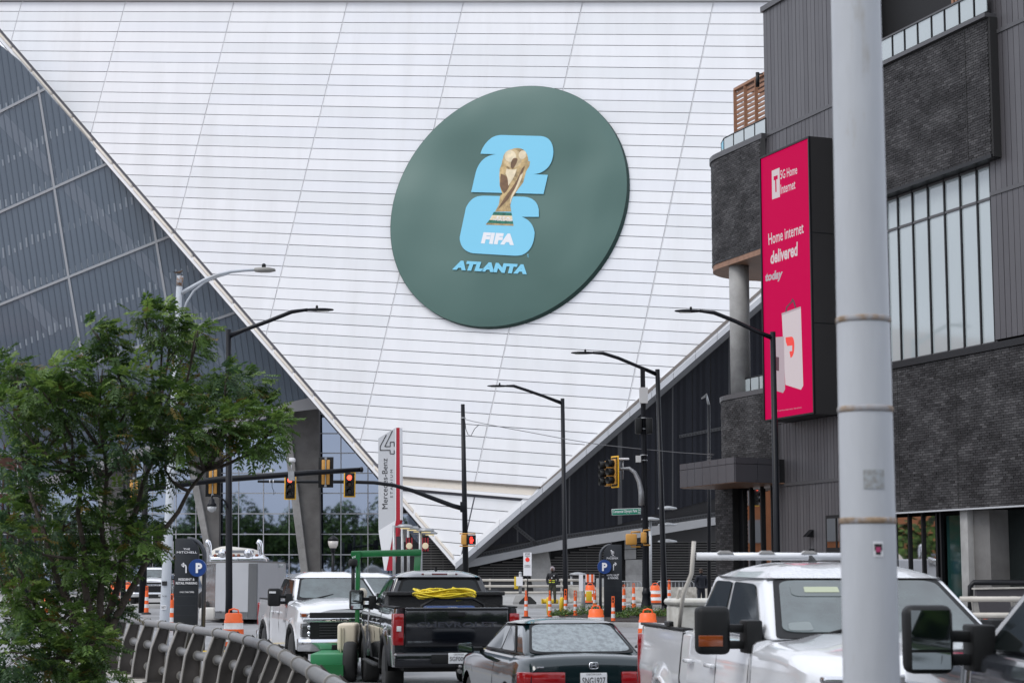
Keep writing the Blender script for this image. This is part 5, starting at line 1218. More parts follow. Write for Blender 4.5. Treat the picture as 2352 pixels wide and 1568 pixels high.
# barriers
def barrier(u0,u1,d,label):
    x0,x1=(u0-CX)/FP*d,(u1-CX)/FP*d; mb=MB(); pr=[(-.3,0),(.3,0),(.3,.08),(.15,.28),(.09,.82),(-.09,.82),(-.15,.28),(-.3,.08)]
    mb.loft([[Vector((x0,d+y,.5+z)) for y,z in pr],[Vector((x1,d+y,.5+z)) for y,z in pr]]); o=mb.out('concrete_barrier',conc_st,bevel=.015); return tag(o,label,'concrete barrier','concrete barriers along the pavement')
barrier(1304,1452,97,'stained concrete barrier between the guard and the fluted pole'); barrier(1454,1596,97,'stained concrete barrier right of the fluted pole'); barrier(1598,1740,97,'concrete barrier behind the white pickup bed box'); barrier(200,300,104,'far concrete barrier behind the left drums')
# cream pipe railing far
def pipe_rail(u0,u1,d,zs,name_label,m=post_e,posts=4,r=.055):
    x0,x1=(u0-CX)/FP*d,(u1-CX)/FP*d; t=thing('pipe_railing',name_label,'railing',(x0,d,.5))
    for z in zs: mb=MB(); mb.tube([(x0,d,z),(x1,d,z)],r,8); mb.out('rail',m,t,world=True)
    for i in range(posts):
        x=x0+(x1-x0)*(i+.25)/posts; mb=MB(); mb.box(x-.05,x+.05,d+.02,d+.28,.45,zs[-1]+.08); mb.out('post',m,t,world=True,bevel=.02)
    return t
rail_c=M('rail_cream',(.50,.47,.42),.5,var=.1,vs=3)
pipe_rail(1105,1350,98.5,(1.02,1.35,1.66),'cream three pipe railing behind the hooded guard',rail_c,3,.065)
pipe_rail(180,300,104,(1.1,1.6),'cream pipe railing in the distance left of the drums',rail_c,2,.07)
# barrier fence grey thin
for u0,u1,lab in ((1394,1470,'low grey crowd fence behind the hotel totem'),(1506,1590,'low grey crowd fence right of the fluted pole')):
    d_=99; x0,x1=(u0-CX)/FP*d_,(u1-CX)/FP*d_; t=thing('crowd_fence',lab,'fence',(x0,d_,.5),group='crowd fences')
    mb=MB(); mb.tube([(x0,d_,.5),(x0,d_,1.5),(x0+.1,d_,1.6),(x1-.1,d_,1.6),(x1,d_,1.5),(x1,d_,.5)],.025,6); mb.out('frame',galv,t,world=True)
    for i in range(9): mb=MB(); x=x0+(x1-x0)*(i+1)/10; mb.tube([(x,d_,.6),(x,d_,1.6)],.012,5); mb.out('bar',galv,t,world=True)
mb=MB(); x0=W(1370,1340,100).x
mb.box(x0,x0+.75,100,100.4,.5,1.75); tag(mb.out('utility_cabinet',M('cabinet_grey',(.32,.33,.33),.5),bevel=.03),'grey mesh utility cabinet at the end of the cream railing','cabinet')
# right side railings
t=thing('pipe_railing','beige pipe railing with angled posts in front of the dark shopfront at right','railing',(12.9,50,.3))
for v in (1375,1412,1448): mb=MB(); mb.tube([W(2205,v,50),W(2420,v,50)],.075,10); mb.out('rail',rail_c,t,world=True)
for u in (2239,2330):
    mb=MB(); a,b=W(u,1368,50),W(u+18,1470,50); mb.loft([[a+Vector((x,y,0)) for x,y in ((-.06,0),(.06,0),(.06,.25),(-.06,.25))],[Vector((b.x,b.y,.0))+Vector((x,y,0)) for x,y in ((-.07,0),(.07,0),(.07,.35),(-.07,.35))]]); mb.out('post',post_e,t,world=True)
t=thing('metal_railing','black rounded tube railing by the dark entrance at far right','railing',(14.5,54,.3)); 
mb=MB(); mb.tube([W(2229,1400,54),W(2229,1345,54),W(2236,1337,54),W(2400,1337,54)],.08,10); mb.out('rail',blackm,t,world=True); mb=MB(); mb.tube([W(2240,1352,54),W(2400,1352,54)],.05,8); mb.out('rail',blackm,t,world=True)
mb=MB(); pl=Plane(W(2300,1380,52),(0,-1,0)); slabpx(pl,[(2243,1353),(2400,1350),(2400,1420),(2243,1420)],-.2,0,mb); tag(mb.out('low_wall',M('low_wall_dark',(.05,.045,.05),.6)),'low dark wall with a pale top behind the beige railing','wall')
mb=MB(); slabpx(pl,[(2238,1349),(2400,1346),(2400,1350),(2238,1353)],-.3,.06,mb); mb.out('wall_cap',conc_st,None) and tag(S.collection.objects[-1],'pale worn coping on the low dark wall','wall coping')
# ------------------------------------------------------------------ foreground curved railing
rt=thing('pipe_railing','curving grey three pipe bridge railing sweeping from bottom centre to the tree','railing',(-2.5,20.6,0))
P=[(-1.0,12.2),(-1.22,13.8),(-1.49,15.25),(-2.01,17.9),(-2.5,20.4),(-3.0,22.9),(-3.64,25.4),(-4.16,27.3),(-4.8,29.1),(-5.3,30.6),(-5.83,32.0),(-6.9,35),(-8.0,38),(-9.3,41)]
P=[Vector((x,y,0)) for x,y in P]
# rails leave the vertical plane slightly: lower rails sit nearer the road
for z,dx in ((1.05,0),(.66,.02),(.27,.04)):
    mb=MB(); mb.tube([p+Vector((dx,0,z)) for p in P],.062,14); mb.out('rail',rail_m,rt,world=True)
dist=resample(P,.84)
acc=0
for i,p in enumerate(dist[1:],1):
    t_=(dist[min(i+1,len(dist)-1)]-dist[i-1]).normalized(); n=Vector((-t_.y,t_.x,0))   # n points away from the road side (left)
    if i%2: pass
    if i%2==0: continue
    sec=[]
    pr=[(.30,.06),(.28,.27),(.22,.66),(.075,1.05),(.0,1.125),(-.075,1.05),(.0,.66),(.01,.27),(.02,.06)]
    mb=MB(); mb.loft([[p+n*(a-.06)+Vector((0,0,z))+t_*s for a,z in pr] for s in (-.012,.012)]); po=mb.out('post_web',post_m,rt,world=True)
    def flange(pts,w_=.07):
        m_=MB(); rings=[]
        for a,z in pts: c=p+n*(a-.06)+Vector((0,0,z)); rings.append([c+t_*w_-n*.008,c-t_*w_-n*.008,c-t_*w_+n*.008,c+t_*w_+n*.008])
        m_.loft(rings); m_.out('post_flange',post_e,rt,world=True)
    flange([(.31,.05),(.29,.27),(.23,.66),(.085,1.05)]); flange([(.01,.05),(.0,.27),(-.01,.66),(-.08,1.03)])
    for z,dx in ((1.05,0),(.66,.02),(.27,.04)):
        m_=MB(); c=p+Vector((dx,0,z)); m_.tube([c-t_*.035,c+t_*.035],.078,14); m_.out('collar',post_e,rt,world=True)
    m_=MB(); c=p+n*.09; m_.loft([[c+n*a+t_*b+Vector((0,0,z)) for a,b in ((-.2,-.12),(.2,-.12),(.2,.12),(-.2,.12))] for z in (.06,.085)]); m_.out('base_plate',post_m,rt,world=True)
mb=MB(); rings=[]
for i,p in enumerate(P):
    t_=(P[min(i+1,len(P)-1)]-P[max(i-1,0)]).normalized(); n=Vector((-t_.y,t_.x,0)); rings.append([p+n*a+Vector((0,0,z)) for a,z in ((-.22,-.3),(-.22,.06),(.36,.06),(.36,-.9))])
mb.loft(rings); tag(mb.out('concrete_kerb_wall',conc_st,bevel=.02),'stained concrete curb wall under the curving pipe railing','kerb wall')
# ================================================================== VEHICLES
def grid(mb,fn,nu,nv,m=0,sm=True):
    vs=[fn(i/nu,j/nv) for i in range(nu+1) for j in range(nv+1)]; fs=[(i*(nv+1)+j,(i+1)*(nv+1)+j,(i+1)*(nv+1)+j+1,i*(nv+1)+j+1) for i in range(nu) for j in range(nv)]
    mb.add(vs,fs,m,sm)
def body_loft(stations,hw,zb,top,nz=12,parent=None,mat_=None,name='body'):
    mb=MB(); rings=[]
    for x,tag_ in stations:
        b=zb(x); tp=top(x,tag_); zt_=tp[0][1]
        zs=[b+(zt_-b)*(i/nz) for i in range(nz+1)]
        L=[Vector((x,hw(x,z),z)) for z in zs]
        w_=hw(x,zt_); T=[Vector((x,f*w_ if af is None else af,z)) for f,z,af in [(q[0],q[1],None) for q in tp[1:]]]
        Rr=[Vector((x,-hw(x,z),z)) for z in zs[::-1]]
        rings.append(L+T+Rr)
    mb.loft(rings,0,True,cap=True,closed=False)
    n=len(rings[0])
    for k in (0,len(rings)-1):
        i0=k*n
        h=n//2
        for j in range(h-1 if n%2==0 else h):
            a,b,c,d_=i0+j,i0+j+1,i0+n-2-j,i0+n-1-j
            if b!=c: mb.f.append([a,b,c,d_] if True else 0); mb.m.append(0); mb.s.append(False)
    me=mb.out(name,mat_,parent); bm=bmesh.new(); bm.from_mesh(me.data); bmesh.ops.remove_doubles(bm,verts=bm.verts,dist=.0005); bmesh.ops.recalc_face_normals(bm,faces=bm.faces); bm.to_mesh(me.data); bm.free()
    me.data.set_sharp_from_angle(angle=R(33)); return me
def bil(Q,a,b): return (Q[0]*(1-a)+Q[1]*a)*(1-b)+(Q[3]*(1-a)+Q[2]*a)*b
def rpoly(pts,r=.08,n=4):
    out=[]; N_=len(pts)
    for i in range(N_):
        p0,p1,p2=Vector(pts[i-1]),Vector(pts[i]),Vector(pts[(i+1)%N_]); a=(p0-p1); b=(p2-p1); k=min(r,a.length*.45,b.length*.45)
        s=p1+a.normalized()*k; e=p1+b.normalized()*k
        for j in range(n+1): t=j/n; out.append((1-t)**2*s+2*t*(1-t)*p1+t*t*e)
    return out
def patch(Q,poly,off,th,name,m,parent,center,r=.06):
    pp=[Vector(p) for p in poly]; pp=rpoly(pp,r) if r else pp
    P3=[bil(Q,p[0],p[1]) for p in pp]; n=(Q[1]-Q[0]).cross(Q[3]-Q[0]).normalized()
    if n.dot(Q[0]-center)<0: n=-n
    mb=MB(); mb.loft([[p+n*off for p in P3],[p+n*(off+th) for p in P3]]); return mb.out(name,m,parent)
def wheel(parent,x,y,r,w_,side,rim=galv):
    t=r-.0; mb=MB(); s=side
    prof=[(r*.58,-w_/2),(r*.93,-w_/2),(r,-w_*.36),(r,w_*.36),(r*.93,w_/2),(r*.58,w_/2)]
    mb.lathe([(a,b) for a,b in prof],(x,y,r),28,ax='y'); o=mb.out('tyre',rubber,parent)
    mb=MB(); mb.lathe([(r*.60,s*w_*.35),(r*.585,s*w_*.48),(r*.5,s*w_*.36),(r*.12,s*w_*.30),(.001,s*w_*.30)],(x,y,r),24,ax='y')
    for k in range(6):
        a=2*pi*k/6; c,s_=math.cos(a),math.sin(a); p=[Vector((x+c*q-s_*e,y+s*w_*yy,r+s_*q+c*e)) for q,e,yy in ((r*.1,.035,.36),(r*.1,-.035,.36),(r*.56,-.028,.46),(r*.56,.028,.46))]
        mb.loft([p,[v+Vector((0,-s*.03,0)) for v in p]])
    mb.out('rim',rim,parent)
def rbox(mb_args,name,m,parent,bevel=.03): mb=MB(); mb.box(*mb_args); return mb.out(name,m,parent,bevel=bevel,seg=3)
def fourmap(p00,p10,p11,p01):
    p00,p10,p11,p01=map(Vector,(p00,p10,p11,p01))
    return lambda a,b:(p00*(1-a)+p10*a)*(1-b)+(p01*(1-a)+p11*a)*b
def make_pickup(t,paint,cfg):
    wf,wr,R_=2.05,-1.85,.41
    def zb(x):
        z=.50
        for xc in (wf,wr):
            q=.50**2-(x-xc)**2
            if q>0: z=max(z,R_+math.sqrt(q))
        return z
    def flare(x,z):
        f=0
        for xc in (wf,wr):
            d_=math.hypot(x-xc,z-R_); f=max(f,max(0,1-abs(d_-.54)/.13))
        return .035*f
    def hw(x,z):
        w_=.985-max(0,z-1.0)**2*.22-max(0,.75-z)**2*.15+ .012*math.exp(-((z-1.0)/.07)**2)
        if x>2.55: w_-=.16*((x-2.55)/.5)**2.2
        if x<-2.85: w_-=.03*((-2.85-x)/.2)**2
        if -1.0<x<1.35: w_-=.018
        return w_+flare(x,z)
    def top(x,tg):
        if tg=='bed': return [(0,1.38),(.97,1.395),(.91,1.395),(.90,1.0),(.5,.98),(0,.98),(-.5,.98),(-.90,1.0),(-.91,1.395),(-.97,1.395)]
        if tg=='cab': return [(0,1.36),(.97,1.385),(.9,1.40),(.8,1.405),(.4,1.42),(0,1.425),(-.4,1.42),(-.8,1.405),(-.9,1.40),(-.97,1.385)]
        f=(x-1.35)/1.7; h=1.40-.13*f**2.5- (0 if x<2.9 else (x-2.9)*.5)
        return [(0,h-.09),(.97,h-.055),(.88,h-.012),(.72,h+.0),(.5,h+.045),(0,h+.065),(-.5,h+.045),(-.72,h+.0),(-.88,h-.012),(-.97,h-.055)]
    xs=[(-3.05,'bed'),(-3.0,'bed')]+[(x/100,'bed') for x in range(-290,-110,9)]+[(-1.05,'bed'),(-1.05,'cab')]+[(x/100,'cab') for x in range(-100,135,11)]+[(1.35,'cab'),(1.35,'hood')]+[(x/100,'hood') for x in range(142,300,7)]+[(3.0,'hood'),(3.04,'hood')]
    hoodm=cfg.get('hood_mat',paint)
    body=body_loft(xs,hw,zb,top,14,t,paint)
    # underbody, dark arches
    rbox((-2.9,2.8,-.8,.8,.42,.9),'underbody',rubber,t,.02)
    for xc in (wf,wr):
        for s in (-1,1):
            wheel(t,xc,s*.86,R_,.28,s,cfg.get('rim',galv))
            mb=MB(); n=16; rr=[]
            for ro,ri,y in ((.545,.495,.0),):
                ring1=[Vector((xc+.505*math.cos(pi*i/n),s*(.98+flare(0,0)+.0),R_+.505*math.sin(pi*i/n))) for i in range(n+1)]; ring2=[Vector((xc+.56*math.cos(pi*i/n),s*1.035,R_+.56*math.sin(pi*i/n))) for i in range(n+1)]; ring0=[Vector((xc+.49*math.cos(pi*i/n),s*.84,R_+.49*math.sin(pi*i/n))) for i in range(n+1)]; ring3=[Vector((xc+.60*math.cos(pi*i/n),s*1.0,R_+.60*math.sin(pi*i/n))) for i in range(n+1)]
            mb.loft([ring0,[Vector((p.x,s*1.03,p.z)) for p in ring1],ring2,ring3],0,True,cap=False,closed=False); mb.out('wheel_arch',cfg.get('arch',blk_pl),t)
    # greenhouse
    fb,rb=(1.42,.86,1.40),(-1.0,.88,1.39); ft,rt_=(.70,.70,1.845),(-.86,.71,1.87)
    def c3(p,s): return Vector((p[0],p[1]*s,p[2]))
    g=MB(); A=[c3(fb,1),c3(fb,-1),c3(rb,-1),c3(rb,1)]; B=[c3(ft,1),c3(ft,-1),c3(rt_,-1),c3(rt_,1)]
    g.loft([A,B]); g.out('cab',paint,t,bevel=.045,seg=3); C_=Vector((0,0,1.6))
    mb=MB()
    def rf(a,b):
        x=.74+(-.90-.74)*a; y=(-1+2*b)*.725; e=(1-abs(2*a-1)**4)*(1-abs(2*b-1)**4); z=1.845+.02*a+.115*e+ (.004*math.cos(b*2*pi*4)*(e if abs(2*b-1)<.85 else 0))
        return Vector((x,y*(1-.05*(abs(2*a-1)**6)),z))
    grid(mb,rf,16,20); grid(mb,lambda a,b:rf(a,b)-Vector((0,0,.0))*1 if False else Vector((rf(a,b).x,rf(a,b).y,1.83)),2,2); mb.out('roof',cfg.get('roof_mat',paint),t)
    Qf=[c3(fb,-1),c3(fb,1),c3(ft,1),c3(ft,-1)]; Qr=[c3(rb,1),c3(rb,-1),c3(rt_,-1),c3(rt_,1)]
    patch(Qf,[(.03,.02),(.97,.02),(.955,.97),(.045,.97)],.004,.006,'windscreen_surround',blk_pl,t,C_,.05)
    patch(Qf,[(.06,.10),(.94,.10),(.925,.93),(.075,.93)],.010,.006,'windscreen',cfg.get('glass',car_glass),t,C_,.09)
    if cfg.get('front')=='old':
        patch(Qf,[(.13,.66),(.46,.66),(.46,.88),(.13,.88)],.017,.003,'sun_visor',M('visor_grey',(.13,.15,.15),.3),t,C_,.06); patch(Qf,[(.20,.72),(.38,.72),(.38,.81),(.20,.81)],.021,.002,'visor_card',M('card_pale',(.42,.46,.32),.5),t,C_,.01); patch(Qf,[(.40,.71),(.43,.71),(.43,.81),(.40,.81)],.021,.002,'visor_tag',M('tag_blue',(.08,.2,.4),.5),t,C_,.02)
        patch(Qf,[(.09,.12),(.20,.12),(.19,.26),(.09,.24)],.017,.002,'dash_papers',M('papers',(.20,.23,.23),.4),t,C_,.03)
    patch(Qr,[(.05,.05),(.95,.05),(.93,.93),(.07,.93)],.004,.006,'rear_window_surround',blk_pl,t,C_,.06)
    patch(Qr,[(.08,.10),(.92,.10),(.90,.88),(.10,.88)],.010,.006,'rear_window',car_glass,t,C_,.08)
    for s in (1,-1):
        Q=[c3(rb,s),c3(fb,s),c3(ft,s),c3(rt_,s)]
        patch(Q,[(.045,.06),(.41,.06),(.43,.90),(.10,.90)],.004,.012,'side_window',car_glass,t,C_,.06)
        patch(Q,[(.47,.06),(.90,.02),(.905,.12),(.86,.88),(.485,.90)],.004,.012,'side_window',car_glass,t,C_,.05)
        # mirror
        m=thing0('mirror',t)
        y=s*1.20; hh=cfg.get('mirh',.20)
        rbox((1.02,1.17,y-.125,y+.125,1.29,1.64),'mirror_shell',blk_pl,t,.045)
        rbox((1.012,1.022,y-.10,y+.10,1.415,1.615),'mirror_glass',mirror_gl,t,.0); rbox((1.012,1.022,y-.10,y+.10,1.315,1.40),'mirror_glass',mirror_gl,t,.0)
        mb=MB(); 
        for z in (1.36,1.48): mb.box(1.08,1.15,min(s*.9,y),max(s*.9,y),z-.03,z+.03)
        mb.box(1.02,1.25,min(s*.86,s*.98),max(s*.86,s*.98),1.30,1.54); mb.out('mirror_arm',blk_pl,t,bevel=.015)
        rbox((1.17,1.178,y-.11,y+.02,1.54,1.58) if cfg.get('mirror_lamp','a')=='w' else (1.17,1.178,y-.12,y+.06,1.35,1.43),'mirror_lamp',refl_w if cfg.get('mirror_lamp','a')=='w' else amberl,t,.004)
        # door lines and handles
        for x in (-.98,.16,1.18):
            mb=MB(); mb.loft([[Vector((x+.0,s*(hw(x,z)+.001),z)),Vector((x+.012,s*(hw(x,z)+.001),z)),Vector((x+.012,s*(hw(x,z)-.01),z)),Vector((x,s*(hw(x,z)-.01),z))] for z in (.55,.8,1.0,1.2,1.35)]); mb.out('door_gap',store_in,t)
        for x in (-.02,.30 if False else -.82):
            rbox((x-.0,x+.22,min(s*.975,s*1.02),max(s*.975,s*1.02),1.14,1.175),'door_handle',paint,t,.012)
        mb=MB(); mb.tube([(-.95,s*.98,.42),(-.9,s*1.03,.44),(1.2,s*1.03,.44),(1.3,s*.98,.42)],.055,8,flat=.6); mb.out('side_step',blk_pl,t)
        mb=MB(); x=-1.05; mb.loft([[Vector((x-.02,s*(hw(x,z)+.004),z)),Vector((x+.01,s*(hw(x,z)+.004),z)),Vector((x+.01,s*(hw(x,z)-.03),z)),Vector((x-.02,s*(hw(x,z)-.03),z))] for z in (.55,.8,1.0,1.2,1.38)]); mb.out('bed_gap',store_in,t)
    # bed rail caps, tailgate
    for s in (1,-1): rbox((-3.02,-1.08,min(s*.86,s*.955),max(s*.86,s*.955),1.39,1.415),'bed_rail_cap',blk_pl,t,.01)
    rbox((-3.075,-3.03,-.80,.80,.80,1.37),'tailgate',paint,t,.025); rbox((-3.10,-3.0,-.80,.80,1.365,1.40),'tailgate_cap',paint,t,.015)
    for s in (1,-1):
        mb=MB(); mb.loft([[Vector((-3.085,s*.82,z)),Vector((-3.085,s*(.985-abs(z-1.0)*.05),z)),Vector((-2.93,s*1.0,z)),Vector((-2.93,s*.82,z))] for z in (.83,.95,1.08,1.2,1.31)]); mb.out('tail_lamp',tail_r,t,bevel=.012)
        rbox((-3.095,-3.08,min(s*.86,s*.93),max(s*.86,s*.93),1.04,1.12),'reversing_lamp',refl_w,t,.006)
    rb_m=cfg.get('bumper',chrome)
    rbox((-3.28,-3.0,-.98,.98,.50,.72),'rear_bumper',cfg.get('rear_bumper',rb_m),t,.04); rbox((-3.29,-3.2,-.42,.42,.56,.70),'bumper_step',blk_pl,t,.01)
    # front end
    style=cfg.get('front','new')
    if style=='new':
        rbox((2.9,3.09,-.80,.80,.72,1.20),'grille',blk_pl,t,.02)
        for k in range(7): rbox((3.09,3.105,-.62,.62,.76+k*.05,.775+k*.05),'grille_bar',M('grille_grey',(.03,.03,.032),.4),t,.004)
        rbox((3.03,3.12,-.93,.93,1.02,1.10),'grille_crossbar',chrome,t,.02)
        text_part('CHEVROLET',fourmap((3.124,-.42,1.035),(3.124,.42,1.035),(3.124,.42,1.085),(3.124,-.42,1.085)),ink,t,bold=.03,world=False)
        for s in (1,-1):
            mb=MB(); mb.loft([[Vector((x,s*y,z)) for x,y,z in ((3.07,.60,zz),(3.0,.93,zz),(2.88,.96,zz),(2.88,.60,zz))] for zz in (1.11,1.19)]); mb.out('headlamp',lamp_clear,t,bevel=.01)
            mb=MB(); mb.loft([[Vector((x,s*y,z)) for x,y,z in ((3.09,.66,zz),(3.02,.93,zz),(2.88,.95,zz),(2.88,.66,zz))] for zz in (.74,1.0)]); mb.out('headlamp',M('lamp_smoked',(.05,.052,.055),.06,coat=1),t,bevel=.015)
            rbox((2.93,3.05,min(s*.86,s*.955),max(s*.86,s*.955),1.12,1.18),'indicator',amberl,t,.006)
            for zz in (.81,.93): 
                mb=MB(); mb.lathe([(.05,0),(.045,.02),(.001,.03)],(3.055,s*.80,zz),14,ax='x'); mb.out('lamp_reflector',chrome,t)
    else:
        rbox((2.9,3.10,-.62,.62,.78,1.19),'grille',blk_pl,t,.02)
        for k in range(3): rbox((3.10,3.12,-.60,.60,.84+k*.12,.875+k*.12),'grille_bar',chrome,t,.008)
        mb=MB(); mb.loft([[Vector((x,y,z)) for x,y,z in ((3.06,-.95,z0),(3.13,-.66,z0),(3.13,.66,z0),(3.06,.95,z0),(2.95,.95,z0),(2.95,-.95,z0))] for z0 in (1.19,1.235)]); mb.out('grille_header',chrome,t,bevel=.015)
        for s in (1,-1):
            mb=MB(); mb.loft([[Vector((x,s*y,z)) for x,y,z in ((3.11,.62,zz),(3.03,.93,zz),(2.86,.97,zz),(2.86,.62,zz))] for zz in (.84,1.18)]); mb.out('headlamp',lamp_clear,t,bevel=.02)
            mb=MB(); mb.loft([[Vector((x,s*y,z)) for x,y,z in ((3.07,.82,zz),(3.035,.935,zz),(2.88,.975,zz),(2.86,.82,zz))] for zz in (1.0,1.17)]); mb.out('indicator',amberl,t,bevel=.01)
            for zz in (1.08,.93): mb=MB(); mb.lathe([(.065,0),(.055,.02),(.04,.0),(.001,.03)],(3.10,s*.74,zz),16,ax='x'); mb.out('lamp_reflector',chrome,t)
            rbox((3.06,3.08,min(s*.6,s*.96),max(s*.6,s*.96),.82,.845),'lamp_trim',chrome,t,.005)
    mb=MB(); mb.loft([[Vector((x,y,z)) for x,y,z in ((3.0+e,-1.0,z0),(3.18+e,-.8,z0),(3.22+e,0,z0),(3.18+e,.8,z0),(3.0+e,1.0,z0),(2.8,1.0,z0),(2.8,-1.0,z0))] for z0,e in ((.48,-.05),(.55,0),(.66,.02),(.72,-.03))]); mb.out('front_bumper',rb_m,t,bevel=.02)
    rbox((3.15,3.24,-.4,.4,.50,.60),'bumper_intake',blk_pl,t,.01)
    # wipers & antenna
    mb=MB(); mb.tube([(1.43,-.5,1.43),(1.25,-.05,1.52)],.012,5); mb.out('wiper',blk_pl,t); mb=MB(); mb.tube([(1.43,.2,1.43),(1.25,.62,1.50)],.012,5); mb.out('wiper',blk_pl,t)
    mb=MB(); mb.loft([[Vector((x,y,z)) for y,z in ((-.03,1.94),(.03,1.94),(.012,1.94+h),(-.012,1.94+h))] for x,h in ((-.45,.09),(-.3,.04),(-.22,.01))]); mb.out('roof_fin',blk_pl,t)
def thing0(n,p): return None
# --- mid white pickup
t1=thing('pickup_truck','white crew cab pickup with chrome bumper facing us beside the trailer','pickup truck',(-3.82,38.65,0),rz=-1.307,group='white pickup trucks')
make_pickup(t1,p_white,dict(glass=car_glass_pale,mirror_lamp='w'))
# headboard rack seen through; badge
text_part('2500 HD',fourmap((.95,-1.0,.98),(1.28,-1.0,.98),(1.28,-1.0,1.03),(.95,-1.0,1.03)),ink,t1,bold=.02,world=False)
text_part('Z71',fourmap((1.32,-1.002,1.26),(1.5,-1.002,1.26),(1.5,-1.002,1.32),(1.32,-1.002,1.32)),M('badge_red',(.4,.03,.03),.4),t1,bold=.04,world=False)
# --- copies
t2=copy_tree(t1); relabel(t2,'distant white pickup parked facing us behind the leaning pale pole',((358-CX)/FP*97,97,.36),-1.42)
t3=copy_tree(t1); relabel(t3,'white pickup mostly hidden behind the green frame and black pickup',((838-CX)/FP*50,50.5,0),-1.38)
# --- near white pickup
t4=thing('pickup_truck','large white work pickup in the right foreground with ladder rack and bed box','pickup truck',(2.54,15.05,.02),rz=-1.465,group='white pickup trucks')
t4.scale=(1.08,1,1); t4.location.y+=.17
make_pickup(t4,p_white,dict(glass=car_glass_pale,front='old',roof_mat=wet_white,arch=p_white))
# droplets on bonnet: separate thin sheet is not needed; rack over the roof
rk=thing('ladder_rack','white tubular rack mounted across the bed of the near white pickup','ladder rack',tuple(t4.location),rz=-1.465)
mb=MB(); mb.tube([(-1.3,-.80,2.03),(-1.3,.80,2.03)],.034,14); mb.out('crossbar',p_white,rk)
for y in (-.55,-.18,.2,.57):
    mb=MB(); mb.loft([[Vector((-1.3+x,y+w_*.8,z)) for x,w_ in ((-.04,-q),(.04,-q),(.04,q),(-.04,q))] for z,q in ((2.055,.09),(2.08,.045))]); mb.out('saddle',M('saddle_grey',(.35,.34,.33),.5),rk)
for s in (-1,1):
    mb=MB(); mb.tube([(-1.5,s*.92,1.40),(-1.4,s*.90,1.70),(-1.32,s*.84,1.88),(-1.3,s*.82,2.16)],.019,8); mb.tube([(-1.9,s*.92,1.40),(-1.55,s*.90,1.75)],.015,6); mb.out('upright',rail_c,rk)
bxx=thing('bed_toolbox','worn white plastic box standing in the bed of the near pickup','tool box',tuple(t4.location),rz=-1.465)
rbox((-2.05,-1.55,-.93,-.50,1.20,1.60),'box_body',M('worn_white',(.62,.61,.56),.5,dirt=(.4,.38,.33),ds=4),bxx,.03); rbox((-2.08,-1.52,-.95,-.47,1.60,1.66),'box_lid',M('worn_white'  ,(.6,.6,.55)),bxx,.03)
rbox((-1.95,-1.7,-.97,-.7,1.42,1.46),'strap',blackm,bxx,.01)
# stickers on windscreen visor: pale card
# --- black pickup
t5=thing('pickup_truck','glossy black crew cab pickup seen from behind with a bed tool chest','pickup truck',(-1.35,32.1,0),rz=1.7357)
make_pickup(t5,p_black,dict(bumper=p_black,rear_bumper=p_black,mirror_lamp='w'))
text_part('CHEVROLET',fourmap((-3.08,.62,1.10),(-3.08,-.62,1.10),(-3.08,-.62,1.18),(-3.08,.62,1.18)),M('emboss',(.035,.038,.05),.25,coat=1),t5,bold=.02,world=False)
text_part('SILVERADO',fourmap((-3.082,.76,.865),(-3.082,.38,.865),(-3.082,.38,.895),(-3.082,.76,.895)),chrome,t5,bold=.025,world=False)
rbox((-3.10,-3.07,-.13,.13,1.26,1.33),'tailgate_handle',blk_pl,t5,.01)
mb=MB(); mb.box(-.93,-.875,-.30,.30,1.895,1.925); mb.out('third_brake_light',M('brake_lens',(.14,.03,.035),.15,coat=1),t5,bevel=.01)
rbox((-.95,-.93,.13,.26,1.895,1.925),'cargo_lamp',refl_w,t5,.003); rbox((-.95,-.93,-.26,-.13,1.895,1.925),'cargo_lamp',refl_w,t5,.003)
rbox((-3.31,-3.285,-.16,.16,.56,.72),'licence_plate',plate_w,t5,.004)
text_part('GEORGIA',fourmap((-3.312,.08,.685),(-3.312,-.08,.685),(-3.312,-.08,.71),(-3.312,.08,.71)),ink,t5,bold=.0,world=False)
text_part('SGF0002',fourmap((-3.312,.14,.60),(-3.312,-.14,.60),(-3.312,-.14,.665),(-3.312,.14,.665)),ink,t5,bold=.01,world=False)
mb=MB(); mb.tube([(-3.2,0,.45),(-3.45,0,.45)],.035,8); mb.ball((-3.45,0,.52),.03); mb.out('hitch',M('hitch_steel',(.2,.2,.2),.4,metal=.7),t5)
tb=thing('truck_tool_chest','low black diamond plate tool chest across the bed of the black pickup','tool box',tuple(t5.location),rz=1.7357)
rbox((-1.75,-1.15,-.93,.93,1.20,1.57),'chest',M('black_tread',(.02,.021,.023),.35,bump=1,bs=90,metal=.3),tb,.02); rbox((-1.78,-1.12,-.96,.96,1.57,1.63),'chest_lid',MT['black_tread'],tb,.015)
cp=thing('compressor','small blue compressor with a black carry frame in the black pickup bed','compressor',tuple(t5.location),rz=1.7357)
rbox((-2.75,-2.35,-.35,.45,1.05,1.42),'casing',bluem,cp,.05); rbox((-2.77,-2.75,-.05,.10,1.33,1.40),'label_plate',whitep,cp,0)
mb=MB(); mb.tube([(-2.7,.52,1.1),(-2.7,.50,1.42),(-2.7,.3,1.53),(-2.7,-.3,1.53),(-2.7,-.46,1.44),(-2.7,-.5,1.1)],.025,8); mb.out('carry_frame',blk_pl,cp)
random.seed(5)
mb=MB()
for k in range(11):
    n=26; r0=random.uniform(.26,.40); ph=random.uniform(0,6); zz=random.uniform(0,.10); mb.tube([(-2.5+.22*math.cos(2*pi*i/n+ph)*r0/.35,.12+r0*math.sin(2*pi*i/n+ph)*1.25,1.56+zz+.03*math.sin(3*2*pi*i/n+ph)) for i in range(n)],.014,6)
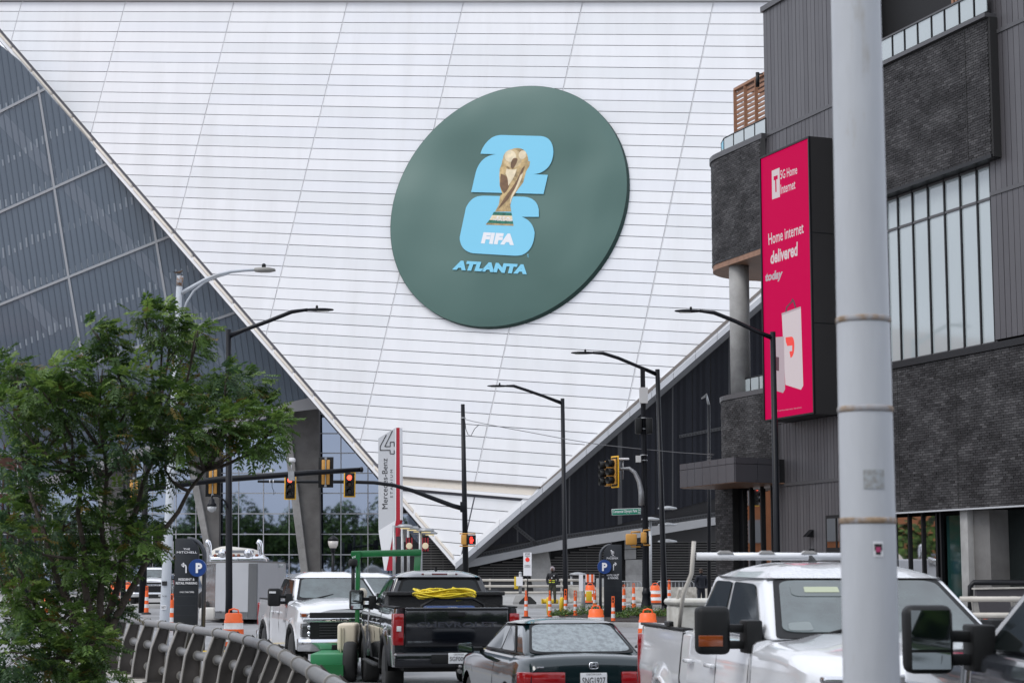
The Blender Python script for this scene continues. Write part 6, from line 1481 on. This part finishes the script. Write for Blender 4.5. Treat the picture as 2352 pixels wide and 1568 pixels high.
mb.tube([(-2.6,.1,1.60),(-2.62,.0,1.70),(-2.62,-.1,1.66),(-2.65,-.2,1.52),(-2.66,-.05,1.50)],.016,6)
cc=mb.out('extension_cord',cordy); cc.location=t5.location; cc.rotation_euler=(0,0,1.7357); tag(cc,'coiled bright yellow extension cord heaped on the blue compressor','cord')
# --- sedan
t6=thing('sedan','old dark green saloon with a rain speckled rear window beside the black pickup','car',(.50,23.75,0),rz=1.765)
def make_sedan(t,paint):
    wf,wr,R_=1.35,-1.3,.30
    def zb(x):
        z=.26
        for xc in (wf,wr):
            q=.36**2-(x-xc)**2
            if q>0: z=max(z,R_+math.sqrt(q))
        return z
    def hw(x,z):
        w_=.85-max(0,z-.62)**2*.55-max(0,.45-z)**2*.5
        if x<-1.7: w_-=.12*((-1.7-x)/.5)**2
        if x>1.6: w_-=.18*((x-1.6)/.6)**2
        return w_
    def top(x,tg):
        if x<-1.45: h=.985-.02*((-1.45-x)/.7)-.10*max(0,(-2.05-x)/.15)**2
        elif x<1.0: h=.97
        else: h=.97-.18*((x-1)/1.2)**1.6
        return [(0,h-.10),(.98,h-.06),(.93,h-.025),(.8,h-.005),(.4,h+.012),(0,h+.018),(-.4,h+.012),(-.8,h-.005),(-.93,h-.025),(-.98,h-.06)]
    xs=[(-2.2,''),(-2.185,''),(-2.15,'')]+[(x/100,'') for x in range(-210,216,9)]+[(2.2,'')]
    body_loft(xs,hw,zb,top,12,t,paint)
    rbox((-2.0,2.0,-.65,.65,.2,.5),'underbody',rubber,t,.02)
    for xc in (wf,wr):
        for s in (1,-1): wheel(t,xc,s*.72,R_,.19,s)
    fb,rb=(.95,.72,.95),(-1.72,.70,.96); ft,rt_=(.20,.56,1.30),(-.98,.56,1.32)
    c3=lambda p,s:Vector((p[0],p[1]*s,p[2])); A=[c3(fb,1),c3(fb,-1),c3(rb,-1),c3(rb,1)]; B=[c3(ft,1),c3(ft,-1),c3(rt_,-1),c3(rt_,1)]
    g=MB(); g.loft([A,B]); g.out('cabin',paint,t,bevel=.05,seg=3); C_=Vector((0,0,1.1))
    mb=MB(); grid(mb,lambda a,b:Vector((.24-1.27*a,(-1+2*b)*.585,1.30+.02*a+.065*(1-abs(2*a-1)**3.2)*(1-abs(2*b-1)**3.2))),14,14); mb.out('roof',paint,t)
    Qr=[c3(rb,1),c3(rb,-1),c3(rt_,-1),c3(rt_,1)]
    patch(Qr,[(.04,.06),(.96,.06),(.94,.98),(.06,.98)],.004,.005,'rear_window_surround',blk_pl,t,C_,.09); patch(Qr,[(.065,.10),(.935,.10),(.915,.93),(.085,.93)],.009,.005,'rear_window',frost_glass,t,C_,.12)
    Qf=[c3(fb,-1),c3(fb,1),c3(ft,1),c3(ft,-1)]; patch(Qf,[(.05,.06),(.95,.06),(.93,.95),(.07,.95)],.004,.006,'windscreen',car_glass,t,C_,.08)
    for s in (1,-1):
        Q=[c3(rb,s),c3(fb,s),c3(ft,s),c3(rt_,s)]
        patch(Q,[(.17,.05),(.93,.05),(.80,.93),(.30,.93)],.004,.006,'window_surround',blk_pl,t,C_,.05)
        patch(Q,[(.20,.10),(.50,.10),(.50,.88),(.32,.88)],.010,.006,'side_window',car_glass,t,C_,.05); patch(Q,[(.525,.10),(.90,.10),(.79,.88),(.525,.88)],.010,.006,'side_window',car_glass,t,C_,.05)
        mb=MB(); mb.loft([[Vector((.68,s*y,z)) for y,z in ((.86,.92),(.90,.90),(1.06,.91),(1.09,.95),(1.08,1.03),(.90,1.04))],[Vector((.78,s*y,z)) for y,z in ((.88,.93),(.92,.92),(1.03,.93),(1.05,.96),(1.04,1.01),(.92,1.02))]],0); mb.out('mirror',paint,t,bevel=.012)
        mb=MB(); mb.box(.672,.680,*sorted((s*.90,s*1.07)),.925,1.02); mb.out('mirror_glass',mirror_gl,t); mb=MB(); mb.box(.70,.80,*sorted((s*.74,s*.9)),.93,.98); mb.out('mirror_foot',blk_pl,t,bevel=.01)
        mb=MB(); mb.loft([[Vector((x,s*y,z)) for x,y,z in ((-2.225,.33,zz),(-2.222,.66,zz),(-2.17,.79,zz),(-2.05,.865,zz),(-1.9,.33,zz))] for zz in (.66,.72,.80)]); mb.out('tail_lamp',tail_r,t,bevel=.012)
        mb=MB(); mb.loft([[Vector((x,s*y,z)) for x,y,z in ((-2.228,.35,zz),(-2.224,.66,zz),(-2.17,.80,zz),(-2.05,.87,zz),(-1.9,.35,zz))] for zz in (.61,.665)]); mb.out('indicator',amberl,t,bevel=.008)
        mb=MB(); mb.loft([[Vector((x,s*(hw(x,z)+.003),z)) for x in (x0,x0+.01)]+[Vector((x,s*(hw(x,z)-.01),z)) for x in (x0+.01,x0)] for x0 in (-.45,) for z in (.35,.5,.65,.8,.86)]); mb.out('door_gap',store_in,t)
    mb=MB(); mb.box(-2.205,-2.19,-.82,.82,.575,.595); mb.out('boot_gap',store_in,t)
    rbox((-2.28,-2.1,-.80,.80,.30,.57),'rear_bumper',paint,t,.05)
    rbox((-2.225,-2.212,-.155,.155,.63,.79),'licence_plate',plate_w,t,.004)
    text_part('GEORGIA',fourmap((-2.227,.09,.765),(-2.227,-.09,.765),(-2.227,-.09,.783),(-2.227,.09,.783)),ink,t,bold=0,world=False)
    text_part('SNG1927',fourmap((-2.227,.135,.66),(-2.227,-.135,.66),(-2.227,-.135,.74),(-2.227,.135,.74)),ink,t,bold=.01,world=False)
    mb=MB(); mb.tube([(-2.222,.045,.905),(-2.222,.05,.845),(-2.222,.03,.835),(-2.222,-.03,.835),(-2.222,-.05,.845),(-2.222,-.045,.905),(-2.222,.045,.905)],.006,5); mb.box(-2.228,-2.216,.018,.030,.848,.895); mb.box(-2.228,-2.216,-.030,-.018,.848,.895); mb.box(-2.228,-2.216,-.02,.02,.867,.877); mb.out('emblem',chrome,t)
    rbox((-2.222,-2.214,.58,.66,.845,.862),'badge',chrome,t,.002)
make_sedan(t6,p_green)
# --- dark grey vehicle at far right, only its corner shows
t7=thing('pickup_truck','dark grey truck corner with a black towing mirror at the right border','truck',(3.37,8.75,.09),rz=1.585)
make_pickup(t7,p_grey,dict(bumper=blk_pl,arch=p_grey))
# --- enclosed trailer
tr=thing('enclosed_trailer','grey enclosed cargo trailer with diamond plate nose behind the left lamp pole','trailer',(W(570,1400,70).x,70,.18))
pts=[(475,1300,73.4),(497,1300,69.4),(572,1300,68.0),(592,1300,67.9),(653,1300,72.8)]
PT=[W(*p) for p in pts]; back=[Vector((PT[4].x-.8,80,0)),Vector((PT[0].x-.8,80,0))]
def seg_panel(a,b,z0,z1,m,name,th=.03,out=.0):
    a=Vector((a.x,a.y,0)); b=Vector((b.x,b.y,0)); t_=(b-a).normalized(); n=Vector((t_.y,-t_.x,0)); mb=MB()
    mb.loft([[a+n*out+Vector((0,0,z0)),b+n*out+Vector((0,0,z0)),b+n*(out+th)+Vector((0,0,z0)),a+n*(out+th)+Vector((0,0,z0))],[a+n*out+Vector((0,0,z1)),b+n*out+Vector((0,0,z1)),b+n*(out+th)+Vector((0,0,z1)),a+n*(out+th)+Vector((0,0,z1))]]); return mb.out(name,m,tr,world=True)
mb=MB(); poly=[Vector((p.x,p.y,0)) for p in PT]+back; mb.loft([[p+Vector((0,0,.34)) for p in poly],[p+Vector((0,0,2.36)) for p in poly]]); mb.out('shell',trail_g,tr,world=True)
mb=MB(); mb.loft([[p+Vector((0,0,2.36)) for p in poly],[p+Vector((0,0,2.42)) for p in poly]]); mb.out('roof_rim',M('rim_grey',(.13,.125,.12),.5),tr,world=True)
seg_panel(PT[0],PT[1],.34,2.33,chrome_m,'polished_corner'); 
mid=PT[1].lerp(PT[2],.42)
seg_panel(PT[1],mid,.60,2.31,trail_g,'side_sheet',.02,.005); seg_panel(mid+(PT[2]-PT[1])*.01,PT[2],.60,2.31,trail_g,'side_sheet',.02,.005); seg_panel(PT[2],PT[3],.60,2.33,tread,'nose_plate',.02,.012); seg_panel(PT[3],PT[4],.60,2.31,trail_g,'side_sheet',.02,.005)
seg_panel(PT[1],PT[2],.34,.60,tread,'stone_guard',.02,.01); seg_panel(PT[2],PT[3],.34,.60,tread,'stone_guard',.02,.016); seg_panel(PT[3],PT[4],.34,.60,tread,'stone_guard',.02,.01)
pl=Plane(W(645,1310,71.6),(.0,-1,0)); slabpx(pl,[(638.5,1293.5),(651.5,1293.5),(651.5,1302.5),(638.5,1302.5)],0,.02).out('maker_plate',M('maker_plate',(.35,.38,.38),.4),tr,world=True); text_part('MANLEY',quadmap(pl,(640,1297.5),(650.5,1297.5),(650.5,1294.5),(640,1294.5),.03),whitep,tr,bold=.02)
pl=Plane(W(504,1405,69.0),(-.1,-1,0)); text_part('4 498',quadmap(pl,(497,1407.5),(509,1407.5),(509,1402),(497,1402),.05),ink,tr,bold=.02)
for u in (488,):
    q=W(u,1430,70.5); mb=MB(); mb.box(q.x-.42,q.x+.40,69.9,70.8,.25,.72); mb.out('mudguard',M('mudguard_white',(.6,.58,.54),.4),tr,world=True,bevel=.1)
for u,d_ in ((480,72.4),(640,74)):
    q=W(u,1450,d_); mb=MB(); mb.lathe([(.2,-.1),(.36,-.1),(.38,0),(.36,.1),(.2,.1)],(q.x,d_,.56),20,ax='y'); mb.out('tyre',rubber,tr,world=True)
mb=MB(); mb.tube([W(486,1293,71.2),W(486,1415,71.2)],.018,6); mb.tube([W(491,1293,70.2),W(491,1420,70.2)],.018,6); mb.out('door_bar',M('door_bar',(.1,.1,.1),.4,metal=.5),tr,world=True)
# --- tanker lorry behind trailer
tk=thing('tanker_truck','white lorry cab with chrome exhaust stacks and cream tank behind the trailer','truck',(W(545,1400,84).x,84,.3)); k6=px(60)
q=W(545,1330,60)
mb=MB(); a,b=W(487,1285,84),W(603,1285,84)
mb.loft([[Vector((x,y,z)) for x,y in ((a.x,84),(b.x,84),(b.x,86.4),(a.x,86.4))] for z in (.9,a.z+.15)]); mb.out('cab',p_white,tk,world=True,bevel=.12,seg=3)
mb=MB(); mb.loft([[W(u,v,83.6) for u,v in ((484,1279),(605,1277),(604,1292),(484,1296))],[W(u,v,83.6)+Vector((0,.4,.06)) for u,v in ((486,1276),(603,1275),(602,1286),(486,1289))]]); mb.out('sun_visor',chrome,tk,world=True,bevel=.01)
mb=MB(); 
for u in (494,512,536,548,590): mb.ball(W(u,1275,83.7),.08,0,8)
mb.out('marker_lamp',amberl,tk,world=True)
for u in (511,570): mb=MB(); mb.ball(W(u,1270,83.6),.20,0,10,(1,.6,1)); mb.out('horn',chrome,tk,world=True)
mb=MB(); a,b=W(495,1267,83.9),W(582,1265,83.9); mb.box(a.x,b.x,83.8,84.1,a.z-.05,a.z+.08); mb.out('light_bar',M('light_bar',(.25,.26,.28),.3),tk,world=True)
for u,s in ((480,-1),(598,1)):
    mb=MB(); mb.tube([W(u,1345,84.6),W(u,1252,84.6),W(u-2,1245,84.6),W(u-7,1242,84.6)],[.13,.13,.13,.11],12); mb.out('exhaust_stack',chrome,tk,world=True)
tank=M('tank_cream',(.58,.55,.49),.35,var=.04,vs=1)
mb=MB(); mb.lathe([(.5,-.6),(1.1,-.3),(1.25,0),(1.25,7),(.9,7.4)],(W(518,1300,88).x,88.2,W(520,1253,88).z-1.25),28,ax='y'); mb.out('tank',tank,tk,world=True)
mb=MB(); mb.tube([W(505,1290,88),W(507,1284,88),W(545,1282,88),W(548,1300,88)],.08,8); mb.out('tank_rail',tank,tk,world=True)
for u in (478,610): mb=MB(); q=W(u,1400,84.3); mb.lathe([(.25,-.15),(.5,-.15),(.52,0),(.5,.15),(.25,.15)],(q.x,84.3,.80),20,ax='y'); mb.out('tyre',rubber,tk,world=True)
# --- green machine trailer
gm=thing('green_machine','green wheeled machine with an inverted U frame and cream tank','machine trailer',(-2.9,34.4,0)); d=34.6
mb=MB(); a,b=W(815,1269,d+.8),W(968,1265,d+.8)
def beam(p,q,w_,h_,name,m=mgreen,parent=gm):
    t_=(q-p).normalized(); up=Vector((0,1,0)); s=t_.cross(up).normalized(); mb=MB(); mb.loft([[c+up*x+s*y for x,y in ((-w_,-h_),(w_,-h_),(w_,h_),(-w_,h_))] for c in (p,q)]); return mb.out(name,m,parent,world=True,bevel=.01)
beam(W(808,1272,d+.8),W(968,1268,d+.8),.09,.06,'top_beam'); beam(W(823,1275,d+.8),W(820,1470,d+.8),.07,.04,'frame_leg'); beam(W(960,1270,d+.8),W(953,1400,d+.8),.07,.06,'frame_leg')
mb=MB(); mb.loft([[W(u,v,dd) for u,v in ((806,1268),(828,1266),(828,1280),(822,1300),(818,1300),(806,1276))] for dd in (d+.68,d+.92)]); mb.out('gusset',mgreen,gm,world=True)
mb=MB(); mb.tube([W(811,1385,d+.3),W(811,1300,d+.3)],.035,10); mb.lathe([(.075,0),(.085,.03),(.085,.11),(.06,.14)],W(811,1300,d+.3),14); mb.out('hydraulic_ram',blk_pl,gm,world=True)
mb=MB(); p0,p1=W(714,1502,d-.8),W(802,1502,d-.8); mb.box(p0.x,p1.x,d-.9,d+1.4,.25,W(714,1500,d-.8).z); mb.out('deck',mgreen2,gm,world=True,bevel=.03)
mb=MB(); p0,p1=W(714,1550,d-.8),W(790,1550,d-.8); mb.box(p0.x,p1.x,d-.95,d-.9,.0+.12,.32); mb.out('deck_edge',mgreen,gm,world=True)
mb=MB(); p0,p1=W(776,1430,d-.2),W(806,1430,d-.2); mb.box(p0.x,p1.x+.1,d-.3,d+.6,W(776,1494,d-.2).z,W(776,1431,d-.2).z); mb.out('tank',cream,gm,world=True,bevel=.05,seg=3)
for u in (783,789): 
    mb=MB(); q=W(u,1432,d-.33); mb.box(q.x-.008,q.x+.008,d-.32,d-.29,.35,.95); mb.out('tank_rib',M('cream_shadow',(.50,.44,.34),.5),gm,world=True)
mb=MB(); q=W(798,1530,d-.6); mb.lathe([(.18,-.11),(.33,-.11),(.36,-.05),(.36,.05),(.33,.11),(.18,.11)],(q.x+.05,d-.6,.36),24,ax='x'); mb.out('wheel',rubber,gm,world=True)
mb=MB(); mb.lathe([(.19,-.115),(.05,-.06),(.001,-.06)],(q.x+.05,d-.6,.36),20,ax='x'); mb.out('hub',cream,gm,world=True)
mb=MB(); mb.ball(W(833,1462-100,d+1.2),.09,0,10,(1,1,1.2)); mb.box(W(829,1380,d+1.2).x,W(838,1380,d+1.2).x,d+1.1,d+1.3,W(829,1395,d+1.2).z,W(829,1365,d+1.2).z); mb.out('white_beacon',M('dirty_white',(.55,.5,.42),.5),gm,world=True)
text_part('BOSS',quadmap(Plane(W(812,1276,d+.65),(0,-1,0)),(809,1282),(817,1279),(817,1275),(809,1278),.02),whitep,gm,bold=.02)
# ================================================================== PEOPLE
def figure(label,loc,rz,height,joints,radii,edges,mats,name='person'):
    t=thing(name,label,'person',loc,rz)
    return t
def skinmesh(name,verts,edges,rad,m,parent,root=0,sub=1):
    me=bpy.data.meshes.new(name); me.from_pydata(verts,edges,[]); o=bpy.data.objects.new(name,me); S.collection.objects.link(o)
    sk=o.modifiers.new('skin','SKIN')
    for i,v in enumerate(me.skin_vertices[0].data): v.radius=(rad[i][0],rad[i][1]) if isinstance(rad[i],tuple) else (rad[i],rad[i]); v.use_root=(i==root)
    sb=o.modifiers.new('sub','SUBSURF'); sb.levels=sub; sb.render_levels=sub
    dg=bpy.context.evaluated_depsgraph_get(); ev=o.evaluated_get(dg); m2=bpy.data.meshes.new_from_object(ev); bpy.data.objects.remove(o)
    m2.materials.clear(); 
    for mm in (m if isinstance(m,(list,tuple)) else [m]): m2.materials.append(mm)
    for p in m2.polygons: p.use_smooth=True
    o=bpy.data.objects.new(name,m2); S.collection.objects.link(o)
    if parent is not None: o.parent=parent
    return o
def head(t,z,hoodm=None,cap=None):
    mb=MB(); rings=[]
    for zz,r,y in ((-.11,.045,.0),(-.10,.06,-.015),(-.06,.072,-.012),(0,.078,0),(.05,.078,.005),(.09,.062,.01),(.115,.03,.012)):
        rings.append([Vector((r*math.cos(a),y+r*1.18*math.sin(a),z+zz)) for a in [2*pi*i/14 for i in range(14)]])
    mb.loft(rings,0,True); mb.loft([[Vector((x,-.085-yy,z+zz)) for x in (-.012,.012)]+[Vector((x,-.075,z+zz)) for x in (.012,-.012)] for zz,yy in ((.015,0),(-.02,.022),(-.028,.004))],0,True); mb.out('head',skin_m,t)
    mb=MB(); mb.box(-.04,-.018,-.092,-.086,z+.002,z+.012); mb.box(.018,.04,-.092,-.086,z+.002,z+.012); mb.box(-.025,.025,-.09,-.084,z-.058,z-.050); mb.out('face_features',ink,t)
    mb=MB(); mb.loft([[Vector((.07*math.cos(a),-.02+.078*math.sin(a),z+zz)) for a in [pi+pi*i/8 for i in range(9)]] for zz in (-.105,-.045)],0,True,cap=False,closed=False); mb.out('beard',M('beard_dark',(.02,.015,.012),.9),t)
def person(label,loc,rz,jacket,legs_m,hood=True):
    t=thing('person',label,'person',loc,rz)
    # body: one continuous figure (legs, hips, torso, neck, arms with hands in pockets)
    V=[(0,0,.93),(.10,0,.86),(.115,.0,.48),(.125,.02,.09),(.13,-.12,.045),(-.10,0,.86),(-.115,.0,.48),(-.125,.02,.09),(-.13,-.12,.045),(0,0,1.12),(0,0,1.36),(0,-.01,1.50),(0,-.01,1.58)]
    E=[(0,1),(1,2),(2,3),(3,4),(0,5),(5,6),(6,7),(7,8),(0,9),(9,10),(10,11),(11,12)]
    rd=[(.15,.12),(.105,.105),(.085,.085),(.065,.065),(.05,.04),(.105,.105),(.085,.085),(.065,.065),(.05,.04),(.15,.12),(.17,.12),(.07,.07),(.055,.055)]
    b=skinmesh('body',V,E,rd,[legs_m,jacket,rubber],t)
    for p in b.data.polygons: p.material_index= 1 if p.center.z>.98 else (2 if p.center.z<.10 else 0)
    # jacket with sleeves
    V=[(0,0,1.12),(0,0,.95),(0,0,1.32),(0,0,1.46),(.19,0,1.44),(.28,.04,1.18),(.22,-.08,.98),(.15,-.13,.97),(-.19,0,1.44),(-.28,.04,1.18),(-.22,-.08,.98),(-.15,-.13,.97)]
    E=[(0,1),(0,2),(2,3),(3,4),(4,5),(5,6),(6,7),(3,8),(8,9),(9,10),(10,11)]
    rd=[(.19,.155),(.19,.16),(.20,.155),(.13,.11),(.095,.09),(.075,.075),(.062,.062),(.055,.055),(.095,.09),(.075,.075),(.062,.062),(.055,.055)]
    skinmesh('jacket',V,E,rd,jacket,t,sub=2)
    head(t,1.68)
    if hood:
        mb=MB(); mb.ball((0,.045,1.70),.125,0,14,(1,1,1.12)); mb.out('hood',hoodg,t)
        for z,h in ((1.12,.035),(1.03,.035)):
            for x0,x1 in ((-.15,-.02),(.02,.15)):
                mb=MB(); mb.add([(x0,-.178+abs(x0)*.15,z),(x1,-.178+abs(x1)*.15,z),(x1,-.178+abs(x1)*.15,z+h),(x0,-.178+abs(x0)*.15,z+h)],[(0,1,2,3)]); mb.out('reflective_strip',hiviz,t)
        mb=MB(); mb.box(-.01,.02,-.172,-.165,1.22,1.30); mb.box(.09,.13,-.165,-.155,1.36,1.40); mb.out('badge',whitep,t); mb=MB(); mb.box(-.09,-.04,-.18,-.165,1.12,1.18); mb.out('radio',orange,t)
    else:
        mb=MB(); mb.lathe([(.09,.02),(.10,.05),(.085,.10),(.04,.125)],(0,0.01,1.68),14); mb.box(-.06,.06,-.17,-.06,1.70,1.715); mb.out('cap',M('cap_brown',(.06,.045,.035),.9),t)
    return t
person('guard in a black jacket with yellow reflective strips and grey hood, hands in pockets',((1268-CX)/FP*94,94,.52),R(-12),fabric_bk,olive)
p2=person('person in a dark navy jacket and brown cap beside the near pickup bed rack',((1607-CX)/FP*86,86,.34),R(20),fabric_navy,fabric_navy,False); p2.scale=(1.0,1.0,1.04)
# ================================================================== TREE
random.seed(11)
TD=22.; base=Vector(((215-CX)/FP*TD,TD,-.6))
tree=thing('tree','leafy multi stemmed street tree with feathery compound leaves at left','tree',tuple(base),group='street trees along the left side')
blobs=[(375,742,48),(335,722,28),(425,800,40),(395,775,35),(222,765,34),(250,790,30),(140,850,45),(235,850,52),(40,865,40),(10,840,35),(100,900,48),(20,945,55),(320,880,60),(180,945,68),(90,985,60),(405,925,52),(300,950,55),(505,905,40),(560,880,42),(605,950,42),(550,970,50),(480,985,48),(600,1010,35),(425,1000,40),(300,1015,58),(130,1070,55),(30,1060,50),(375,1070,45),(215,1060,45),(20,1170,55),(150,1205,50),(95,1250,48),(255,1220,48),(320,1185,40),(190,1290,42),(335,1240,25),(120,1330,48),(25,1310,55),(230,1330,38),(75,1410,62),(160,1430,48),(35,1500,68),(150,1520,60),(215,1480,38),(100,1560,70),(225,1550,34),(10,1420,50),(270,1290,26),(60,1130,40),(280,1130,34),(15,1240,50),(200,1140,34),(120,1480,55),(60,1370,50),(180,1370,45),(15,1590,60),(180,1590,50),(250,1400,30),(445,880,38),(350,960,48),(140,920,50),(260,930,45),(60,900,45),(400,1010,40),(570,1020,30),(520,860,24),(640,975,16),(455,760,14)]
cents=[]; 
for u,v,r in blobs:
    dd=TD+random.uniform(-1.0,.9); cents.append((W(u,v,dd),r*px(TD)))
# stems and branches: each blob fed from a fork
mb=MB(); forks=[]
stems=[((205,1500),(120,1290),(60,1100)),((215,1500),(190,1280),(170,1080)),((225,1500),(235,1260),(240,1040)),((235,1480),(300,1210),(360,1010)),((240,1480),(345,1270),(470,1080)),((200,1520),(90,1400),(20,1260))]
nodes=[]
for st_ in stems:
    y=TD+random.uniform(-.5,.5); pts=[base+Vector((random.uniform(-.15,.15),random.uniform(-.1,.1),0))]+[W(u,v,TD+(y-TD)*k/2) for k,(u,v) in enumerate(st_)]
    path=[]
    for i in range(len(pts)-1):
        for k in range(4): path.append(pts[i].lerp(pts[i+1],k/4)+Vector((random.gauss(0,.02),random.gauss(0,.02),0)))
    path.append(pts[-1]); n=len(path); mb.tube(path,[.052*(1-i/n)+.014 for i in range(n)],8)
    nodes+=[(p,.075*(1-i/n)+.018) for i,p in enumerate(path) if i>5]
mb.out('trunk',bark,tree,world=True)
mb=MB()
for c,r in cents:
    below=[q for q in nodes if q[0].z<c.z+.02] or nodes
    p,_=min(below,key=lambda q:(q[0]-c).length+ .6*max(0,.25-(c.z-q[0].z)))
    L=(c-p).length; mid=p.lerp(c,.5)+Vector((random.gauss(0,.06),random.gauss(0,.06),-.06*L))
    path=[p,p.lerp(mid,.5)+Vector((0,0,-.02)),mid,mid.lerp(c,.6),c]; mb.tube(path,[.024,.02,.016,.012,.008],6)
    for k in range(5):
        e=c+Vector((random.gauss(0,1),random.gauss(0,1),random.gauss(.3,.8))).normalized()*r*.8; s=mid.lerp(c,random.uniform(.3,.9)); mb.tube([s,s.lerp(e,.5)+Vector((0,0,.02)),e],[.008,.006,.003],4)
mb.out('branches',bark,tree,world=True)
vs=[];fs=[];mi=[]
def compound(o,dirv,L,mat_i):
    side=dirv.cross(Vector((0,0,1))); 
    if side.length<.1: side=Vector((1,0,0))
    side.normalize(); n=random.choice((5,6,6,7)); side=(side+Vector((0,0,random.uniform(-.5,.5)))).normalized()
    up=side.cross(dirv).normalized()
    def q(p,dv,l,w_,m):
        i=len(vs); s=dv.cross(up).normalized()*w_; k=up*l*.10
        vs.extend([p,p+dv*l*.35+s+k,p+dv*l*.72+s*.75+k*.7,p+dv*l-k*.8,p+dv*l*.72-s*.75+k*.7,p+dv*l*.35-s+k]); fs.append((i,i+1,i+2,i+3,i+4,i+5)); mi.append(m)
    for k in range(n):
        f=.25+.7*k/(n-1); p=o+dirv*L*f-Vector((0,0,1))*(.22*L*f*f); l=.078*random.uniform(.8,1.15)*(1-.25*abs(f-.55))
        for s_ in (1,-1):
            dv=(side*s_+dirv*.55-Vector((0,0,1))*random.uniform(.1,.5)).normalized(); q(p,dv,l,.0135,mat_i if random.random()>.12 else random.randrange(3))
    q(o+dirv*L*.95-Vector((0,0,.2*L)),dirv,.06,.012,mat_i)
for c,r in cents:
    n=int(54*(r/.25)**1.6)+14
    base_m=random.choices((0,1,4),(4,4,2))[0]
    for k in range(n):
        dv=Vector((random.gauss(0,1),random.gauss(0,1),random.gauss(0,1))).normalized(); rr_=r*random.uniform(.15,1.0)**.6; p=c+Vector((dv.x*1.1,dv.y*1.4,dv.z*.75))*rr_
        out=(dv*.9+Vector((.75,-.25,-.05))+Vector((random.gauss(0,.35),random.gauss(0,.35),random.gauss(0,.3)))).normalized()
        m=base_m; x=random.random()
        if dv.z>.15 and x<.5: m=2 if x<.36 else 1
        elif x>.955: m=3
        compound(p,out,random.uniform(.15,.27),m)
me=bpy.data.meshes.new('crown'); me.from_pydata([tuple(v-base) for v in vs],[],fs)
for l in leafs: me.materials.append(l)
me.polygons.foreach_set('material_index',mi); cr_=bpy.data.objects.new('crown',me); S.collection.objects.link(cr_); cr_.parent=tree; cr_['kind']='stuff'
print('leaflets',len(fs))
for x,y,rz_,lab in ((-10.5,15.5,1.9,'leafy street tree beyond the left border, nearest neighbour of the visible tree'),(-9.0,8.0,4.0,'leafy street tree beyond the left border, closest to the viewpoint'),(-13.5,23.5,2.7,'leafy street tree beyond the left border, set farthest back')):
    o=copy_tree(tree); relabel(o,lab,(x,y,-.6),rz_)
# white diamond sign seen through the tree
pl=Plane(W(70,1300,60),(0,-1,0)); mb=MB(); slabpx(pl,[(61,1268),(64,1263),(105,1295),(105,1300),(72,1330),(61,1325)],0,.04,mb); tag(mb.out('warning_sign_back',M('sign_back',(.48,.48,.48),.5)),'pale back of a diamond road sign among the tree leaves','sign')
# ================================================================== WORLD BEHIND THE CAMERA (seen only in reflections)
random.seed(21)
mb=MB()
for i in range(60):
    x=-85+i*2.6; y=-26+random.uniform(-6,6); h=random.uniform(9,19); r=random.uniform(3,5)
    for k in range(4):
        c=Vector((x+random.uniform(-2,2),y+random.uniform(-2,2),h*random.uniform(.35,.8))); rr_=r*random.uniform(.6,1); 
        for q in range(260):
            dv=Vector((random.gauss(0,1),random.gauss(0,1),random.gauss(0,1))).normalized(); p=c+Vector((dv.x,dv.y,dv.z*1.1))*rr_*random.uniform(.75,1.1); e=dv.orthogonal().normalized()*random.uniform(.25,.5); g=dv.cross(e).normalized()*random.uniform(.2,.45)+dv*random.uniform(-.3,.3)
            mb.add([p-e,p-g,p+e,p+g],[(0,1,2,3)])
for i in range(9):
    c0=Vector((-47+random.uniform(-2,2),92+i*3,2.8+random.uniform(-.8,2.2)))
    for q in range(300):
        dv=Vector((random.gauss(0,1),random.gauss(0,1),random.gauss(0,1))).normalized(); p=c0+Vector((dv.x*2,dv.y*2.2,dv.z*(c0.z-.2)))*random.uniform(.6,1.05); e=dv.orthogonal().normalized()*random.uniform(.2,.4); g=dv.cross(e).normalized()*random.uniform(.2,.4)
        mb.add([p-e,p-g,p+e,p+g],[(0,1,2,3)])
o=mb.out('far_wood',hedge); o['kind']='stuff'; o['label']='belt of trees across the road behind the viewpoint'
ob=thing('apartment_block','orange brick apartment block beyond the left border','building',(-62,130,.36))
mb=MB(); mb.box(-80,-50,119.5,150,.3,22); mb.out('wall',orange_br,ob,world=True)
for f in range(6):
    for k in range(10):
        y=120.5+k*2.9; mb=MB(); mb.box(-49.99,-49.9,y,y+1.7,1.5+f*3.1,3.4+f*3.1); mb.out('window',M('grey_window',(.3,.31,.32),.2),ob,world=True)
